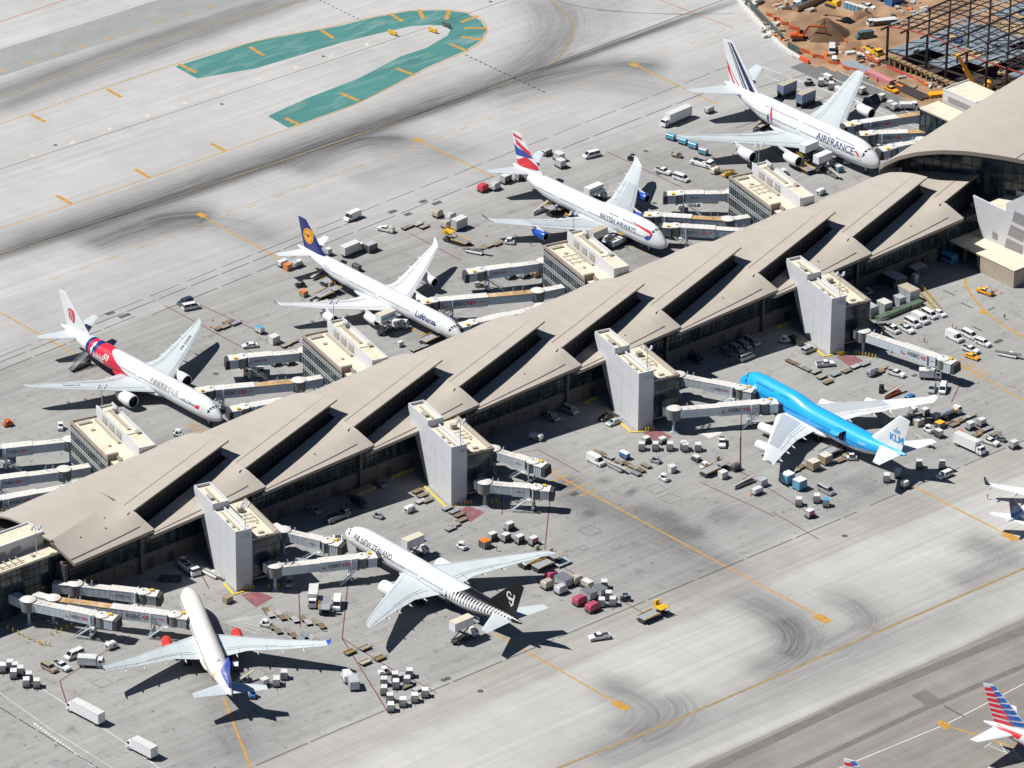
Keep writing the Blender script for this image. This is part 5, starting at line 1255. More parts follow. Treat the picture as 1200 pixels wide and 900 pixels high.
# ================================================================ JET BRIDGES
M_jb = mat('bridge_grey_blue_paint', (.40,.48,.58), rough=.45, var=.08, scale=.5, dirt=((.25,.25,.25), .3, .6))
M_jbw = mat('bridge_pale_paint', (.58,.64,.68), rough=.45, var=.06, scale=.5, dirt=((.35,.34,.32), .3, .6))
M_jroof = mat('bridge_white_roof', (.62,.60,.56), rough=.6, var=.08, scale=.5, dirt=((.42,.32,.20), .5, .35))
M_rust = mat('rusty_bridge_roof', (.45,.27,.11), rough=.8, var=.35, scale=.45, dirt=((.60,.54,.44), .8, .25))
M_jdark = mat('bridge_grey_shutter', (.17,.17,.17), rough=.6, var=.1, scale=2)
M_hood = mat('canopy_fabric_dark', (.05,.05,.055), rough=.9); M_byel = mat('safety_yellow', (.75,.50,.02), rough=.5, var=.1)
M_logo = mat('logo_red', (.62,.02,.03), rough=.5); M_lgrey = mat('sign_grey_lettering', (.13,.14,.16), rough=.5)
def sign_art(W, red_first):
    fl = Flat(); s = 1 if red_first else -1
    fl.text('HSBC', 1.75, (-1.4,0), 1, bold=.04)
    cx = 2.3; w, h = .95, .55                       # hexagon made of triangles
    fl.poly([(cx-2*w*.75,0),(cx-w*.75,h),(cx-w*.75,-h)], 0).poly([(cx+2*w*.75,0),(cx+w*.75,h),(cx+w*.75,-h)], 0)
    fl.poly([(cx-w*.75,h),(cx+w*.75,h),(cx,0)], 0).poly([(cx-w*.75,-h),(cx+w*.75,-h),(cx,0)], 0)
    fl.poly([(-W,-.75),(-4.2,-.75),(-4.2,-.5),(-W,-.5)], 0).poly([(-W,-.75),(-W+.25,-.75),(-W+.25,.35),(-W,.35)], 0)
    fl.poly([(4.6,-.1),(W,-.1),(W,.13),(4.6,.13)], 0)
    return fl
def jet_bridge(Rp, Cp, label, Bp=None, side='west', rust=False, tall=True, zr=4.6, zc=4.2, wheel=.72, stair=True, group='passenger boarding bridges'):
    zt = 7.9
    R = G(*Rp, zt); Cc = G(*Cp, zt); R.z = Cc.z = 0
    d = Cc-R; L = d.length; h = math.atan2(d.y, d.x)
    e = empty('boarding_bridge', (R.x, R.y, 0), h); tag(e, label, 'boarding bridge', group)
    paintm = M_jb if side == 'west' else M_jbw
    H = 2.9
    mb = MB(); mb.lathe([(zr-.3,1.5),(zr-.25,2.0),(zr+H+.1,2.0),(zr+H+.35,1.2)], (0,0,0), 'z', 14); mb.mi(1).lathe([(zr+H+.12,2.15),(zr+H+.36,1.5)], (0,0,0), 'z', 14); mb.build('rotunda', [M_jdark, M_jroof], e, smooth=40)
    mb = MB(); mb.tube((0,0,0),(0,0,zr-.3),.42,n=10).box(-.9,.9,-.9,.9,0,.25); mb.build('column', M_jb, e)
    La = L*.44; cab0 = L-4.6
    def tun(name, x0, x1, w, h, z0, m, roofm):
        s = (zc-zr)/L; mb = MB()
        def tf(p): return (p[0], p[1], p[2]+s*p[0])
        mb.mi(0).box(x0,x1,-w/2,w/2,zr+z0,zr+z0+h-.12,tf); mb.mi(1).box(x0,x1,-w/2-.04,w/2+.04,zr+z0+h-.12,zr+z0+h,tf)
        mb.mi(0)
        n = int((x1-x0)/1.5)
        o = mb.build(name, [m, roofm], e)
        rb = MB()
        for i in range(n+1):
            x = x0+(x1-x0)*i/max(n,1)
            for sy in (-1,1): rb.bar(tf((x,sy*(w/2+.01),zr+z0+.05)), tf((x,sy*(w/2+.01),zr+z0+h-.15)), .05, .04)
            rb.bar(tf((x,-w/2,zr+z0+h+.02)), tf((x,w/2,zr+z0+h+.02)), .06, .03)
        rb.build('wall_rib', m, o, stuff=True); return o
    tun('inner_tunnel', 1.6, La, 2.5, 2.6, .15, paintm, M_rust if rust else M_jroof)
    outer = tun('outer_tunnel', La-.6, cab0-1.7, 2.95, 3.0, -.05, paintm, M_jroof)
    s = (zc-zr)/L
    # cab: round shutter body, head and hood
    mb = MB(); mb.mi(0).lathe([(zc-.2,1.75),(zc+H-.1,1.75)], (cab0,0,0), 'z', 16); mb.mi(1).lathe([(zc+H-.1,1.95),(zc+H+.12,1.9),(zc+H+.35,.8)], (cab0,0,0), 'z', 16); mb.build('cab_rotunda', [M_jdark, M_jroof], e, smooth=40)
    mb = MB(); mb.mi(0).box(cab0+1.2,L-.9,-1.75,1.75,zc-.1,zc+H-.35); mb.mi(1).box(cab0+1.0,L-.7,-1.85,1.85,zc+H-.35,zc+H-.15); cb = mb.build('cab', [paintm, M_jroof], e)
    mb = MB(); mb.box(L-.9,L+.5,-1.9,1.9,zc-.2,zc+H-.4,taper=(L-.9,L+.3,-1.7,1.7)); mb.build('canopy', M_hood, cb)
    mb = MB()
    for i in range(4): mb.box(cab0+1.25+i*.62,cab0+1.3+i*.62,-1.8,1.8,zc+.2,zc+H-.5)
    mb.build('canopy_rib', M_jdark, cb)
    mb = MB(); mb.box(cab0+1.6,cab0+2.5,.6,1.5,zc+H-.1,zc+H+.35); mb.build('beacon_box', M_byel, cb)
    mb = MB(); mb.lathe([(0,.3),(.35,.34),(.5,.1)], (cab0-.3,.2,zc+H+.3), 'z', 10); mb.build('roof_vent', M_white, cb)
    # drive column with lift posts and wheels
    xd = L*wheel; zd = zr+s*xd
    mb = MB()
    for sy in (-1,1): mb.tube((xd,sy*1.75,.9),(xd,sy*1.75,zd+H+.1),.22,n=8)
    mb.box(xd-.35,xd+.35,-1.75,1.75,.75,1.3).box(xd-.3,xd+.3,-1.7,1.7,zd-.6,zd-.2); dc = mb.build('lift_column', paintm, e)
    for sy in (-1,1):
        m_ = MB(); m_.lathe([(-.2,.3),(-.18,.52),(.18,.52),(.2,.3)], (xd,sy*.95,.52), 'y', 12); m_.build('drive_wheel', M_tyre, dc, smooth=40)
    mb = MB(); mb.bar((xd-1,0,zd-.35),(xd+2.4,0,zd-1.3),.3,.3).bar((xd+.6,1.0,zd-.3),(xd+1.6,1.2,1.6),.14,.14); mb.build('hydraulic_arm', M_byel, dc)
    if stair:
        mb = MB(); sy = -1 if side == 'east' else 1; x1 = cab0-2.2
        a, b = Vector((x1,sy*2.2,zc-.1)), Vector((x1-4.6,sy*2.2,.25))
        mb.bar((x1+.9,sy*2.2,zc-.15),(x1-.2,sy*2.2,zc-.15),1.0,.08)
        for o_ in (-.45,.45): mb.bar(a+Vector((0,o_,0)), b+Vector((0,o_,0)), .08, .22); mb.bar(a+Vector((0,o_,1.0)), b+Vector((0,o_,1.0)), .05, .05)
        for i in range(12): p = a.lerp(b, i/12); mb.box(p.x-.16,p.x+.16,p.y-.42,p.y+.42,p.z-.03,p.z+.03)
        for t in (0,.33,.66,1): p = a.lerp(b, t); mb.bar((p.x,p.y-.45,p.z),(p.x,p.y-.45,p.z+1),.05,.05); mb.bar((p.x,p.y+.45,p.z),(p.x,p.y+.45,p.z+1),.05,.05)
        mb.build('service_stair', M_jbw, e)
    for f in (.12,.2):      # hoop ladders on the roof near the rotunda
        mb = MB(); x = L*f; zz = zr+s*x+2.8
        mb.bar((x-.25,-1,zz),(x-.05,-.1,zz+1.7),.07,.07).bar((x+.25,-1,zz),(x+.05,-.1,zz+1.7),.07,.07).bar((x-.05,-.1,zz+1.7),(x+.05,-.1,zz+1.7),.07,.07); mb.build('roof_hoop', M_jbw, e)
    x0 = La-.2; x1 = cab0-1.9; xm = (x0+x1)/2; W = min((x1-x0)/2-.3, 7.2); q = 1.0
    if W < 5.2: q = W/5.4; W = 5.4
    fl = sign_art(W, True)
    for sd in (-1, 1):   # sd: which local side; text runs left to right when that side is viewed
        def f(a, b, l, sd=sd): x = xm+(a if sd < 0 else -a)*q; return (x, sd*(1.475+.05+l), zr+s*x+1.55+b*q)
        fl.wrap('sign', [M_logo, M_lgrey], f, outer, cut=0, lift=.03)
    if Bp:
        Bv = e.matrix_basis.inverted() @ Vector((*G(*Bp, zt)[:2], 0)); mb = MB()
        dd = Bv.normalized(); mb.mi(0).bar(dd*1.6+Vector((0,0,zr+1.35)), Bv+Vector((0,0,zr+1.35)), 2.5, 2.6); mb.mi(1).bar(dd*1.6+Vector((0,0,zr+2.72)), Bv+Vector((0,0,zr+2.72)), 2.6, .12)
        mb.build('fixed_walkway', [paintm, M_jroof], e)
    bpy.context.view_layer.update()
    return e
BR = [
 ((82,513),(-25,523),'upper bridge at the left edge, running out of the picture',(90,512),'west',0),
 ((75,548),(-30,560),'middle bridge of the three cut off by the left edge',(105,543),'west',0),
 ((92,565),(-25,585),'lowest of the three bridges cut off by the left edge, partly behind the roof',None,'west',0),
 ((357,409),(265,416),'idle bridge right of the red-banded airliner, white vans parked beneath it',(368,408),'west',0),
 ((350,444),(226,454),'bridge with a rusty roof docked at the red-banded airliner',(377,439),'west',1),
 ((375,459),(268,476),'lowest bridge beside the red-banded airliner, half hidden by the roof',None,'west',0),
 ((637,304),(545,315),'idle bridge right of the navy-tailed airliner, standing over baggage carts',(648,303),'west',0),
 ((630,339),(490,350),'bridge with a rusty roof docked at the navy-tailed airliner',(660,333),'west',1),
 ((634,357),(537,378),'lowest bridge at the nose of the navy-tailed airliner, half hidden by the roof',None,'west',0),
 ((857,223),(779,223),'idle bridge right of the jumbo with blue engines',(868,222),'west',0),
 ((853,255),(752,247),'middle bridge behind the nose of the jumbo with blue engines',(878,251),'west',1),
 ((885,268),(774,260),'lowest bridge, docked at the nose of the jumbo with blue engines',None,'west',0),
 ((1096,128),(988,143),'long upper bridge docked at the double-deck airliner',(1105,126),'west',1),
 ((1106,151),(1005,153),'middle bridge docked at the double-deck airliner',None,'west',1),
 ((1080,162),(1030,172),'short lowest bridge at the nose of the double-deck airliner',None,'west',0),
 ((88,682),(188,692),'uppermost bridge of the lower left stand, its cab hanging free in the shade',(62,680),'east',0),
 ((62,699),(224,719),'long bridge docked at the pale airliner with red engines',(40,693),'east',1),
 ((33,701),(138,721),'front bridge at the lower left with its cab hanging free over yellow posts',(3,688),'east',0),
 ((332,619),(402,634),'upper bridge at the first gate tower, cab beside the black-tailed airliner',(320,612),'east',0),
 ((322,661),(444,646),'lower bridge at the first gate tower, docked at the black-tailed airliner',(312,656),'east',0),
 ((578,524),(641,542),'upper bridge at the second gate tower, its cab hanging free',(566,517),'east',0),
 ((568,563),(648,569),'lower bridge at the second gate tower, its cab hanging free',(559,559),'east',0),
 ((795,437),(886,454),'upper bridge at the third gate tower, at the nose of the blue jumbo',(785,432),'east',0),
 ((790,477),(914,466),'lower bridge at the third gate tower, docked at the blue jumbo',(780,473),'east',0),
 ((1012,386),(1121,422),'single bridge at the rightmost gate tower, its cab hanging free above the parked pickup',(1003,383),'east',0)]
for r, c_, l, b, s, ru in BR: jet_bridge(r, c_, l, b, s, bool(ru))
# ================================================================ GROUND VEHICLES AND EQUIPMENT
W_ = paint('vehicle_white', (.70,.71,.72)); ORD = ['first','second','third','fourth','fifth','sixth','seventh','eighth','ninth','tenth','eleventh','twelfth','thirteenth','fourteenth','fifteenth','sixteenth','seventeenth','eighteenth','nineteenth','twentieth']
GL = mat('vehicle_glass', (.02,.025,.03), rough=.15, var=.1)
DKG = mat('chassis_dark', (.04,.04,.042), rough=.8); SIL = paint('vehicle_silver', (.42,.44,.46), metal=.3); ALU = mat('container_aluminium', (.46,.48,.50), rough=.5, metal=.2, var=.15, scale=1.2)
PNT = {'white':W_, 'silver':SIL, 'grey':paint('vehicle_grey', (.16,.17,.18)), 'navy':paint('vehicle_navy', (.03,.045,.08)), 'black':paint('vehicle_black', (.02,.02,.022)), 'tan':paint('vehicle_tan', (.33,.27,.19)),
 'orange':paint('vehicle_amber', (.85,.36,.01)), 'redorange':paint('machine_red_orange', (.62,.11,.02)), 'yellow':paint('machine_yellow', (.72,.42,.03)), 'blue':paint('box_blue', (.03,.16,.42)), 'ltblue':paint('box_light_blue', (.09,.33,.50)),
 'red':paint('tarp_red', (.55,.04,.06)), 'pink':paint('tarp_crimson', (.42,.06,.12)), 'teal':paint('vehicle_teal', (.07,.13,.14)), 'green':paint('bin_green', (.10,.15,.10)), 'cream':paint('box_cream', (.62,.56,.45)), 'brown':paint('wooden_crate', (.33,.23,.14)),
 'dorange':paint('box_orange', (.70,.20,.03)), 'alu':ALU, 'tarp':mat('clear_tarp', (.50,.50,.52), rough=.4, var=.4, scale=1.5), 'dgrey':paint('box_dark_grey', (.09,.09,.09)), 'pale':paint('box_pale', (.60,.60,.58)), 'slate':paint('box_slate_blue', (.16,.22,.34)), 'buff':paint('box_buff', (.45,.40,.31))}
_wh = {}
def wheel_mesh(r, w):
    k = (r, w)
    if k not in _wh:
        mb = MB(); mb.mi(0).lathe([(-w/2,r*.6),(-w/2,r*.93),(-w*.3,r),(w*.3,r),(w/2,r*.93),(w/2,r*.6)], (0,0,0), 'y', 12, False, False); mb.mi(1).lathe([(-w/2+.02,.02),(-w/2+.02,r*.6)], (0,0,0), 'y', 12, False, False).lathe([(w/2-.02,r*.6),(w/2-.02,.02)], (0,0,0), 'y', 12, False, False)
        _wh[k] = mb.mesh('wheel', [M_tyre, M_strut])
    return _wh[k]
_cache = {}
def part(e, name, key, fn, mats, smooth=None):
    """cached part mesh"""
    k = (e.name.split('.')[0], name, key)
    if k not in _cache:
        mb = MB(); fn(mb); o = mb.build(name, mats, e, smooth=smooth); _cache[k] = o.data; return o
    o = piece(name, _cache[k], e)
    if name in ('post','net_strap','door_frame','corner_post','side_rail','bed_rail'): o['kind'] = 'stuff'
    return o
def wheels(e, xs, ty, r=.36, w=.26):
    for x in xs:
        for s in (-1,1): piece('wheel', wheel_mesh(r,w), e, (x, s*ty, r))
def hd_(px, py, d):
    a = G(px, py); b = G(px+d[0], py+d[1]); return math.atan2(b.y-a.y, b.x-a.x)
def root_at(name, px, py, d, label, cat, group):
    g = G(px, py); e = empty(name, (g.x, g.y, 0.02), hd_(px, py, d)); tag(e, label, cat, group); return e
def shell_car(e, key, col, L, W, prof, glass, roofz, wb, r=.36):
    """prof: lower body side profile; glass: greenhouse (x0,x1 at belt, x0,x1 at roof, belt z, roof z)"""
    def body(mb):
        h = W/2; n = len(prof)
        mb.rings([[(x, -h, z) if z < .7 else (x, -h*.97, z) for x, z in prof], [(x, h, z) if z < .7 else (x, h*.97, z) for x, z in prof]])
    part(e, 'body', (key, col), body, PNT[col])
    gx0, gx1, gr0, gr1, zb, zr_ = glass
    def gh_(mb): mb.box(gx0,gx1,-W/2*.95,W/2*.95,zb,zr_-.06,taper=(gr0,gr1,-W/2*.80,W/2*.80))
    part(e, 'window', key, gh_, GL)
    def rf(mb):
        mb.box(gr0-.02,gr1+.02,-W/2*.80,W/2*.80,zr_-.07,zr_+.0,taper=(gr0+.1,gr1-.1,-W/2*.72,W/2*.72))
        for sy in (-1,1):
            for a, b in ((gx0,gr0),(gx1,gr1),((gx0+gx1)/2,(gr0+gr1)/2)): mb.bar((a,sy*W/2*.955,zb),(b,sy*W/2*.81,zr_-.03),.10,.10)
    part(e, 'roof', (key, col), rf, PNT[col])
    wheels(e, wb, W/2-.1, r)
    def lights(mb):
        for sy in (-1,1): mb.box(L/2-.04,L/2+.03,sy*W*.36-.16,sy*W*.36+.16,.62,.78)
    part(e, 'headlight', key, lights, c_white)
def V_car(px, py, d, label, col='white', group=None, cat='car'):
    e = root_at('car', px, py, d, label, cat, group)
    shell_car(e, 'car', col, 4.6, 1.85, [(-2.3,.35),(-2.3,.85),(-2.1,.98),(-1.5,1.0),(.9,.98),(2.1,.82),(2.3,.65),(2.3,.3)], (-1.75,1.05,-1.2,.35,.97,1.45), 0, (-1.4,1.4), .33); return e
def V_suv(px, py, d, label, col='white', group=None):
    e = root_at('sport_utility_vehicle', px, py, d, label, 'car', group)
    shell_car(e, 'suv', col, 5.0, 1.98, [(-2.5,.4),(-2.5,1.08),(.95,1.08),(2.3,1.0),(2.5,.8),(2.5,.38)], (-2.45,1.15,-2.25,.55,1.07,1.82), 0, (-1.55,1.6), .38); return e
def V_van(px, py, d, label, col='white', group=None):
    e = root_at('passenger_van', px, py, d, label, 'van', group)
    shell_car(e, 'van', col, 5.5, 2.05, [(-2.75,.4),(-2.75,1.25),(1.9,1.25),(2.6,1.02),(2.75,.8),(2.75,.38)], (-2.72,2.05,-2.55,1.25,1.24,2.1), 0, (-1.7,1.8), .37); return e
def V_cargovan(px, py, d, label, col='white', group=None):
    e = root_at('cargo_van', px, py, d, label, 'van', group)
    part(e, 'body', col, lambda mb: mb.rings([[(x,-1.03*k,z) for x,z,k in P_] if False else [(x, s*1.03*(1 if z<1.4 else .93), z) for x, z in [(-2.95,.4),(-2.95,2.55),(-2.8,2.65),(1.2,2.65),(1.6,2.5),(2.2,1.4),(2.85,1.1),(2.95,.4)]] for s in (-1,1)]), PNT[col])
    def gl(mb):
        mb.add([(1.66,-.9,2.4),(1.66,.9,2.4),(2.22,.97,1.45),(2.22,-.97,1.45)],[(0,1,2,3)])
        for s in (-1,1): mb.add([(1.0,s*.975,2.2),(1.55,s*.975,2.2),(2.0,s*1.04,1.5),(1.0,s*1.04,1.5)],[(0,1,2,3)])
    part(e, 'window', 'cv', gl, GL); wheels(e, (-1.9,1.9), .95, .37); return e
def V_pickup(px, py, d, label, col='white', group=None, load=None):
    e = root_at('pickup_truck', px, py, d, label, 'pickup', group)
    def body(mb):
        mb.rings([[(x, s*1.0, z) for x, z in [(-2.8,.5),(-2.8,1.12),(-.7,1.12),(-.7,1.2),(1.2,1.2),(2.6,1.08),(2.8,.9),(2.8,.45)]] for s in (-1,1)])
    part(e, 'body', col, body, PNT[col])
    part(e, 'cargo_bed', 'pu', lambda mb: mb.box(-2.7,-.85,-.85,.85,1.13,1.15), DKG)
    def rails(mb):
        for s in (-1,1): mb.box(-2.8,-.7,s*.93-.07,s*.93+.07,1.13,1.32)
        mb.box(-2.8,-2.68,-.86,.86,1.13,1.32)
    part(e, 'bed_rail', col, rails, PNT[col])
    part(e, 'window', 'pu', lambda mb: mb.box(-.75,1.3,-.93,.93,1.2,1.78,taper=(-.55,.65,-.78,.78)), GL)
    part(e, 'roof', ('pu',col), lambda mb: mb.box(-.57,.67,-.79,.79,1.78,1.86,taper=(-.5,.6,-.7,.7)), PNT[col])
    if load: part(e, 'load', load, lambda mb: mb.box(-2.6,-1.0,-.7,.7,1.15,1.75).box(-2.2,-1.4,-.4,.5,1.76,2.0), PNT[load])
    wheels(e, (-1.75,1.75), .92, .4); return e
def cabfront(e, x, col, z0=.55, L=1.9, H=2.0, W=2.2):
    part(e, 'cab', (x,col,L,H), lambda mb: mb.box(x-L,x,-W/2,W/2,z0,z0+H*.55).box(x-L,x-.05,-W/2*.97,W/2*.97,z0+H*.55,z0+H,taper=(x-L,x-.5,-W/2*.88,W/2*.88)), PNT[col])
    def gl(mb):
        a, b = z0+H*.58, z0+H*.94; mb.add([(x-.06,-W/2*.9,a),(x-.06,W/2*.9,a),(x-.42,W/2*.82,b),(x-.42,-W/2*.82,b)],[(0,1,2,3)])
        for s in (-1,1): mb.add([(x-1.3,s*(W/2*.97+.02),a),(x-.3,s*(W/2*.97+.02),a),(x-.6,s*(W/2*.89+.03),b),(x-1.3,s*(W/2*.89+.03),b)],[(0,1,2,3)])
    part(e, 'windscreen', (x,L,H), gl, GL)
def V_boxtruck(px, py, d, label, box='white', cab='white', L=8.5, group=None, cat='truck', bh=3.5, stripe=None):
    e = root_at('box_truck', px, py, d, label, cat, group); h = L/2
    part(e, 'chassis', L, lambda mb: mb.box(-h,h-.3,-.5,.5,.5,.85).box(-h+.5,-h+1.6,-1.15,1.15,.4,.6), DKG)
    cabfront(e, h, cab)
    part(e, 'cargo_box', (L,box,bh), lambda mb: mb.box(-h,h-2.1,-1.22,1.22,.95,bh), PNT[box])
    part(e, 'roof', (L,box,bh), lambda mb: mb.box(-h-.03,h-2.07,-1.25,1.25,bh,bh+.08), PNT['pale'])
    if stripe: part(e, 'stripe', (L,stripe), lambda mb: mb.box(-h+.8,h-3,-1.25,1.25,1.7,2.4), PNT[stripe])
    wheels(e, (-h+1.5,h-1.1), 1.0, .48, .32); return e
def V_catering(px, py, d, label, box='white', top='cream', lift=3.6, L=8.2, group=None, stripe=None, ph=2.4):
    """high-lift catering truck: the box stands raised on scissor arms"""
    e = root_at('catering_truck', px, py, d, label, 'truck', group); h = L/2
    part(e, 'chassis', L, lambda mb: mb.box(-h,h-.3,-.55,.55,.5,.95).box(-h+.4,h-2.2,-1.1,1.1,.9,1.05), DKG); cabfront(e, h, 'white', H=1.9)
    part(e, 'scissor_lift', (L,lift), lambda mb: [mb.bar((-h+.7,s*.7,1.05),(h-2.6,s*.7,lift),.22,.26) and mb.bar((-h+.7,s*.7,lift),(h-2.6,s*.7,1.05),.22,.26) for s in (-1,1)], DKG)
    part(e, 'cargo_box', (L,lift,box), lambda mb: mb.box(-h,h-2.0,-1.22,1.22,lift,lift+ph), PNT[box])
    part(e, 'roof', (L,lift,top), lambda mb: mb.box(-h-.04,h-1.96,-1.26,1.26,lift+ph,lift+ph+.1), PNT[top])
    part(e, 'front_platform', (L,lift), lambda mb: mb.box(h-2.0,h+.2,-1.15,1.15,lift,lift+.12).bar((h+.15,-1.1,lift+1),(h+.15,1.1,lift+1),.06,.06).bar((h-1.9,1.12,lift+1),(h+.15,1.12,lift+1),.06,.06).bar((h-1.9,-1.12,lift+1),(h+.15,-1.12,lift+1),.06,.06), M_strut)
    if stripe: part(e, 'stripe', (L,lift,stripe), lambda mb: mb.box(-h+.5,h-2.6,-1.245,1.245,lift+.8,lift+1.4), PNT[stripe])
    wheels(e, (-h+1.4,h-1.1), 1.0, .48, .32); return e
def dolly(e, L=3.4, W=2.3, flat=False):
    def f(mb):
        mb.box(-L/2,L/2,-W/2,W/2,.42,.52)
        for x in (-L/2+.1,L/2-.1): mb.box(x-.08,x+.08,-W/2,W/2,.52,.62)
        mb.mi(1)
        for i in range(6): x = -L/2+.3+i*(L-.6)/5; mb.box(x-.14,x+.14,-W/2+.06,W/2-.06,.54,.66)
        mb.mi(0)
        mb.bar((L/2,0,.45),(L/2+1.1,0,.3),.1,.1)
    k_ = random.choice(['buff','alu','tan','pale','brown']) if flat else 'dgrey'; part(e, 'frame', (L,W,k_), f, [DKG, PNT[k_]]); wheels(e, (-L/2+.5,L/2-.5), W/2-.25, .22, .16)
def V_dolly(px, py, d, label, group=None, L=3.3, W=1.7, rack=False):
    e = root_at('cargo_dolly', px, py, d, label, 'cargo dolly', group); dolly(e, L, W, True)
    if rack: part(e, 'side_rail', (L,W), lambda mb: mb.box(-L/2+.1,L/2-.1,-W/2,-W/2+.08,.62,.9).box(-L/2+.1,L/2-.1,W/2-.08,W/2,.62,.9), M_byel)
    return e
def V_uld(px, py, d, label, col='alu', top=None, group=None, L=2.0, W=1.6, H=1.6, cut=True):
    """container with a chamfered lower edge, on its dolly"""
    e = root_at('container_dolly', px, py, d, label, 'baggage cart', group); dolly(e, L+.9, W+.4)
    c = .35 if cut else 0
    part(e, 'container', (L,W,H,col,cut), lambda mb: mb.prism([(-W/2+c,.62),(W/2-.0,.62),(W/2,.62+H),(-W/2,.62+H),(-W/2,.62+c)], -L/2, L/2, 'x'), PNT[col])
    part(e, 'lid', (L,W,H,top or col), lambda mb: mb.box(-L/2-.03,L/2+.03,-W/2-.03,W/2+.03,.62+H,.70+H), PNT[top or 'pale'])
    part(e, 'door_frame', (L,W,H), lambda mb: [mb.box(x-.03,x+.03,-W/2-.02,W/2+.02,.62,.62+H) for x in (-L/2,0,L/2)], M_strut); return e
def V_cart(px, py, d, label, top='white', side='dgrey', group=None):
    """curtain-sided baggage cart with a roof"""
    e = root_at('baggage_cart', px, py, d, label, 'baggage cart', group); dolly(e, 3.0, 1.6)
    part(e, 'cargo_box', side, lambda mb: mb.box(-1.4,1.4,-.72,.72,.62,1.9), PNT[side])
    part(e, 'roof', top, lambda mb: mb.box(-1.5,1.5,-.82,.82,1.92,2.02,taper=(-1.4,1.4,-.7,.7)), PNT[top])
    part(e, 'post', 'cart', lambda mb: [mb.box(x-.05,x+.05,y-.05,y+.05,.6,1.95) for x in (-1.42,0,1.42) for y in (-.74,.74)], M_strut); return e
def V_pallet(px, py, d, label, col='tarp', group=None, L=3.0, W=2.3, H=1.8):
    """netted pallet load with uneven top"""
    e = root_at('loaded_pallet', px, py, d, label, 'cargo pallet', group); dolly(e, L+.4, W+.2)
    def f(mb):
        R = []; rnd = random.Random(hash((round(L,1),col)) & 255)
        for z, k in ((.62,.97),(1.2,1.0),(.62+H*.8,.96),(.62+H,.80)): R.append([(sx*L/2*k+rnd.uniform(-.05,.05), sy*W/2*k+rnd.uniform(-.05,.05), z+rnd.uniform(-.06,.06)) for sx, sy in ((-1,-1),(0,-1.02),(1,-1),(1.02,0),(1,1),(0,1.02),(-1,1),(-1.02,0))])
        mb.rings(R)
    part(e, 'wrapped_load', (col,L,W,H), f, PNT[col])
    part(e, 'net_strap', (L,W,H), lambda mb: [mb.bar((x,-W/2-.05,.6),(x,-W/2*.82,.66+H),.06,.04).bar((x,W/2+.05,.6),(x,W/2*.82,.66+H),.06,.04).bar((x,-W/2*.82,.68+H),(x,W/2*.82,.68+H),.06,.04) for x in (-L*.25,L*.25)], M_strut); return e
def V_tug(px, py, d, label, col='white', group=None):
    e = root_at('baggage_tractor', px, py, d, label, 'baggage tractor', group)
    part(e, 'body', col, lambda mb: mb.box(-1.4,1.5,-.75,.75,.35,.85).box(.3,1.5,-.7,.7,.85,1.15,taper=(.4,1.4,-.65,.65)).box(-1.4,-.7,-.7,.7,.85,1.05), PNT[col])
    part(e, 'seat', 'tug', lambda mb: mb.box(-.6,-.1,-.5,.5,.85,1.0).box(-.68,-.58,-.5,.5,.85,1.45), DKG)
    part(e, 'roof', col, lambda mb: mb.box(-.8,.6,-.7,.7,1.95,2.03), PNT[col])
    part(e, 'post', 'tug', lambda mb: [mb.bar((x,y,.9),(x,y,1.95),.06,.06) for x in (-.7,.5) for y in (-.62,.62)], DKG); wheels(e, (-.9,1.0), .68, .33, .25); return e
def V_belt(px, py, d, label, col='white', group=None, rise=1.6, L=8.0, belt='buff'):
    e = root_at('belt_loader', px, py, d, label, 'belt loader', group)
    part(e, 'chassis', (col,L), lambda mb: mb.box(-L*.36,L*.34,-.85,.85,.4,.85).box(.2,1.4,.35,.9,.85,1.5), PNT[col])
    part(e, 'conveyor', (L,rise,belt), lambda mb: mb.bar((-L/2,0,.95),(L/2,0,.95+rise),.8,.16), PNT[belt])
    part(e, 'side_rail', (L,rise), lambda mb: mb.bar((-L/2,-.5,1.15),(L/2,-.5,1.15+rise),.08,.14).bar((-L/2,.5,1.15),(L/2,.5,1.15+rise),.08,.14).bar((L*.25,0,.85),(L*.3,0,.95+rise*.75),.2,.2), M_byel if col == 'yellow' else SIL); wheels(e, (-L*.25,L*.25), .75, .34, .24); return e
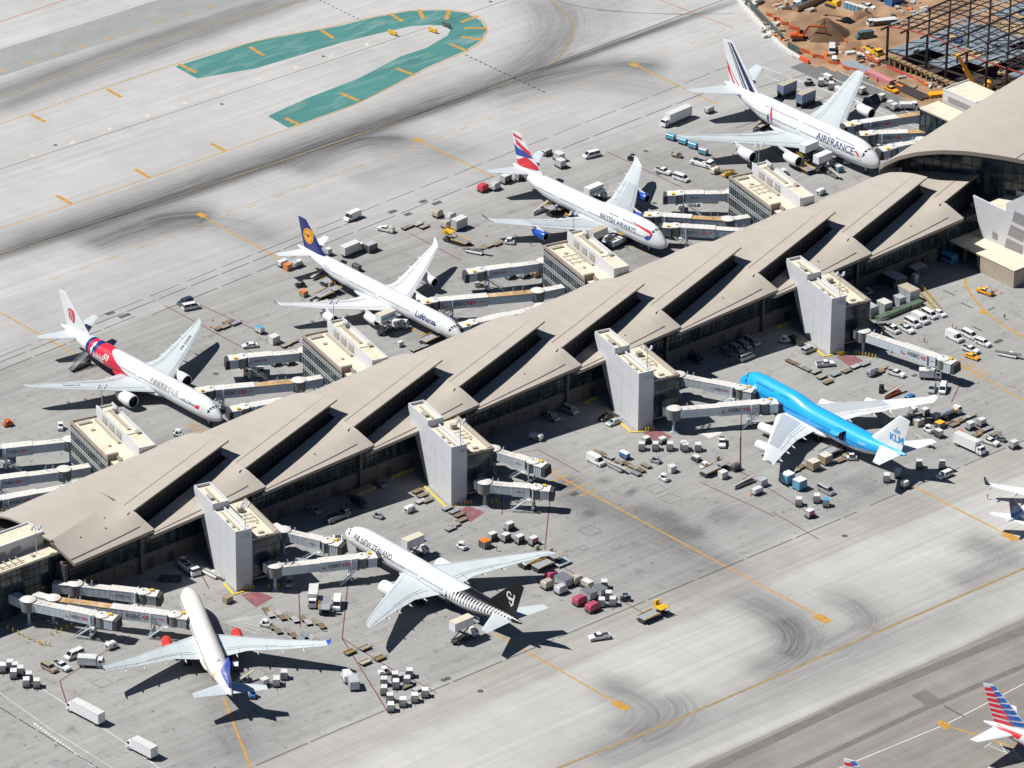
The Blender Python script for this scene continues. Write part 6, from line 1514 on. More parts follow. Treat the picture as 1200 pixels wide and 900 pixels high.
def V_loader(px, py, d, label, col='yellow', group=None, z=1.3, zp=3.0):
    """cargo high loader: two platforms on scissors"""
    e = root_at('cargo_loader', px, py, d, label, 'cargo loader', group)
    part(e, 'chassis', 'ld', lambda mb: mb.box(-4.6,4.2,-1.4,1.4,.4,.75), DKG)
    part(e, 'main_platform', (z,), lambda mb: mb.box(-4.4,1.2,-1.55,1.55,z,z+.2), SIL)
    part(e, 'roller_bed', (z,), lambda mb: [mb.box(-4.2+i*.5,-4.05+i*.5,-1.3,1.3,z+.2,z+.28) for i in range(11)], M_strut)
    pm = PNT[col] if label.startswith('yellow') else SIL; part(e, 'bridge_platform', (zp,col,pm.name), lambda mb: mb.box(1.5,4.6,-1.55,1.55,zp,zp+.2).box(2.4,3.6,1.6,2.3,zp,zp+1.4), pm)
    part(e, 'guard_rail', (zp,col,z), lambda mb: [mb.bar((a,y,zp+h_),(b,y,zp+h_),.07,.07) for y in (-1.5,1.5) for a, b in ((1.5,4.6),) for h_ in (.6,1.1)]+[mb.bar((x,y,zp),(x,y,zp+1.1),.07,.07) for x in (1.6,3,4.5) for y in (-1.5,1.5)]+[mb.bar((-4.3,s*1.6,z+.2),(1.1,s*1.6,z+.55),.1,.3) for s in (-1,1)], PNT[col])
    part(e, 'scissor_lift', (z,zp), lambda mb: [mb.bar((-4,s,.75),(.6,s,z),.16,.2) and mb.bar((-4,s,z),(.6,s,.75),.16,.2) and mb.bar((1.7,s,.75),(4.2,s,zp),.16,.2) and mb.bar((1.7,s,zp),(4.2,s,.75),.16,.2) for s in (-1,1)], DKG); wheels(e, (-3.6,-2.6,3.4), 1.15, .4, .3); return e
def V_tow(px, py, d, label, col='white', group=None):
    e = root_at('aircraft_tow_tractor', px, py, d, label, 'tow tractor', group)
    part(e, 'body', col, lambda mb: mb.box(-4,4,-1.45,1.45,.45,1.25,taper=(-3.9,3.9,-1.4,1.4)).box(-3.6,.8,-1.2,1.2,1.25,1.5), PNT[col])
    part(e, 'cab', col, lambda mb: mb.box(1.8,3.7,-1.3,1.3,1.25,1.5).box(1.95,3.55,-1.2,1.2,2.2,2.32), PNT[col])
    part(e, 'window', 'tow', lambda mb: mb.box(1.9,3.62,-1.24,1.24,1.5,2.2,taper=(2.0,3.45,-1.12,1.12)), GL)
    part(e, 'exhaust_grille', 'tow', lambda mb: mb.box(-3.2,-1.9,-.8,.8,1.52,1.7).box(-1.4,.2,-.8,.8,1.52,1.62), DKG); wheels(e, (-2.6,2.6), 1.25, .6, .45); return e
def V_stair(px, py, d, label, col='white', group=None, H=3.6, L=7.5):
    e = root_at('stair_truck', px, py, d, label, 'stair truck', group)
    part(e, 'chassis', col, lambda mb: mb.box(-L/2,L/2-1.2,-.9,.9,.45,.8), DKG)
    def f(mb):
        a, b = Vector((-L/2,0,.6)), Vector((L/2-.6,0,H))
        for s in (-.75,.75): mb.bar(a+Vector((0,s,0)), b+Vector((0,s,0)), .08, .35); mb.bar(a+Vector((0,s,1.0)), b+Vector((0,s,1.0)), .06, .06)
        for i in range(16): p = a.lerp(b, i/15); mb.box(p.x-.14,p.x+.14,-.7,.7,p.z-.03,p.z+.03)
        for t in (0,.25,.5,.75,1):
            for s in (-.75,.75): p = a.lerp(b, t); mb.bar((p.x,s,p.z),(p.x,s,p.z+1),.05,.05)
        mb.box(L/2-.6,L/2+.6,-.8,.8,H-.05,H+.05).bar((L/2-1.6,0,.8),(L/2-.9,0,H-.1),.3,.3)
    part(e, 'stair', (H,L), f, SIL); cabfront(e, L/2-.2, col, L=1.5, H=1.5, W=1.8) if col != 'none' else None; wheels(e, (-L/2+1.3,L/2-1.3), .8, .36, .26); return e
def V_fuel(px, py, d, label, col='white', group=None):
    e = root_at('hydrant_fuel_truck', px, py, d, label, 'truck', group)
    part(e, 'chassis', 'fu', lambda mb: mb.box(-3.6,3.3,-.9,.9,.5,.95), DKG); cabfront(e, 3.7, col)
    part(e, 'tank', 'fu', lambda mb: mb.lathe([(-3.3,.4),(-3.2,.8),(.8,.8),(.9,.4)], (0,0,1.75), 'x', 14), SIL, 40)
    part(e, 'hose_platform', 'fu', lambda mb: mb.box(.95,1.7,-.9,.9,.95,2.0).box(-3.4,-2.2,-1,-.82,.95,1.4), PNT['yellow']); wheels(e, (-2.4,2.7), .95, .46, .32); return e
def V_gpu(px, py, d, label, col='white', group=None, L=2.8, H=1.5):
    e = root_at('ground_power_unit', px, py, d, label, 'generator', group)
    part(e, 'body', (col,L,H), lambda mb: mb.box(-L/2,L/2,-.8,.8,.45,.45+H*.85).box(-L/2+.05,L/2-.05,-.75,.75,.45+H*.85,.45+H,taper=(-L/2+.25,L/2-.25,-.6,.6)), PNT[col])
    part(e, 'grille', (L,H), lambda mb: mb.box(-L/2-.02,-L/2+.2,-.6,.6,.7,1.3).box(.2,L/2-.3,-.82,.82,.75,1.25), DKG)
    part(e, 'tow_bar', L, lambda mb: mb.bar((L/2,0,.5),(L/2+1.0,0,.3),.1,.1), DKG); wheels(e, (-L/2+.5,L/2-.5), .68, .26, .18); return e
def V_bus(px, py, d, label, col='ltblue', group=None):
    e = root_at('apron_bus', px, py, d, label, 'bus', group)
    part(e, 'body', col, lambda mb: mb.box(-6,6,-1.4,1.4,.4,1.3).box(-6,6,-1.38,1.38,2.5,2.95,taper=(-5.8,5.8,-1.2,1.2)), PNT[col]); part(e, 'window', 'bus', lambda mb: mb.box(-5.95,5.95,-1.36,1.36,1.3,2.5), GL)
    part(e, 'post', 'bus', lambda mb: [mb.box(x-.08,x+.08,-1.39,1.39,1.3,2.5) for x in (-5.9,-3.9,-2,0,2,3.9,5.9)], PNT[col]); wheels(e, (-3.8,4.2), 1.2, .5, .3); return e
def V_box(px, py, d, label, col='pale', L=3, W=2.4, H=2.4, top=None, cat='container', name='storage_container', group=None, z0=.1):
    e = root_at(name, px, py, d, label, cat, group)
    part(e, 'body', (L,W,H,col), lambda mb: mb.box(-L/2,L/2,-W/2,W/2,z0,z0+H), PNT[col]); part(e, 'lid', (L,W,H,top or col), lambda mb: mb.box(-L/2-.05,L/2+.05,-W/2-.05,W/2+.05,z0+H,z0+H+.12), PNT[top or 'pale'])
    part(e, 'skid', (L,W), lambda mb: mb.box(-L/2,L/2,-W/2+.1,-W/2+.3,0,z0).box(-L/2,L/2,W/2-.3,W/2-.1,0,z0), DKG)
    part(e, 'corner_post', (L,W,H), lambda mb: [mb.box(x-.06,x+.06,y-.06,y+.06,z0,z0+H) for x in (-L/2,-L/6,L/6,L/2) for y in (-W/2,W/2)], M_strut); return e
# ---- people: one skinned body each, clothes as separate shells
def person(px, py, label, vest='lime', d=(1,0), pose=0, trousers='navy', z=0.0, name='person'):
    g = G(px, py, z); e = empty('person', (g.x,g.y,z+.02), hd_(px,py,d)); tag(e, label, 'person', None)
    key = ('person', vest, trousers, pose)
    if key not in _cache:
        sk = {'pelvis':(0,0,.95),'chest':(0,0,1.32),'neck':(0,0,1.48),'head':(.02,0,1.62),'crown':(.02,0,1.76)}
        pts = [(0,0,.95,.15),(0,0,1.15,.15),(.0,0,1.35,.17),(0,0,1.48,.06),(.02,0,1.60,.09),(.02,0,1.70,.10)]; ed = [(0,1),(1,2),(2,3),(3,4),(4,5)]
        def chain(root, P):
            r = root
            for p in P: pts.append(p); ed.append((r, len(pts)-1)); r = len(pts)-1
            return r
        for s in (-1,1):
            sw = .22*s if pose == 1 else .04*s
            chain(0, [(0,.10*s,.90,.10),(sw*.6,.11*s,.50,.065),(sw*.7,.11*s,.10,.045),(sw*.7+.14,.12*s,.04,.04)])
            arm = (.12+.1*s if pose == 1 else .05)
            if pose == 2 and s == 1: A_ = [(0,.20,1.38,.06),(.22,.26,1.28,.045),(.46,.22,1.36,.035),(.55,.21,1.38,.03)]
            else: A_ = [(0,.20*s,1.38,.06),(-.02,.26*s,1.12,.045),(arm,.27*s,.90,.035),(arm+.05,.27*s,.80,.03)]
            h_ = chain(2, A_); hx = pts[h_]
            for i in range(5):
                dx, dy = (.02*(i-2), 0) if i < 4 else (.03,-.04*s); chain(h_, [(hx[0]+dx, hx[1]+dy, hx[2]-.05-.01*(i%2), .009),(hx[0]+dx+.01, hx[1]+dy-.01*s, hx[2]-.10, .008)])
        me = bpy.data.meshes.new('body'); me.from_pydata([p[:3] for p in pts], ed, []); o = bpy.data.objects.new('body', me); C.objects.link(o)
        md = o.modifiers.new('skin', 'SKIN'); sv = me.skin_vertices[0].data
        for i, p in enumerate(pts): sv[i].radius = (p[3], p[3])
        sv[0].use_root = True; o.modifiers.new('sub', 'SUBSURF').levels = 1
        bpy.context.view_layer.update(); dg = bpy.context.evaluated_depsgraph_get(); m2 = bpy.data.meshes.new_from_object(o.evaluated_get(dg)); bpy.data.objects.remove(o)
        skin = mat('skin', (.35,.20,.13), rough=.6); cl = PNT[trousers]; top = {'lime':mat('hi_vis_lime', (.45,.70,.03), rough=.7),'orange':mat('hi_vis_orange', (.75,.16,.01), rough=.7),'dark':mat('dark_shirt', (.03,.035,.05), rough=.8),'red':mat('red_jacket',(.40,.03,.03),rough=.8)}[vest]
        hair = mat('dark_hair', (.02,.015,.012), rough=.8)
        m2.materials.clear()
        for m_ in (skin, cl, top, hair): m2.materials.append(m_)
        for p in m2.polygons:
            z_ = p.center.z; y_ = abs(p.center.y)
            p.material_index = 3 if (z_ > 1.66 and p.center.x < .08) or z_ > 1.74 else 1 if z_ < .96 and y_ < .2 else 2 if .96 <= z_ < 1.47 and (y_ < .3) and not (y_ > .22 and z_ < 1.05) else 0 if z_ > .3 else 1
            p.use_smooth = True
        m2.name = 'body'; _cache[key] = m2
    piece('body', _cache[key], e); return e
def cone(px, py, label, group='orange traffic cones on the apron'):
    g = G(px, py); e = empty('traffic_cone', (g.x,g.y,.01)); tag(e, label, 'cone', group)
    part(e, 'cone_body', 'c', lambda mb: mb.lathe([(0,.3),(.05,.3),(.06,.2),(.8,.05),(.82,.0)], (0,0,0), 'z', 8), PNT['dorange']); part(e, 'base', 'c', lambda mb: mb.box(-.32,.32,-.32,.32,0,.05), DKG)
def bollard(px, py, label='yellow safety posts standing on the apron', group=None, h=1.3, w=.17):
    g = G(px, py); e = empty('bollard', (g.x,g.y,0)); tag(e, label, 'bollard', group)
    part(e, 'post', h, lambda mb: mb.lathe([(0,w),(h-.1,w),(h,w*.6)], (0,0,0), 'z', 8), M_byel)
# ================================================================ CONSTRUCTION SITE (upper right)
def gp(x, y, z=0): g = G(x, y, z); return (g.x, g.y, z)
M_soil = mat('brown_soil', (.30,.18,.10), rough=.95, var=.35, scale=.12, bump=.3, dirt=((.42,.30,.19), .8, .06))
M_soil2 = mat('dark_soil', (.16,.095,.05), rough=.95, var=.3, scale=.3, bump=.4)
# soil sheet with uneven relief
def hgt(u, v, a=1): return a*(.5*math.sin(u*.31+v*.17)+.35*math.sin(u*.13-v*.42+2)+.3*math.sin(u*.9+v*.7))
poly = [(851,-22),(916,54),(945,76),(1000,88),(1130,146),(1300,230),(1300,-60),(851,-60)]
PP = [G(*p) for p in poly]
def inside(x, y):
    c = False
    for i in range(len(PP)):
        a, b = PP[i], PP[i-1]
        if (a.y > y) != (b.y > y) and x < (b.x-a.x)*(y-a.y)/(b.y-a.y)+a.x: c = not c
    return c
def edge_d(x, y):
    d = 9
    for i in range(len(PP)):
        a, b = PP[i], PP[i-1]; t = ((x-a.x)*(b.x-a.x)+(y-a.y)*(b.y-a.y))/max((b-a).length_squared,1e-6); t = min(max(t,0),1)
        d = min(d, math.hypot(a.x+(b.x-a.x)*t-x, a.y+(b.y-a.y)*t-y))
    return d
us = list(range(215, 345, 2)); vs_ = list(range(60, 232, 2)); V = {}; mb = MB(); fs = []
for i, u in enumerate(us):
    for j, v in enumerate(vs_):
        k = min(edge_d(u, v)/6, 1); V[i,j] = len(mb.v); mb.v.append((u, v, .03+k*max(.02, .35+hgt(u, v, .55))))
for i in range(len(us)-1):
    for j in range(len(vs_)-1):
        if inside(us[i]+1, vs_[j]+1): mb.f.append((V[i,j],V[i+1,j],V[i+1,j+1],V[i,j+1])); mb.m.append(0)
o = mb.build('construction_soil', M_soil, smooth=60, fix=False); o['kind'] = 'structure'
def mound(px, py, r, h, label, m, sy=1.0, seed=1):
    g = G(px, py); rn = random.Random(seed); R = []; n = 18; ph = [rn.uniform(.8,1.15) for _ in range(n)]
    for t, z in ((1.0,-.1),(.82,.16),(.6,.45),(.38,.74),(.18,.93),(.02,1.0)): R.append([(g.x+r*t*ph[i]*math.cos(i*math.tau/n), g.y+r*sy*t*ph[(i+3)%n]*math.sin(i*math.tau/n), z*h*(1+.07*math.sin(i*2.3+t*9))) for i in range(n)])
    mb = MB(); mb.rings(R, False, True); o = mb.build('soil_heap', m, smooth=50); tag(o, label, 'soil heap')
mound(966, 42, 9.5, 6.0, 'tall dark brown soil heap beneath the yellow excavator', M_soil2, .9, 3)
mound(1004, 22, 8, 2.6, 'low tan soil heap behind the portable toilets', M_soil, .5, 5); mound(995, 58, 9, 2.0, 'low brown soil heap between the orange digger and the teal truck', M_soil, .6, 8)
mound(1018, 26, 7, 2.2, 'small tan soil heap beside the white pickup at the top edge', M_soil, .5, 9)
mb = MB(); line(mb, [(945,72),(1000,96),(1060,122),(1125,152),(1160,168)], 15, .010); mark('service_road_asphalt', mb, M_asp)
mb = MB(); line(mb, [(962,86),(1040,120),(1096,146)], .3, .016); line(mb, [(975,80),(1050,112),(1112,140)], .3, .016); mark('white_road_line', mb, M_wht)
# kerb and screened fence
def run(name, pts, w, h, m, label, cat, z0=0, posts=None):
    e = empty(name, gp(*pts[0])); tag(e, label, cat); o_ = Vector(e.location); mb = MB()
    P = [Vector(gp(*p))-o_ for p in pts]
    for a, b in zip(P, P[1:]):
        n = max(1, int((b-a).length/3.0))
        for i in range(n):
            p, q = a.lerp(b, i/n), a.lerp(b, (i+.97)/n); m_ = MB(); m_.bar((p.x,p.y,z0+h/2),(q.x,q.y,z0+h/2), w, h); m_.build(posts or 'block', m, e)
    return e
run('concrete_barrier', [(852,-14),(884,22),(912,52),(922,60),(938,70)], .9, .9, mat('white_barrier', (.62,.61,.58), rough=.7), 'long white concrete barrier curving between apron and building site', 'barrier')
run('screened_fence', [(858,-14),(889,20),(916,48)], .12, 2.6, mat('green_grey_screen', (.07,.10,.095), rough=.9), 'dark green screened fence running up from the barrier bend', 'fence', posts='screen_panel')
run('screened_fence', [(923,56),(937,64)], .12, 2.4, mat('green_grey_screen', (.07,.10,.095)), 'short dark screened fence panel below the orange digger', 'fence', posts='screen_panel')
run('water_barrier', [(938,70),(948,75)], .7, 1.3, mat('orange_plastic', (.72,.10,.03), rough=.5), 'short red-orange plastic barrier at the end of the white one', 'barrier')
# steel frame of the unfinished building
M_rb = mat('primer_brown_steel', (.055,.042,.042), rough=.6, var=.2); M_gal = mat('pale_deck_steel', (.33,.38,.43), rough=.5, metal=.2); M_redb = mat('red_primer_steel', (.42,.06,.05), rough=.5)
A0 = Vector(gp(1039,73)); A1 = Vector(gp(1122,100)); dA = (A1-A0)/3.6; dU = Vector((1,0,0))*9.5
dA = Vector((dA.x, dA.y, 0)); sf = empty('steel_frame_building', A0); tag(sf, 'unfinished steel frame hall with bare brown beams at the top right corner', 'building frame')
def hroof(i, j): return 11.5+2.6*math.sin(min(max((i+.8)/5.5,0),1)*math.pi)+j*.6
NI, NJ = 9, 10
for i in range(NI):
    for j in range(NJ):
        p = dA*i+dU*j
        if j % 2 and i % 2: continue
        mb = MB(); w = .6 if j == 0 else .42; t = hroof(i,j)
        mb.box(p.x-w/2,p.x+w/2,p.y-w/2,p.y-w/2+.12,0,t).box(p.x-w/2,p.x+w/2,p.y+w/2-.12,p.y+w/2,0,t).box(p.x-.07,p.x+.07,p.y-w/2+.12,p.y+w/2-.12,0,t); mb.build('column', M_rb, sf)
for i in range(NI):           # long rafters running away from the camera, and curved eave beams across
    mb = MB(); a = dA*i; P = [a+dU*(-.35)+Vector((0,0,hroof(i,0)-.3))]+[a+dU*j+Vector((0,0,hroof(i,j))) for j in range(NJ)]
    for p, q in zip(P, P[1:]): mb.bar(p, q, .34, .6)
    mb.build('rafter', M_rb, sf)
for i in range(NI-1):
    mb = MB(); P = [dA*(i+.5)+dU*j+Vector((0,0,hroof(i+.5,j)-.1)) for j in range(NJ)]
    for p, q in zip(P, P[1:]): mb.bar(p, q, .2, .35)
    mb.build('secondary_rafter', M_rb, sf)
    for j in range(0, NJ-1, 2):
        mb = MB(); mb.bar(dA*i+dU*j+Vector((0,0,hroof(i,j))), dA*(i+1)+dU*(j+1)+Vector((0,0,hroof(i+1,j+1))), .16, .16); mb.build('brace', M_rb, sf)
for j in range(NJ):
    n = (NI-1)*3
    for s_ in (0, .33, .66):
        if j == NJ-1 and s_ > 0: continue
        mb = MB(); P = [dA*(i/3)+dU*(j+s_)+Vector((0,0,hroof(i/3,j+s_)-.15)) for i in range(n+1)]
        for p, q in zip(P, P[1:]): mb.bar(p, q, .2, .4 if s_ == 0 else .22)
        mb.build('purlin', M_redb if j == 0 and s_ == 0 else M_rb, sf)
rn = random.Random(4)
for i in range(NI-1):         # diagonal pale braces and deck strips lying on the rafters
    for j in (0,1,2,3,5):
        if rn.random() < .35:
            a = dA*(i+.05)+dU*(j+.1); b = dA*(i+.12)+dU*(j+.75); mb = MB(); mb.bar(a+Vector((0,0,hroof(i,j)+.6)), b+Vector((0,0,hroof(i,j+.7)+.6)), .7, .16); mb.build('pale_channel', M_gal, sf)
for i in range(NI):
    for j in range(0, NJ, 2):
        p = dA*i+dU*j; mb = MB(); mb.bar(p+Vector((0,0,4.0)), p+dA*.98+Vector((0,0,4.0)), .3, .5) if i < NI-1 else mb.bar(p, p+Vector((0,0,4)), .3, .3); mb.build('floor_beam', M_rb, sf)
for i in range(NI-1):         # floor deck in panels, some missing
    for j in range(NJ-1):
        if (i, j) in ((1,0),(3,0),(4,0),(5,0),(6,0)) or rn.random() < .08: continue
        a = dA*(i+.02)+dU*(j+.02); b = dA*(i+.98)+dU*(j+.02); c = dA*(i+.98)+dU*(j+.98); d = dA*(i+.02)+dU*(j+.98); z0 = 4.25
        mb = MB(); mb.add([(p.x,p.y,z) for z in (z0,z0+.18) for p in (a,b,c,d)], [(3,2,1,0),(4,5,6,7),(0,1,5,4),(1,2,6,5),(2,3,7,6),(3,0,4,7)])
        mb.build('floor_deck', mat('blue_grey_deck', (.20,.245,.28), rough=.6, var=.25, scale=.5) if rn.random() < .8 else mat('plywood_deck', (.42,.30,.17), rough=.8), sf)
mb = MB(); q = [dA*-.2+dU*-.25, dA*8+dU*-.25, dA*8+dU*9, dA*-.2+dU*9]; mb.add([(p.x,p.y,.62) for p in q],[(0,1,2,3)]); mb.build('basement_floor', mat('dark_pit', (.05,.035,.028), rough=.95, var=.4, scale=.3), sf, fix=False)
for i in range(36):           # loose boards and bundles on the deck
    a = dA*rn.uniform(.2,7.6)+dU*rn.uniform(.2,8.5); k = ['wood','blue','wood','grey'][i%4]; L = rn.uniform(2,6); W = rn.uniform(.8,2.5); t = rn.uniform(0,3.1)
    m_ = {'wood':mat('plywood_deck', (.42,.30,.17)),'blue':mat('blue_tarp', (.04,.10,.26), rough=.6),'grey':M_gal}[k]
    mb = MB(); c, s = math.cos(t), math.sin(t); mb.box(-L/2,L/2,-W/2,W/2,4.45,4.45+rn.uniform(.2,.9),tf=lambda p: (a.x+c*p[0]-s*p[1], a.y+s*p[0]+c*p[1], p[2])); mb.build('material_bundle', m_)
bun = {}
for o_ in [o for o in C.objects if o.name.startswith('material_bundle')]:
    o_.location = sf.location; c = sf.location+sum((Vector(v.co) for v in o_.data.vertices), Vector())/8; bun.setdefault(o_.data.materials[0].name, []).append((PX(c), o_))
for k, L_ in bun.items():
    for i, (x, o_) in enumerate(sorted(L_, key=lambda t: t[0])[:20]): tag(o_, '%s from the left of the %s on the deck of the unfinished hall' % (ORD[i], {'plywood_deck':'plywood bundles','blue_tarp':'blue tarpaulins'}.get(k, 'pale steel bundles')), 'bundle', 'bundles on the unfinished deck')
# retaining edge, stacked steel, planks
def stack(px, py, d, L, W, n, m, label, h=.35, name='steel_stack', cat='stack'):
    e = root_at(name, px, py, d, label, cat, None)
    for i in range(n):
        for k in range(2 if n > 3 else 1):
            mb = MB(); y = -W/2+W*(i+.1)/n; mb.box(-L/2+rn.uniform(-.4,.4),L/2+rn.uniform(-.4,.4),y,y+W*.8/n,.05+k*h,.05+k*h+h*.9); mb.build('beam', m, e)
DN = (1,.47)
stack(1006, 82, DN, 14, 6, 6, M_gal, 'pale steel sections stacked at the near edge of the building site')
stack(1031, 95, DN, 11, 2.6, 1, mat('faded_pink_container', (.50,.20,.20), rough=.7), 'long low faded-pink container by the service road', h=2.2, name='container', cat='container')
stack(1066, 108, DN, 15, 4.5, 5, M_rb, 'rusty brown beams stacked between the service road and the pit')
stack(1064, 91, DN, 20, 1.2, 1, M_redb, 'long red beam lying along the edge of the pit', h=.9)
stack(1052, 98, DN, 22, 3.4, 7, mat('tan_planks', (.42,.32,.21), rough=.85, var=.2), 'row of tan planks beside the long red beam', h=.12, name='plank_row')
for i in range(12):
    mb = MB(); g = Vector(gp(1043+i*6.2, 77+i*2.75)); mb.box(g.x-.4,g.x+.4,g.y-.3,g.y+.3,.1,3.2).box(g.x-.9,g.x+.9,g.y-2.6,g.y+.3,3.2,3.5); tag(mb.build('formwork_frame', mat('formwork_timber', (.25,.17,.08), rough=.9)), '%s timber formwork frame from the left along the near edge of the pit' % ORD[i], 'formwork', 'formwork frames along the pit')
rn2 = random.Random(11)
def debris(cx, cy, rx, ry, n, label, grp):
    n = min(n, 20)
    for i, (px, py) in enumerate(sorted((cx+rn2.uniform(-rx,rx), cy+rn2.uniform(-ry,ry)) for _ in range(n))):
        g = gp(px, py); L, W, H = rn2.uniform(.8,3.6), rn2.uniform(.5,1.8), rn2.uniform(.3,1.1); t = rn2.uniform(0,3.1); c, s = math.cos(t), math.sin(t)
        mb = MB(); mb.box(-L/2,L/2,-W/2,W/2,.1,.3+H,tf=lambda p: (c*p[0]-s*p[1], s*p[0]+c*p[1], p[2])); o = mb.build('material_pile', PNT[rn2.choice(['pale','buff','tan','alu','dorange','brown','dgrey','pale'])]); o.location = g; tag(o, ORD[i]+' from the left '+label, 'material pile', grp)
debris(906, 38, 12, 9, 26, 'of the small piles beside the screened fence', 'material beside the screened fence')
debris(1020, 72, 14, 7, 14, 'of the mixed piles between the yellow loader and the pit', 'material by the yellow loader'); debris(1094, 100, 12, 5, 12, 'of the loose pieces around the foot of the crane', 'material at the crane')
debris(880, 5, 12, 4, 12, 'of the piles at the very top left of the building site', 'material at the top of the site')
debris(930, 8, 25, 7, 18, 'of the scattered pieces near the white truck at the top edge', 'scattered site material'); debris(1065, 12, 20, 9, 16, 'of the scattered pieces left of the steel frame', 'material left of the steel frame')
# excavators
def excavator(px, py, d, label, col, reach=(7.5,1.2), s=1.0):
    e = root_at('excavator', px, py, d, label, 'excavator', None); z0 = {'yellow':5.6}.get(col, .3); e.location.z = z0
    for sy in (-1,1): mb = MB(); mb.rings([[(x, sy*1.25-.3, z) for x, z in ((-2,.1),(2,.1),(2.35,.5),(2,.95),(-2,.95),(-2.35,.5))],[(x, sy*1.25+.3, z) for x, z in ((-2,.1),(2,.1),(2.35,.5),(2,.95),(-2,.95),(-2.35,.5))]]); mb.build('track', DKG, e)
    mb = MB(); mb.box(-2.8,1.4,-1.35,1.35,1.1,2.1).box(-2.7,-.6,-1.3,1.3,2.1,2.6,taper=(-2.5,-.7,-1.1,1.1)); mb.build('body', PNT[col], e)
    mb = MB(); mb.box(.1,1.7,.2,1.3,2.1,3.3,taper=(.2,1.4,.3,1.2)); mb.build('cab', GL, e)
    R_, D_ = reach
    for nm, a, b, w in (('boom',(1.2,-.2,1.9),(3.2,-.2,5.2),.6),('boom',(3.2,-.2,5.2),(R_-1,-.2,4.9),.5),('stick',(R_-1.2,-.2,5.3),(R_,-.2,D_),.42)): mb = MB(); mb.bar(a, b, w*.8, w); mb.build(nm, PNT[col], e)
    mb = MB(); mb.prism([(R_-.9,D_-.5),(R_+.1,D_+.2),(R_+.3,D_-.3),(R_-.4,D_-1.0)], -.8, .4, 'y'); mb.build('bucket', DKG, e)
excavator(936, 48, (1,.02), 'orange excavator reaching right with its arm bent down', 'redorange', (9.5,1.0))
excavator(975, 26, (-1,-.35), 'yellow excavator on top of the dark soil heap', 'yellow', (8.5,1.0))
e = root_at('mobile_crane', 1106, 113, (1,-.1), 'yellow mobile crane with its boom raised beside the steel frame', 'crane', None)
mb = MB(); mb.box(-5,5,-1.3,1.3,.6,1.5).box(3.4,5.2,-1.3,1.3,1.5,3.0); mb.build('body', PNT['orange'], e); mb = MB(); mb.box(3.5,5.25,-1.2,1.2,2.0,2.8); mb.build('window', GL, e); wheels(e, (-3.6,-2.2,2.4,3.8), 1.2, .6, .4)
bpy.context.view_layer.update(); inv = e.matrix_basis.inverted()
bt, bb = inv@Vector(gp(1122,64,16)), inv@Vector(gp(1144,104,3.2))
mb = MB(); mb.bar(bb, bb.lerp(bt,.6), 1.3, 1.4); mb.bar(bb.lerp(bt,.5), bt, .95, 1.0); mb.build('boom', PNT['orange'], e); mb = MB(); mb.bar(bt, bt+Vector((0,0,-3)), .5, .5); mb.build('hook_block', DKG, e)
mb = MB(); mb.lathe([(0,.2),(.5,1.4),(2.2,1.6),(3.4,1.0),(3.8,.1)], (0,0,0), 'z', 12); o = mb.build('concrete_mixer_drum', PNT['orange'], smooth=40); o.location = gp(1158,106); tag(o, 'rounded orange drum standing behind the small white penthouse', 'drum')

debris(985, 60, 22, 7, 16, 'of the small pieces between the orange digger and the stacked steel', 'pieces near the stacked steel')
debris(1075, 96, 30, 8, 18, 'of the boards and blocks lying along the pit edge', 'boards along the pit edge')
for i, (a, b, l) in enumerate((((940,62),(1030,96),'orange safety netting running from the plastic barrier past the soil'),((900,20),(948,44),'orange safety netting left of the dark soil heap'),((985,48),(1030,78),'orange safety netting beside the low soil heap'))):
    p, q = Vector(gp(*a)), Vector(gp(*b)); mb = MB(); n = 14
    P = [p.lerp(q, k/n)+Vector((math.sin(k*2.1)*.8, math.cos(k*1.7)*.8, 0)) for k in range(n+1)]
    for u_, w_ in zip(P, P[1:]): mb.bar((u_.x,u_.y,1.0),(w_.x,w_.y,1.0),.08,1.0)
    for u_ in P: mb.bar((u_.x,u_.y,.2),(u_.x,u_.y,1.7),.08,.08)
    tag(mb.build('safety_netting', mat('orange_netting', (.62,.13,.04), rough=.8)), l, 'netting')
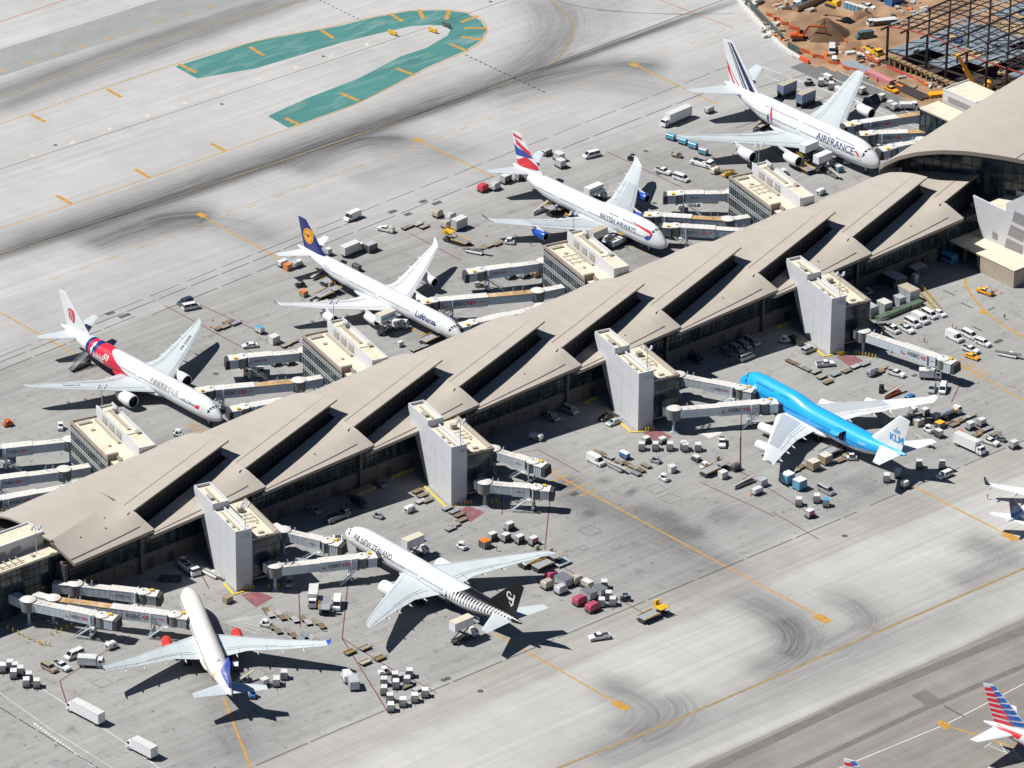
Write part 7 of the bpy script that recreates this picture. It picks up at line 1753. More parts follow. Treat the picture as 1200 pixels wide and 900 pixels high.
# ================================================================ PLACEMENTS
AP, AM, BP, BM = (1,-.42), (-1,.42), (1,.52), (-1,-.52)      # along the concourse and across it, as seen in the photo
PL = [
# west side, near the taxiway
(V_cargovan,413,257,AM,'white high-roof van driving on the service road left of the navy tail',{}),
(V_pickup,452,271,(-1,-.22),'white pickup on the service road below the high-roof van',{'load':'cream'}),
(V_van,693,184,(-1,.25),'white passenger van on the service road right of the waving flag tail',{}),
(V_boxtruck,792,143,AM,'large white box truck left of the double-deck airliner',{'L':12.5,'bh':4.0}),
(V_boxtruck,413,297,AP,'long trailer with a brown top beside the navy tail',{'box':'pale','L':8.5}),
(V_box,434,294,AP,'grey container cart with a dark face behind the long brown-topped trailer',{'col':'dgrey','L':3.6,'W':2.4,'H':2.4,'top':'alu'}),
(V_pallet,513,254,AP,'pink netted pallet, leftmost of the pallets on the service area',{'col':'buff','L':2.6}),
(V_pallet,528,258,AP,'clear-wrapped pallet right of the pink netted one',{'col':'tarp','L':2.8}),
(V_pallet,523,267,AP,'tan wrapped pallet in front of the white square trailer',{'col':'buff','L':2.4}),
(V_box,538,268,AP,'white square trailer with a dark rear beside the wrapped pallets',{'col':'alu','L':4.6,'W':2.5,'H':2.9,'z0':.6,'name':'box_trailer','cat':'trailer'}),
(V_loader,535,285,(-1,-.3),'yellow and grey cargo loader between the navy-tailed airliner and the blue-engined jumbo',{}),
(V_belt,556,297,(1,.2),'belt loader with orange rails, left of the idle bridge',{'belt':'tan'}),
(V_tug,597,286,(1,.1),'small white tractor alone beneath the wing of the blue-engined jumbo',{}),
(V_pallet,566,224,AP,'bright red wrapped pallet under the tail of the blue-engined jumbo',{'col':'red','L':2.9}),
(V_pallet,580,222,AP,'silver wrapped pallet next to the bright red one',{'col':'tarp','L':2.8}),
(V_uld,593,214,AP,'grey container behind the silver wrapped pallet',{'col':'dgrey','L':3,'W':2,'H':2}),
(V_uld,609,211,AP,'dark container under the tailplane of the blue-engined jumbo',{'col':'dgrey','L':2.6,'H':1.8}),
(V_cart,641,182,AP,'small grey cart behind the waving flag tail',{'top':'alu'}),
(V_uld,655,188,BM,'larger grey cart right of the waving flag tail, upper one of two',{'L':3.0,'W':2.2,'H':2.0}),
(V_uld,657,196,BM,'larger grey cart right of the waving flag tail, lower one of two',{'L':2.6,'W':2.2,'H':2.0}),
(V_catering,698,236,AP,'white raised catering truck behind the blue-engined jumbo',{'stripe':'ltblue','lift':3.2,'top':'white'}),
(V_belt,634,248,AP,'belt loader at the rear hold of the blue-engined jumbo',{'col':'silver','rise':1.9}),
(V_loader,654,249,AM,'brownish loader at the rear hold of the blue-engined jumbo, beside the belt loader',{'zp':2.6}),
(V_catering,703,290,AP,'catering truck with a brown-topped box raised to the door of the blue-engined jumbo',{'box':'pale','top':'buff','lift':4.0}),
(V_uld,720,290,AP,'silver container in the shade under the nose of the blue-engined jumbo',{'L':3,'W':2,'H':1.8}),
(V_uld,728,286,AP,'second silver container in the shade under the nose of the blue-engined jumbo',{'L':2,'W':2,'H':1.8}),
(V_loader,738,281,AM,'yellow lifting vehicle with a blue top at the nose of the blue-engined jumbo',{'zp':3.4}),
(V_cargovan,716,284,AM,'white lift vehicle between the catering truck and the silver containers',{}),
(V_tug,741,188,(-1,-.2),'dark small tractor beyond the raised wingtip of the blue-engined jumbo',{'col':'black'}),
(V_pickup,777,203,(1,.3),'white flatbed truck with its cab to the right, above the idle bridge',{}),
(V_van,798,211,(1,.35),'white van with a red stripe just above the idle bridge',{}),
(V_van,808,240,(1,.1),'white van parked under the idle bridge by the blue-engined jumbo',{}),
(V_gpu,799,245,(0,1),'white box under the cab of the idle bridge by the blue-engined jumbo',{}),
(V_car,831,237,(1,.0),'white car in the shade behind the idle bridge by the blue-engined jumbo',{}),
(V_gpu,793,184,(1,.2),'yellowish flat cart beyond the manhole cover near the light-blue carts',{'col':'tan','L':3.2,'H':.7}),
(V_cart,831,132,AP,'grey square cart left of the double-deck airliner, in the open',{'top':'alu','side':'alu'}),
(V_cart,786,164,(1,.3),'light-blue cart, upper left of the four in a chain',{'top':'ltblue','side':'ltblue'}),
(V_cart,800,169,(1,.3),'light-blue cart, second of the four in a chain',{'top':'ltblue','side':'ltblue'}),
(V_cart,812,174,(1,.3),'light-blue cart, third of the four in a chain',{'top':'ltblue','side':'ltblue'}),
(V_cart,824,181,(1,.3),'pale cart, last of the four in a chain, nearest the tow tractor',{'top':'alu','side':'ltblue'}),
(V_tow,823,194,(1,.28),'big white aircraft tow tractor below the chain of light-blue carts',{}),
(V_gpu,838,203,AM,'small white generator between the tow tractor and the yellow belt loader',{'col':'cream'}),
(V_belt,853,206,AM,'yellow belt loader beside the glass lounge',{'col':'yellow','belt':'dgrey','L':6}),
(V_box,922,112,AP,'blue-sided box with a brown top behind the double-deck fuselage, upper left one',{'col':'slate','L':6.5,'W':2.5,'H':3.0,'top':'buff','z0':1.6}),
(V_box,944,123,AP,'blue-sided box with a brown top behind the double-deck fuselage, lower right one',{'col':'slate','L':6.5,'W':2.5,'H':3.0,'top':'buff','z0':1.6}),
(V_tug,948,100,(-1,.1),'black tractor behind the far wing of the double-deck airliner',{'col':'black'}),
(V_uld,962,100,(0,1),'container cart next to the black tractor',{'col':'alu','L':2.2}),
(V_uld,974,104,(0,1),'second container cart from the black tractor',{'col':'alu','L':2.2}),
(V_cart,983,109,BP,'white cart third from the black tractor',{'side':'pale'}),
(V_cart,970,94,BP,'white cart behind the row by the black tractor',{'side':'pale'}),
(V_belt,890,150,AP,'belt loader with tan rollers under the tail of the double-deck airliner',{'belt':'tan','rise':2.4}),
(V_loader,898,148,AP,'loader with yellow rails under the tail of the double-deck airliner',{}),
(V_catering,950,190,AP,'white raised box at the double-deck airliner, left one of two',{'lift':4.6,'top':'white'}),
(V_catering,966,199,AP,'white raised box at the double-deck airliner, lower one of two',{'lift':3.4,'top':'white'}),
(V_cargovan,992,189,(0,1),'white high vehicle close to the nose of the double-deck airliner',{}),
(V_loader,940,199,BM,'dark loader beneath the double-deck fuselage',{}),
(V_box,982,201,BP,'light-blue box at the edge of the double-deck airliner shadow',{'col':'ltblue','L':2.2,'W':1.8,'H':1.9}),
(V_belt,975,206,BM,'dark belt loader beneath the double-deck fuselage',{'col':'grey'}),
(V_gpu,962,228,AP,'white generator near the roof edge right of the lounge by the double-deck nose',{}),
(V_tow,1022,120,(-1,.6),'navy tanker-like machine under the far wing of the double-deck airliner',{'col':'navy'}),
(V_uld,1033,118,AP,'tan netted cart right of the navy machine',{'col':'buff'}),
(V_uld,1043,126,AP,'white container cart right of the tan netted cart',{'col':'pale'}),
(V_uld,1048,129,AP,'white container cart nearest the long upper bridge',{'col':'pale'}),
(V_boxtruck,1065,128,(1,0),'white flat vehicle beside the service road above the long upper bridge',{'L':6,'bh':2.2}),
(V_pickup,1044,107,(1,.45),'bright amber pickup driving on the dark service road',{'col':'orange','load':'tan'}),
(V_pickup,1070,143,(-1,-.05),'white pickup between the two upper bridges of the double-deck airliner',{}),
(V_cargovan,1084,143,(0,1),'white van with a dark windscreen between the two upper bridges',{}),
# middle left
(V_suv,217,356,(-1,.35),'dark blue car beside the white van left of the navy-tailed airliner',{'col':'navy'}),
(V_van,224,362,(1,-.2),'white van next to the dark blue car',{}),
(V_cart,304,390,BP,'small cart with a pink and blue top in the open',{'top':'ltblue','side':'pale'}),
(V_car,293,407,(-1,.1),'white car behind the idle bridge of the red-banded airliner',{}),
(V_box,321,402,AP,'white box with a dark opening behind the idle bridge',{'col':'pale','L':2.8,'W':2.2,'H':2.2}),
(V_stair,94,431,AP,'dark stair truck raised to the rear door of the red-banded airliner',{'col':'grey','H':3.9}),
(V_tug,9,499,(1,-.3),'red-orange small tractor at the left edge',{'col':'redorange'}),
(V_tug,71,503,(0,1),'white small tractor above the bridges at the left edge',{}),
(V_tug,209,511,(1,.1),'white small tractor in front of the nose of the red-banded airliner',{}),
(V_boxtruck,290,436,(0,1),'white box truck facing the camera under the idle bridge',{'L':7}),
(V_cargovan,305,438,(0,1),'white van facing the camera, right of the box truck under the idle bridge',{}),
(V_uld,323,428,AP,'grey container cart under the idle bridge, left one of two',{}),
(V_uld,339,427,AP,'grey container cart under the idle bridge, right one of two',{}),
(V_cargovan,7,540,(0,1),'white truck between the bridges at the left edge',{}),
(V_cart,331,312,AP,'long white cart left of the navy-tailed airliner, behind its tailplane',{'side':'pale'}),
(V_box,337,316,AP,'orange box cart beneath the tailplane of the navy-tailed airliner',{'col':'dorange','L':2,'W':1.8,'H':1.7,'top':'dorange'}),
(V_cart,348,313,AP,'grey cart right of the orange box under the tailplane',{'top':'alu','side':'alu'}),
(V_tug,352,336,(-1,.2),'black and white tractor left of the navy-tailed fuselage',{'col':'black'}),
(V_box,356,347,AP,'orange-topped box left of the navy-tailed fuselage, below the tractor',{'col':'brown','L':1.8,'W':1.8,'H':1.6,'top':'dorange'}),
(V_belt,376,324,AP,'grey belt loader at the rear hold of the navy-tailed airliner',{'col':'grey'}),
(V_loader,391,330,AP,'white and orange loader at the rear hold of the navy-tailed airliner',{}),
(V_loader,384,347,AP,'dark low loader in the shadow of the navy-tailed fuselage',{'zp':1.6}),
(V_belt,372,350,AP,'dark belt loader lying in the shadow beside the near wing root',{'col':'grey','rise':.6}),
(V_catering,455,389,AP,'catering truck with a lavender-striped white box raised over an engine',{'stripe':'ltblue','lift':4.4}),
(V_boxtruck,468,384,(1,.1),'small white truck in the shadow by the raised lavender-striped box',{'L':5.5,'bh':2.2}),
(V_loader,508,399,AP,'yellow-brown loader under the nose of the navy-tailed airliner',{'zp':2.4}),
(V_box,469,406,AP,'leaning white box on the apron near the roof edge',{'col':'pale','L':1.6,'W':1.0,'H':1.4}),
(V_cart,418,317,BM,'dark cart in the shadow behind the navy-tailed fuselage',{'top':'dgrey'}),
(V_uld,385,299,BM,'small grey cart beside the long brown-topped trailer',{'L':1.6}),
(V_gpu,560,335,(0,1),'white unit under the cab of the idle bridge above the navy-tailed nose',{}),
(V_uld,598,326,AP,'pale container under the idle bridge near the navy-tailed nose, left one of two',{'col':'pale','L':2.4}),
(V_uld,615,325,AP,'pale container under the idle bridge near the navy-tailed nose, right one of two',{'col':'pale','L':2.4}),
(V_gpu,629,324,AP,'red-brown unit at the foot of the idle bridge near the navy-tailed nose',{'col':'brown'}),
# east side, centre
(V_cargovan,698,543,BP,'long white step van left of the group of flat dollies',{}),
(V_cart,732,537,BP,'small blue and white cart right of the long white step van',{'top':'white','side':'blue'}),
(V_belt,722,550,BP,'belt loader with yellow rails lying beside the long white step van',{'col':'silver','rise':.5}),
(V_tug,768,542,(1,.3),'grey tractor with a tan load among the flat dollies',{'col':'silver'}),
(V_box,787,553,AP,'white square box right of the tractor with a tan load',{'col':'pale','L':2,'W':1.8,'H':1.8}),
(V_tug,778,563,BP,'white small tractor, lowest of the group left of the blue jumbo',{}),
(V_uld,752,527,(0,1),'grey container first from the left in the row of four',{}),
(V_uld,768,527,(0,1),'grey container second from the left in the row of four',{}),
(V_uld,785,527,(0,1),'grey container third from the left in the row of four',{'col':'pale'}),
(V_uld,801,526,(0,1),'grey container last in the row of four, nearest the silver pickup',{}),
(V_suv,647,491,BP,'dark car in the shade, left one of two by the third gate tower',{'col':'silver'}),
(V_van,668,483,BP,'silver car in the shade of the concourse, right one of two',{'col':'silver'}),
(V_car,710,491,AM,'black car half in shade at the foot of the third gate tower',{'col':'black'}),
(V_car,719,497,AM,'silver car in the sun at the foot of the third gate tower',{'col':'silver'}),
(V_gpu,628,515,(1,.3),'white loader with a tan top at the edge of the concourse shadow',{'col':'pale','L':4}),
(V_car,445,569,BP,'dark car in the shade left of the second gate tower',{'col':'grey'}),
(V_van,421,592,BP,'blue-grey van in the shade above the white airliner with the black tail',{'col':'navy'}),
(V_box,424,578,AP,'orange-brown trailer in the shade left of the second gate tower',{'col':'brown','L':8,'W':2.4,'H':1.0,'top':'brown'}),
(V_car,368,600,BP,'pale blue car in the deep shade right of the first gate tower',{'col':'silver'}),
(V_pickup,846,521,(0,1),'silver-white pickup alone between the third gate tower bridge and the blue jumbo',{}),
(V_uld,803,528,(0,1),'grey container left of the silver-white pickup, outer one',{}),
(V_uld,818,528,(0,1),'grey container left of the silver-white pickup, inner one',{'col':'pale'}),
(V_uld,816,540,BP,'dark flat container below the two by the pickup',{'col':'dgrey','H':.9}),
(V_loader,837,553,AP,'dark green loader with yellow rails left of the near wing of the blue jumbo',{'zp':1.8}),
(V_gpu,862,551,AP,'dark unit right of the dark green loader',{'col':'dgrey'}),
(V_box,847,560,AP,'white square box in front of the dark green loader',{'col':'pale','L':2.2,'W':1.8,'H':1.9}),
(V_belt,872,568,AP,'long loader with black and white frame below the white square box',{'col':'grey','rise':.7,'L':9}),
(V_box,893,569,AP,'grey-blue container at the right end of the long loader',{'col':'alu','L':2.4,'W':1.8,'H':1.9,'top':'alu'}),
(V_cart,887,579,AP,'white cart with a red panel next to an orange cone',{'side':'pale','top':'pale'}),
(V_box,923,566,AP,'blue box with a white lid below the near wingtip, left one',{'col':'ltblue','L':3.0,'W':2.6,'H':2.5,'top':'white','z0':.5}),
(V_box,937,573,AP,'blue box with a white lid below the near wingtip, right one',{'col':'ltblue','L':3.0,'W':2.6,'H':2.5,'top':'white','z0':.5}),
(V_box,953,550,AP,'brown wooden crate under the near wing of the blue jumbo, left one',{'col':'brown','L':2.8,'W':2.6,'H':2.2,'top':'cream','z0':.5}),
(V_box,967,543,AP,'brown wooden crate under the near wing of the blue jumbo, right one',{'col':'brown','L':2.8,'W':2.6,'H':2.2,'top':'cream','z0':.5}),
(V_tug,998,539,(1,0),'white tractor in front of the belly of the blue jumbo',{}),
(V_loader,976,532,AP,'silver loader lifted towards the open cargo door',{'col':'silver','zp':4.2}),
(V_van,968,577,BP,'silver passenger van alone below the blue jumbo',{'col':'silver'}),
(V_uld,936,592,(0,1),'pale container below the blue boxes, left of a pair',{}),
(V_uld,957,588,(0,1),'dark container of the three below the silver van',{'col':'dgrey'}),
(V_uld,968,593,(0,1),'blue-topped container of the three below the silver van',{'top':'ltblue'}),
(V_uld,1039,564,(0,1),'grey container below the near tailplane of the blue jumbo',{}),
(V_uld,1052,559,(0,1),'container in the tail shadow of the blue jumbo',{'col':'dgrey'}),
(V_uld,1077,548,(0,1),'container behind the tail shadow of the blue jumbo',{'col':'dgrey'}),
(V_uld,1104,549,(0,1),'container right of the tail shadow of the blue jumbo',{}),
(V_suv,1107,559,AM,'light-blue and white car right of the tail shadow of the blue jumbo',{'col':'white'}),
(V_pickup,967,429,(1,-.1),'white pickup on the apron left of the rightmost bridge',{}),
(V_suv,948,412,AP,'silver-grey car at the foot of the rightmost gate tower',{'col':'silver'}),
(V_van,874,421,AP,'silver van just in the sun below the shaded row of cars',{'col':'silver'}),
(V_suv,852,415,BP,'shaded car first from the left in the row by the concourse',{'col':'grey'}),
(V_suv,863,411,BP,'shaded car second from the left in the row by the concourse',{'col':'silver'}),
(V_suv,872,407,BP,'shaded car third from the left in the row by the concourse',{'col':'silver'}),
(V_van,881,403,BP,'shaded van last in the row by the concourse',{'col':'silver'}),
(V_van,815,423,BP,'blue-grey van alone in the concourse shade above the third tower bridges',{'col':'navy'}),
(V_tug,920,401,(1,0),'white tractor in the shade right of the row of cars',{}),
(V_suv,933,402,BP,'black car in the shade left of the rightmost gate tower',{'col':'black'}),
(V_car,775,424,BP,'dark car in the shade between the third and rightmost gate towers',{'col':'grey'}),
(V_gpu,1022,440,AP,'grey generator left of the white pickup near the rightmost bridge',{'col':'silver','L':3.4,'H':1.9}),
(V_pickup,1050,440,(1,.3),'white pickup beneath the rightmost bridge cab shadow',{}),
(V_boxtruck,1090,444,(1,.05),'white square box truck below the cab of the rightmost bridge',{'L':6.5,'bh':3.0}),
(V_suv,1092,458,(-.3,1),'dark silver car below the white square box truck',{'col':'silver'}),
(V_van,1105,458,(-.3,1),'white van right of the dark silver car',{}),
(V_belt,1046,463,AP,'red belt loader behind the far wing of the blue jumbo',{'col':'redorange','rise':1.0}),
(V_tug,1033,459,(0,1),'dark tractor left of the red belt loader',{'col':'black'}),
(V_gpu,1066,468,AP,'blue low unit behind the far wing of the blue jumbo',{'col':'blue','H':1.0}),
(V_uld,1070,486,AP,'grey container under the far wingtip of the blue jumbo, first',{}),
(V_uld,1084,487,AP,'dark container under the far wingtip of the blue jumbo, second',{'col':'dgrey'}),
(V_uld,1097,493,AP,'pale container under the far wingtip of the blue jumbo, third',{}),
(V_fuel,1114,488,AP,'white truck with a tank right of the far wingtip of the blue jumbo',{}),
(V_box,1076,498,AP,'tan wooden box left of the dollies behind the blue jumbo tail',{'col':'buff','L':2.6,'W':2.2,'H':1.8}),
(V_box,1101,501,AP,'grey box with a yellow top near the white tank truck',{'col':'dgrey','L':2.2,'W':2,'H':1.6,'top':'yellow'}),
(V_tug,1088,506,BP,'white tractor right of the blue jumbo tail fin',{}),
(V_uld,1100,512,BP,'dark container below the white tractor by the tail fin',{'col':'dgrey'}),
(V_uld,1137,503,AP,'white container cart right of the tank truck, left one of two',{'col':'pale'}),
(V_uld,1150,499,AP,'white container cart right of the tank truck, right one of two',{}),
(V_pickup,1160,520,(1,.35),'white flatbed pickup carrying a tan load at the right',{'load':'buff'}),
(V_tug,1172,517,(1,.2),'small grey tractor right of the flatbed pickup',{'col':'grey'}),
(V_uld,1188,525,AP,'grey container alone near the right edge',{}),
(V_boxtruck,1136,527,(1,.45),'white box truck with a brown roof behind the blue jumbo tail',{'L':10.5,'bh':3.7,'cab':'white'}),
# rightmost stand and car park
(V_pickup,1154,344,(-1,-.35),'amber pickup with a grey bed beside the tan block at the right',{'col':'orange','load':'alu'}),
(V_van,1045,388,BP,'white van leftmost in the parked row, next to a stair unit',{}),
(V_pickup,1062,388,BP,'white pickup second in the parked row, cap over its bed',{}),
(V_van,1069,381,BP,'white van third in the parked row',{}),
(V_cargovan,1078,377,BP,'white high van fourth in the parked row',{}),
(V_van,1089,371,BP,'white van fifth in the parked row',{}),
(V_car,1101,369,BP,'small white car rightmost in the parked row',{}),
(V_stair,1034,384,BP,'blue-grey stair unit left of the parked row of vans',{'col':'none','H':2.6,'L':5}),
(V_cargovan,1118,398,BP,'large white cargo van standing apart right of the parked row',{}),
(V_van,1136,395,BP,'white passenger van right of the large cargo van',{}),
(V_suv,1152,404,(1,.4),'white estate car furthest right of the loose group',{}),
(V_pickup,1137,412,(1,.35),'white pickup directly above the amber car',{}),
(V_car,1139,420,(1,.35),'bright amber car below the white pickup',{'col':'orange'}),
(V_belt,1181,418,(1,.2),'low belt loader with orange rails near the right edge',{'rise':.4,'belt':'dgrey'}),
(V_box,1062,349,BP,'largest grey-blue container behind the green bins',{'col':'alu','L':7.5,'W':3.6,'H':3.6,'top':'buff'}),
(V_box,1053,358,BP,'narrow grey-blue container between the largest one and the small one',{'col':'alu','L':3.4,'W':2.4,'H':3.0,'top':'alu'}),
(V_box,1036,365,BP,'small grey-blue container with a sloping pale top, leftmost',{'col':'alu','L':3.6,'W':3.0,'H':3.2,'top':'pale'}),
(V_box,1035,374,AP,'green bin, first from the left of four',{'col':'green','L':4.6,'W':2,'H':1.2,'top':'green','name':'waste_bin','cat':'bin'}),
(V_box,1047,369,AP,'green bin, second from the left of four',{'col':'green','L':4.6,'W':2,'H':1.2,'top':'green','name':'waste_bin','cat':'bin'}),
(V_box,1059,364,AP,'green bin, third from the left of four',{'col':'green','L':4.6,'W':2,'H':1.2,'top':'green','name':'waste_bin','cat':'bin'}),
(V_box,1073,359,AP,'green bin, rightmost of four, beside the yellow posts',{'col':'green','L':4.6,'W':2,'H':1.2,'top':'green','name':'waste_bin','cat':'bin'}),
(V_bus,1102,302,(1,.45),'pale blue bus standing in deep shade under the hall',{}),
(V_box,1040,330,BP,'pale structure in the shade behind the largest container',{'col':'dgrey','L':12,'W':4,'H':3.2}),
(V_box,1019,370,BP,'grey plant unit against the rightmost tower lounge',{'col':'alu','L':4,'W':3,'H':3.4,'top':'alu'}),
(V_box,1072,332,BP,'pale cylinder-like unit at the end of the yellow posts',{'col':'alu','L':1.6,'W':1.6,'H':2.8}),
# lower left
(V_boxtruck,100,841,BM,'long white truck with a double-length box at the lower left',{'L':12.5,'bh':3.8}),
(V_boxtruck,166,883,BM,'white box truck nearest the bottom edge',{'L':9.5,'bh':3.7}),
(V_van,87,770,AM,'white van below the front bridge at the lower left',{}),
(V_suv,58,785,BP,'tan car left of the white one at the lower left',{'col':'tan'}),
(V_pickup,72,783,BP,'white pickup with a covered bed right of the tan car',{}),
(V_boxtruck,107,781,(1,.05),'pale step van near the left wingtip of the pale airliner',{'L':7,'bh':3.0,'cab':'white'}),
(V_uld,3,787,(0,1),'pink-striped white container at the left edge',{'top':'white','col':'pink'}),
(V_uld,12,783,(0,1),'grey container next to the pink-striped one at the left edge',{}),
(V_uld,16,794,(0,1),'white container with a pink side, second row at the left edge',{'top':'white','col':'pink'}),
(V_uld,24,790,(0,1),'red-sided container, second row at the left edge',{'col':'pink','top':'alu'}),
(V_uld,31,804,(0,1),'blue and white container, lowest of the left-edge group',{'col':'ltblue','top':'white'}),
(V_uld,34,797,(0,1),'grey container above the blue and white one at the left edge',{}),
(V_uld,43,805,(0,1),'red-ended container, rightmost of the left-edge group',{'col':'pink','top':'alu'}),
(V_uld,18,786,(0,1),'pale container in the middle of the left-edge group',{}),
(V_box,267,706,AP,'crumpled orange-brown bag on the apron before the first gate tower',{'col':'brown','L':2.2,'W':1.6,'H':1.6,'top':'brown'}),
(V_tug,311,734,(1,.2),'white and black tractor left of the rows of empty dollies',{}),
(V_boxtruck,367,706,(-.15,1),'white truck facing the camera, leftmost of three above the dolly rows',{'L':8}),
(V_loader,381,713,(-.15,1),'dark loader with a yellow-vested worker between two white trucks',{'zp':2.0}),
(V_cargovan,395,711,(-.15,1),'white van facing the camera, rightmost of three above the dolly rows',{}),
(V_van,339,684,(0,1),'pale van in the shade below the lower bridge of the first gate tower',{'col':'silver'}),
(V_tow,222,669,(1,.8),'white tractor half in shade left of the first gate tower',{}),
(V_belt,246,674,BP,'white slatted trailer beside the foot of the first gate tower',{'rise':.3,'L':9}),
(V_tug,215,661,(1,.3),'small white tractor in the deep shade behind the larger one',{}),
(V_box,200,680,(1,0),'blue-grey flat trailer in the shade above the pale airliner nose',{'col':'navy','L':6,'W':2.2,'H':.8,'top':'navy'}),
(V_belt,284,801,AP,'dark belt loader behind the tail of the pale airliner',{'col':'grey','rise':1.6}),
(V_cart,276,785,(0,1),'white and black lift close to the blue tail fin',{'side':'dgrey'}),
(V_uld,324,803,(0,1),'white container right of the pale airliner tail, middle one',{'col':'pale','L':2.4}),
(V_uld,333,795,(0,1),'white container right of the pale airliner tail, upper one',{'col':'pale'}),
(V_uld,310,804,AP,'silver container right of the pale airliner tail, left one',{}),
(V_tug,296,817,(0,1),'blue and white tractor below the right tailplane of the pale airliner',{'col':'blue'}),
# lower centre
(V_uld,597,621,AP,'dark bin with a white lid, topmost of the group above the black-tailed airliner',{'col':'dgrey','top':'pale','L':2.2}),
(V_uld,577,633,AP,'dark bin with a white lid, left end of the row of four',{'col':'dgrey','top':'pale','L':2.2}),
(V_uld,593,634,AP,'dark bin with a white lid, second in the row of four',{'col':'dgrey','top':'pale','L':2.2}),
(V_uld,609,636,AP,'dark bin with a white lid, third in the row of four',{'col':'dgrey','top':'pale','L':2.2}),
(V_uld,625,638,AP,'dark red bin with a white lid, right end of the row of four',{'col':'pink','top':'pale','L':2.2}),
(V_box,568,641,AP,'orange-topped box left of the row of dark bins',{'col':'dgrey','L':2.4,'W':2.4,'H':2.0,'top':'dorange'}),
(V_tug,541,643,BP,'white tractor with a yellow-vested driver left of the orange-topped box',{}),
(V_catering,487,653,AP,'cream-topped catering box raised behind the front fuselage of the black-tailed airliner',{'lift':4.2}),
(V_catering,544,750,AP,'cream-topped catering box raised at the rear of the black-tailed airliner',{'lift':4.3,'L':8.5}),
(V_pallet,646,679,AP,'crimson wrapped pallet, topmost by the far wingtip',{'col':'pink'}),
(V_box,661,685,BP,'slate-blue covered cart beside the topmost crimson pallet',{'col':'alu','L':4.4,'W':3.2,'H':1.9,'top':'grey','z0':.5}),
(V_pallet,675,684,AP,'rosy tan pallet right of the slate-blue cart',{'col':'buff'}),
(V_pallet,641,689,AP,'tan wrapped pallet left of the clear-wrapped one',{'col':'buff'}),
(V_pallet,657,695,AP,'clear-wrapped pallet with blue plastic',{'col':'tarp'}),
(V_uld,688,689,BP,'tan container right of the rosy tan pallet',{'col':'buff','L':3,'W':2}),
(V_box,703,697,BP,'slate-grey covered cart, upper of two in the right block',{'col':'alu','L':3.6,'W':2.6,'H':1.8,'top':'grey','z0':.5}),
(V_box,690,701,BP,'slate-grey covered cart, lower of two in the right block',{'col':'alu','L':3.6,'W':2.6,'H':1.8,'top':'grey','z0':.5}),
(V_uld,708,689,(0,1),'white-blue container at the upper right of the pallet block',{}),
(V_pallet,679,708,AP,'crimson wrapped pallet, left of the lower two',{'col':'pink','L':3.4}),
(V_pallet,694,716,AP,'crimson wrapped pallet, right of the lower two',{'col':'pink','L':3.4}),
(V_uld,705,710,(0,1),'tan container right of the lower crimson pallets',{'col':'buff'}),
(V_uld,718,709,(0,1),'striped grey container at the right end of the pallet block',{}),
(V_uld,713,702,(0,1),'blue-tinted container in the pallet block',{'col':'alu'}),
(V_tug,733,704,(1,0),'navy tractor at the right end of the pallet block',{'col':'navy'}),
(V_loader,625,660,AP,'tan and dark cargo loader under the far wingtip of the black-tailed airliner',{'zp':2.2}),
(V_loader,641,664,AP,'second cargo loader with yellow rails by the far wingtip',{'zp':2.4}),
(V_box,658,661,AP,'flat roller platform beside the two loaders',{'col':'dgrey','L':4.5,'W':3.2,'H':.5,'top':'alu'}),
(V_loader,765,724,AP,'yellow cargo loader alone on the service road',{'zp':2.2}),
(V_pickup,702,749,(-1,.15),'white pickup alone on the service road below the black-tailed airliner',{}),
(V_tug,450,790,(-1,.2),'white and black tractor above the block of grey containers',{}),
(V_boxtruck,407,798,(-.4,-1),'white covered trailer left of the container block, upper',{'L':4.6,'bh':2.6,'cab':'white'}),
(V_box,414,806,(.4,1),'blue-grey trailer left of the container block, lower',{'col':'alu','L':4,'W':2.4,'H':2.2,'z0':.5,'top':'alu'}),
(V_tug,443,607,(1,.3),'grey tractor with a trailer above the front of the black-tailed airliner',{'col':'silver'}),
(V_uld,949,606,AP,'white container with a red side alone on the apron',{'top':'white','col':'pink'}),
(V_tow,396,640,(0,1),'white machine beside the nose of the black-tailed airliner',{}),
# building site vehicles
(V_pickup,1017,10,(1,.3),'white pickup at the top of the building site',{}),
(V_cargovan,1013,45,(-1,.12),'teal truck facing left on the soil',{'col':'teal'}),
(V_boxtruck,1033,30,(-1,.1),'dark teal flatbed truck with a white cab above the teal truck',{'box':'teal','L':10,'bh':2.2}),
(V_tow,1023,62,(1,.5),'yellow wheel loader right of the low soil heap',{'col':'yellow'}),
(V_box,1048,5,AP,'blue dumpster at the top edge, right one',{'col':'blue','L':6.5,'W':3,'H':2.6,'top':'blue','name':'dumpster','cat':'dumpster'}),
(V_box,1033,0,AP,'blue dumpster at the top edge, left one',{'col':'blue','L':4.5,'W':2.6,'H':2.2,'top':'blue','name':'dumpster','cat':'dumpster'}),
(V_boxtruck,940,7,(-1,.4),'white concrete truck at the top of the building site',{'L':8}),
(V_box,957,4,AP,'dark steel trench box behind the yellow excavator',{'col':'brown','L':22,'W':2.5,'H':2.2,'top':'dgrey'}),
(V_gpu,978,73,(0,1),'small white compressor at the near edge of the soil',{}),
(V_cargovan,975,62,(0,1),'pale generator box standing below the dark soil heap',{'col':'pale'}),
]
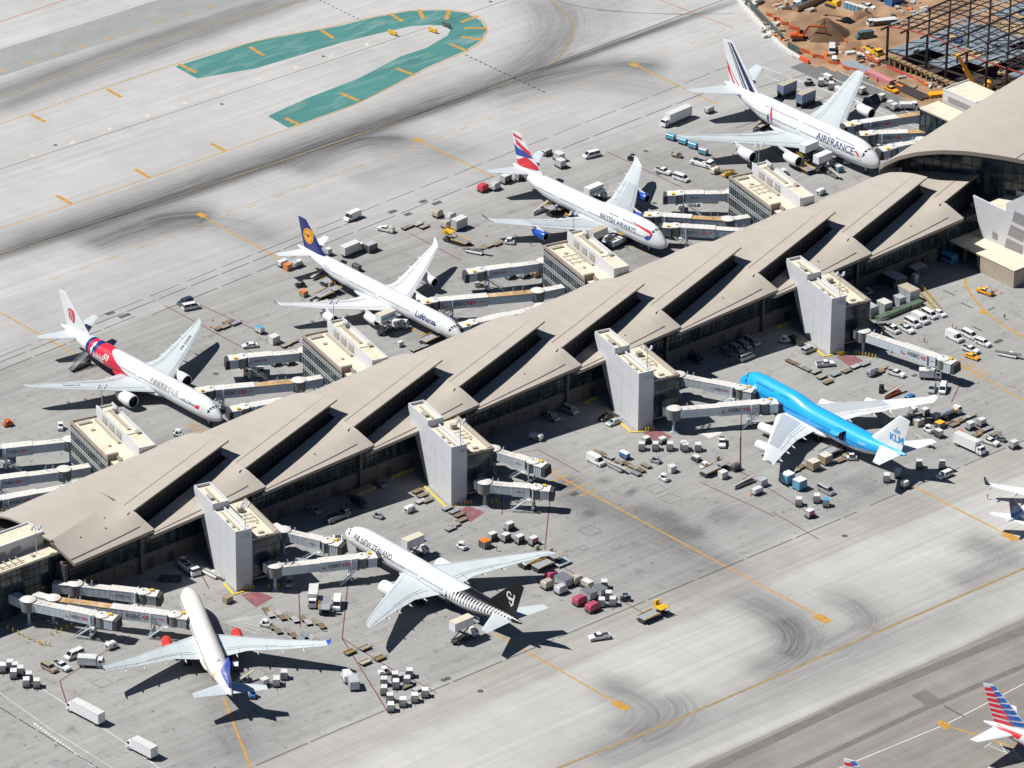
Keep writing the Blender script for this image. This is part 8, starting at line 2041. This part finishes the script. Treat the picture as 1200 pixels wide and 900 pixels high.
PL += [
(V_uld,776,519,AP,'silver low container behind the row of four near the pink pavement',{'H':1.0}),(V_uld,757,519,AP,'dark container behind the first in the row of four',{'col':'dgrey','H':1.2}),
(V_gpu,480,600,AP,'small pale unit in the shade beside the second gate tower dollies',{}),(V_box,603,545,BP,'grey plant box under the upper bridge of the second gate tower',{'col':'dgrey','L':3,'W':2,'H':1.8}),
(V_gpu,1028,407,BP,'white unit beneath the rightmost bridge near its column',{'L':3.2,'H':1.8}),(V_tug,1017,345,AP,'white tractor in the shade behind the rightmost lounge',{}),
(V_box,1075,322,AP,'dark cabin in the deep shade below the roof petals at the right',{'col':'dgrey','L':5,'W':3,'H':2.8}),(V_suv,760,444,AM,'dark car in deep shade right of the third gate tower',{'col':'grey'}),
(V_tow,395,608,(1,-.4),'dark tractor in the concourse shade above the black-tailed airliner nose',{'col':'grey'}),(V_tug,240,395,AP,'',{}) if False else (V_tug,350,312,AM,'small white tractor right of the carts beneath the navy-tailed tailplane',{}),
(V_gpu,130,760,AP,'small white unit beneath the front bridge of the lower left stand',{}),(V_belt,1068,492,AM,'dark belt loader among the carts under the far blue jumbo wingtip',{'col':'grey','rise':.8}),
(V_tug,1125,512,AP,'red-brown tractor among the dollies behind the blue jumbo tail',{'col':'redorange'}),(V_uld,1060,572,AP,'small grey container at the lower end of the tail shadow',{'L':1.6}),
(V_belt,1082,520,BM,'grey belt loader left of the white truck behind the blue jumbo',{'col':'silver','rise':.6}),(V_tug,826,549,AP,'white tractor left of the dark green loader',{}),
(V_pickup,600,259,AM,'grey pickup beyond the near wingtip of the blue-engined jumbo',{'col':'silver'}) if False else (V_tug,668,252,AP,'small orange tractor under the blue-engined jumbo belly',{'col':'orange'}),
(V_uld,676,240,AP,'grey container behind the orange tractor under the jumbo belly',{}),(V_cart,905,168,AP,'grey cart beneath the double-deck wing root',{'top':'alu'}),(V_tug,918,205,AP,'white tractor in front of the inner double-deck engine',{}),
(V_uld,1002,104,AP,'white container alone beside the service road behind the far double-deck wing',{'col':'pale'}),(V_uld,1010,110,AP,'grey container beside the far double-deck wing',{}),
]
for f_, px, py, d, lab, kw in PL: f_(px, py, d, lab, **kw)
for i, c_ in enumerate(['ltblue','ltblue','ltblue','ltblue','green','alu']):
    V_box(992+i*4.2, 10.5+i*1.3, AP, 'portable toilet number %s from the left at the top of the building site' % ['one','two','three','four','five','six'][i] if False else {0:'blue portable toilet at the left end of the row',1:'blue portable toilet second in the row',2:'blue portable toilet third in the row',3:'blue portable toilet fourth in the row',4:'green portable toilet in the row',5:'grey portable toilet at the right end of the row'}[i], col=c_, L=1.3, W=1.3, H=2.3, name='portable_toilet', cat='portable toilet', group='portable toilets on the building site')
def rows(pts, d, label, group, **k):
    for i, p in enumerate(sorted(pts)):
        n, w = label.split('|'); V_dolly(p[0], p[1], d, '%s from the left of the %s %s' % (ORD[i], n, w), group, **k)
rows([(476,268),(483,265),(490,264),(497,267)], AP, 'flat dollies|right of the white service-road pickup', 'dollies on the west service area')
rows([(566,291),(574,289),(583,287),(550,294)], AP, 'flat dollies|under the blue-engined jumbo wing', 'dollies near the blue-engined jumbo')
rows([(257,386),(264,384),(267,379),(276,380)], AP, 'flat dollies|between the red lines at left', 'dollies between the red lines')
rows([(335,406),(343,402),(371,353),(380,355),(487,411),(497,407)], AP, 'flat dollies|around the navy-tailed airliner', 'dollies on the navy-tailed stand')
rows([(700,531),(707,534),(714,537),(735,545),(742,549),(750,552),(757,547),(726,543),(745,556)], BP, 'flat dollies|right of the long white step van', 'dollies right of the step van')
rows([(926,425),(933,428),(939,431),(945,434)], BP, 'flat dollies|in the strip below the rightmost tower', 'dollies at the rightmost tower')
rows([(956,437),(963,443),(970,449),(979,440),(992,436),(1002,431),(1013,428),(1034,433),(1031,437)], AP, 'flat dollies|loosely behind the blue jumbo', 'dollies behind the blue jumbo')
rows([(1110,497),(1118,499),(1124,495),(1131,491),(1137,489),(1150,507),(1157,504),(1166,510),(1145,511)], AP, 'dollies|among the carts behind the blue jumbo tail', 'dollies behind the blue jumbo tail')
rows([(938,549),(944,546),(931,553),(985,541),(993,535)], AP, 'roller dollies|by the brown wooden crates', 'dollies beside the crates')
rows([(410,766),(428,761),(428,778),(445,773)], AP, 'dollies with yellow edges|near the crossing red lines', 'dollies by the crossing red lines', rack=True)
rows([(490,809),(468,793),(476,806)], AP, 'low dollies|inside the block of containers near the bottom', 'low dollies in the container block')
rows([(524,597),(532,601),(538,605),(541,611),(533,617),(528,621),(489,577),(495,582),(501,588),(493,589)], AP, 'flat dollies|in loose strings by the second tower', 'dollies by the second tower')
rows([(x, y) for x, y in ((312,717),(317,722),(326,720),(331,725),(340,723),(346,728),(355,726),(361,731),(371,730),(377,735),(319,736),(326,741),(338,741),(344,746),(358,746),(352,751),(365,749),(372,752))], (-.8,-1), 'empty dollies|in two rows by the pale airliner', 'dollies in two rows right of the pale airliner', L=3.0, W=1.7)
for (x, y, c_, t, l) in ((450,803,'alu',None,'grey metal container at the upper left corner of the block near the bottom'),(450,813,'dgrey','alu','dark container on the left side of the block near the bottom'),(463,797,'pale',None,'white container at the top of the block near the bottom'),(464,806,'blue','white','blue and white container in the middle of the block near the bottom'),(477,802,'dgrey','pale','dark container on the right side of the block near the bottom'),(480,793,'alu',None,'grey metal container at the upper right corner of the block near the bottom'),(457,822,'alu',None,'grey metal container just above the lowest diagonal row')):
    V_uld(x, y, (0,1), l, col=c_, top=t, group='containers in the block near the bottom')
for (x, y) in ((458,833),(472,827),(486,822),(498,816)):
    V_uld(x, y, (0,1), '%s white container from the left in the lowest diagonal row' % ORD[int((x-458)/13)], col='pale', top='white', group='red-striped containers in the lowest row')
for x, y, l, v_, dd in ((622,288,'person standing under the near wing of the blue-engined jumbo','dark',(1,0)),(745,285,'person in a lime vest near the nose of the blue-engined jumbo, left of a pair','lime',(1,0)),
    (752,292,'person in a lime vest, right one of the pair near the blue-engined jumbo','lime',(-1,0)),(735,293,'person in a lime vest walking left of the pair','lime',(1,.3)),(1116,385,'person in a red jacket beside one in lime, near the large cargo van','red',(1,0)),
    (1121,386,'person in a lime vest beside one in red, near the large cargo van','lime',(-1,0)),(1177,374,'person in dark clothes standing inside the yellow curve','dark',(0,1)),(1083,401,'person in orange standing above the rightmost bridge cab','orange',(1,.3)),
    (1157,585,'person in dark clothes alone beyond the wing at the right edge','dark',(1,0)),(954,203,'person in dark clothes by the nose of the double-deck airliner','dark',(1,0)),(972,202,'person in a lime vest by the light-blue box','lime',(-1,0)),
    (203,510,'person in red beside the tractor at the red-banded nose','red',(1,0)),(376,712,'person in a lime vest between the trucks above the dolly rows','lime',(0,1)),(379,740,'person in a lime vest at the end of the dolly rows','lime',(-1,0)),
    (1027,30,'person in an orange vest near the teal trucks','orange',(1,0)),(582,646,'person in dark clothes below the row of dark bins','dark',(1,0)),(1188,44,'person in a lime vest on the unfinished deck','lime',(1,0))):
    person(x, y, l, v_, dd, pose=(int(x) % 3))
for x, y, l in ((247,384,'orange cone by the red line, lower one'),(249,376,'orange cone by the red line, upper one'),(97,448,'red cone under the near wing of the red-banded airliner'),(880,581,'orange cone next to the cart with a red panel'),(191,757,'red cone near the left engine of the pale airliner'),
    (1150,337,'cone in the loose row by the tan block, first'),(1160,338,'cone in the loose row by the tan block, second'),(1167,341,'cone in the loose row by the tan block, third'),(1173,344,'cone in the loose row by the tan block, last'),(570,277,'small cone under the near wingtip of the blue-engined jumbo'),(842,196,'orange cone by the yellow belt loader'),(905,194,'orange cone under an engine of the double-deck airliner')): cone(x, y, l)
bl = []
for a, b, n, g_, l in (((9,738),(46,755),7,'yellow posts below the front bridge','yellow post from the left edge in the line below the front bridge'),((48,756),(58,757),3,'yellow posts below the front bridge','yellow post at the lowest point of the line below the front bridge'),((60,744),(84,735),5,'yellow posts below the front bridge','yellow post in the rising part right of the front bridge column'),
    ((289,692),(297,691),3,'yellow posts at the first tower','yellow post in the close cluster at the first gate tower'),((315,690),(332,688),4,'yellow posts at the first tower','yellow post under the bridge column at the first gate tower'),
    ((541,592),(552,591),4,'yellow posts at the second tower','yellow post in the close cluster at the second gate tower'),((566,592),(582,590),4,'yellow posts at the second tower','yellow post under the bridge column at the second gate tower'),
    ((757,506),(766,504),4,'yellow posts at the third tower','yellow post on the pavement at the foot of the third gate tower'),((982,417),(990,416),4,'yellow posts at the rightmost tower','yellow post on the pavement at the foot of the rightmost gate tower'),((1003,415),(1026,420),7,'yellow posts under the rightmost bridge','yellow post under the rightmost bridge'),
    ((1080,337),(1103,364),12,'yellow posts beside the green bins','yellow post from the top in the line right of the containers'),((1078,345),(1098,366),9,'yellow posts beside the green bins','yellow post from the top in the inner line beside the green bins'),((1050,386),(1063,374),7,'yellow posts behind the parked vans','yellow post in the line behind the parked vans'),
    ((1068,372),(1080,364),5,'yellow posts behind the parked vans','yellow post in the short line right of the other posts behind the vans')):
    for i in range(n): t = i/(n-1); bollard(a[0]+(b[0]-a[0])*t, a[1]+(b[1]-a[1])*t, ORD[i]+' '+l, g_)
# yellow kerbs round the tower feet and guard rails
for i, pts in enumerate(([(262,684),(274,697),(287,693)],[(497,570),(524,596),(536,592)],[(710,481),(740,507),(754,506)],[(950,405),(966,418),(976,416)])):
    mb = MB(); P = [G(*p) for p in pts]
    for a, b in zip(P, P[1:]): mb.bar((a.x,a.y,.12),(b.x,b.y,.12),.5,.22)
    tag(mb.build('yellow_kerb', M_byel), '%s gate tower: yellow kerb at its foot' % ['first','second','third','rightmost'][i], 'kerb')
for i, (x, y, w_) in enumerate(((472,558,8),(693,472,5),(918,384,5))):
    g = G(x, y); mb = MB(); mb.bar((g.x-w_/2,g.y,1.1),(g.x+w_/2,g.y,1.1),.14,.14).bar((g.x-w_/2,g.y,.55),(g.x+w_/2,g.y,.55),.12,.12)
    for k in range(4): mb.bar((g.x-w_/2+w_*k/3,g.y,0),(g.x-w_/2+w_*k/3,g.y,1.15),.12,.12)
    tag(mb.build('guard_rail', M_byel), ['yellow guard rail in the shade left of the second gate tower','yellow guard rail in the shade left of the third gate tower','yellow guard rail in the shade left of the rightmost gate tower'][i], 'guard rail')
# taxiway guidance signs on the green island
for x, y, l, c_ in ((460,41,'small yellow taxiway sign on the green island, left one','yellow'),(507,38,'yellow taxiway sign inside the green bend','yellow'),(523,32,'dark taxiway sign with yellow edge at the green bend','dgrey')):
    e = root_at('taxiway_sign', x, y, (1,.35), l, 'sign', 'taxiway signs'); mb = MB(); mb.box(-1.7,1.7,-.25,.25,.35,1.5); mb.build('panel', PNT[c_], e)
    for s in (-1.2,0,1.2): mb = MB(); mb.box(s-.08,s+.08,-.08,.08,0,.35); mb.build('leg', DKG, e)
# lamp masts standing on the apron in the photo
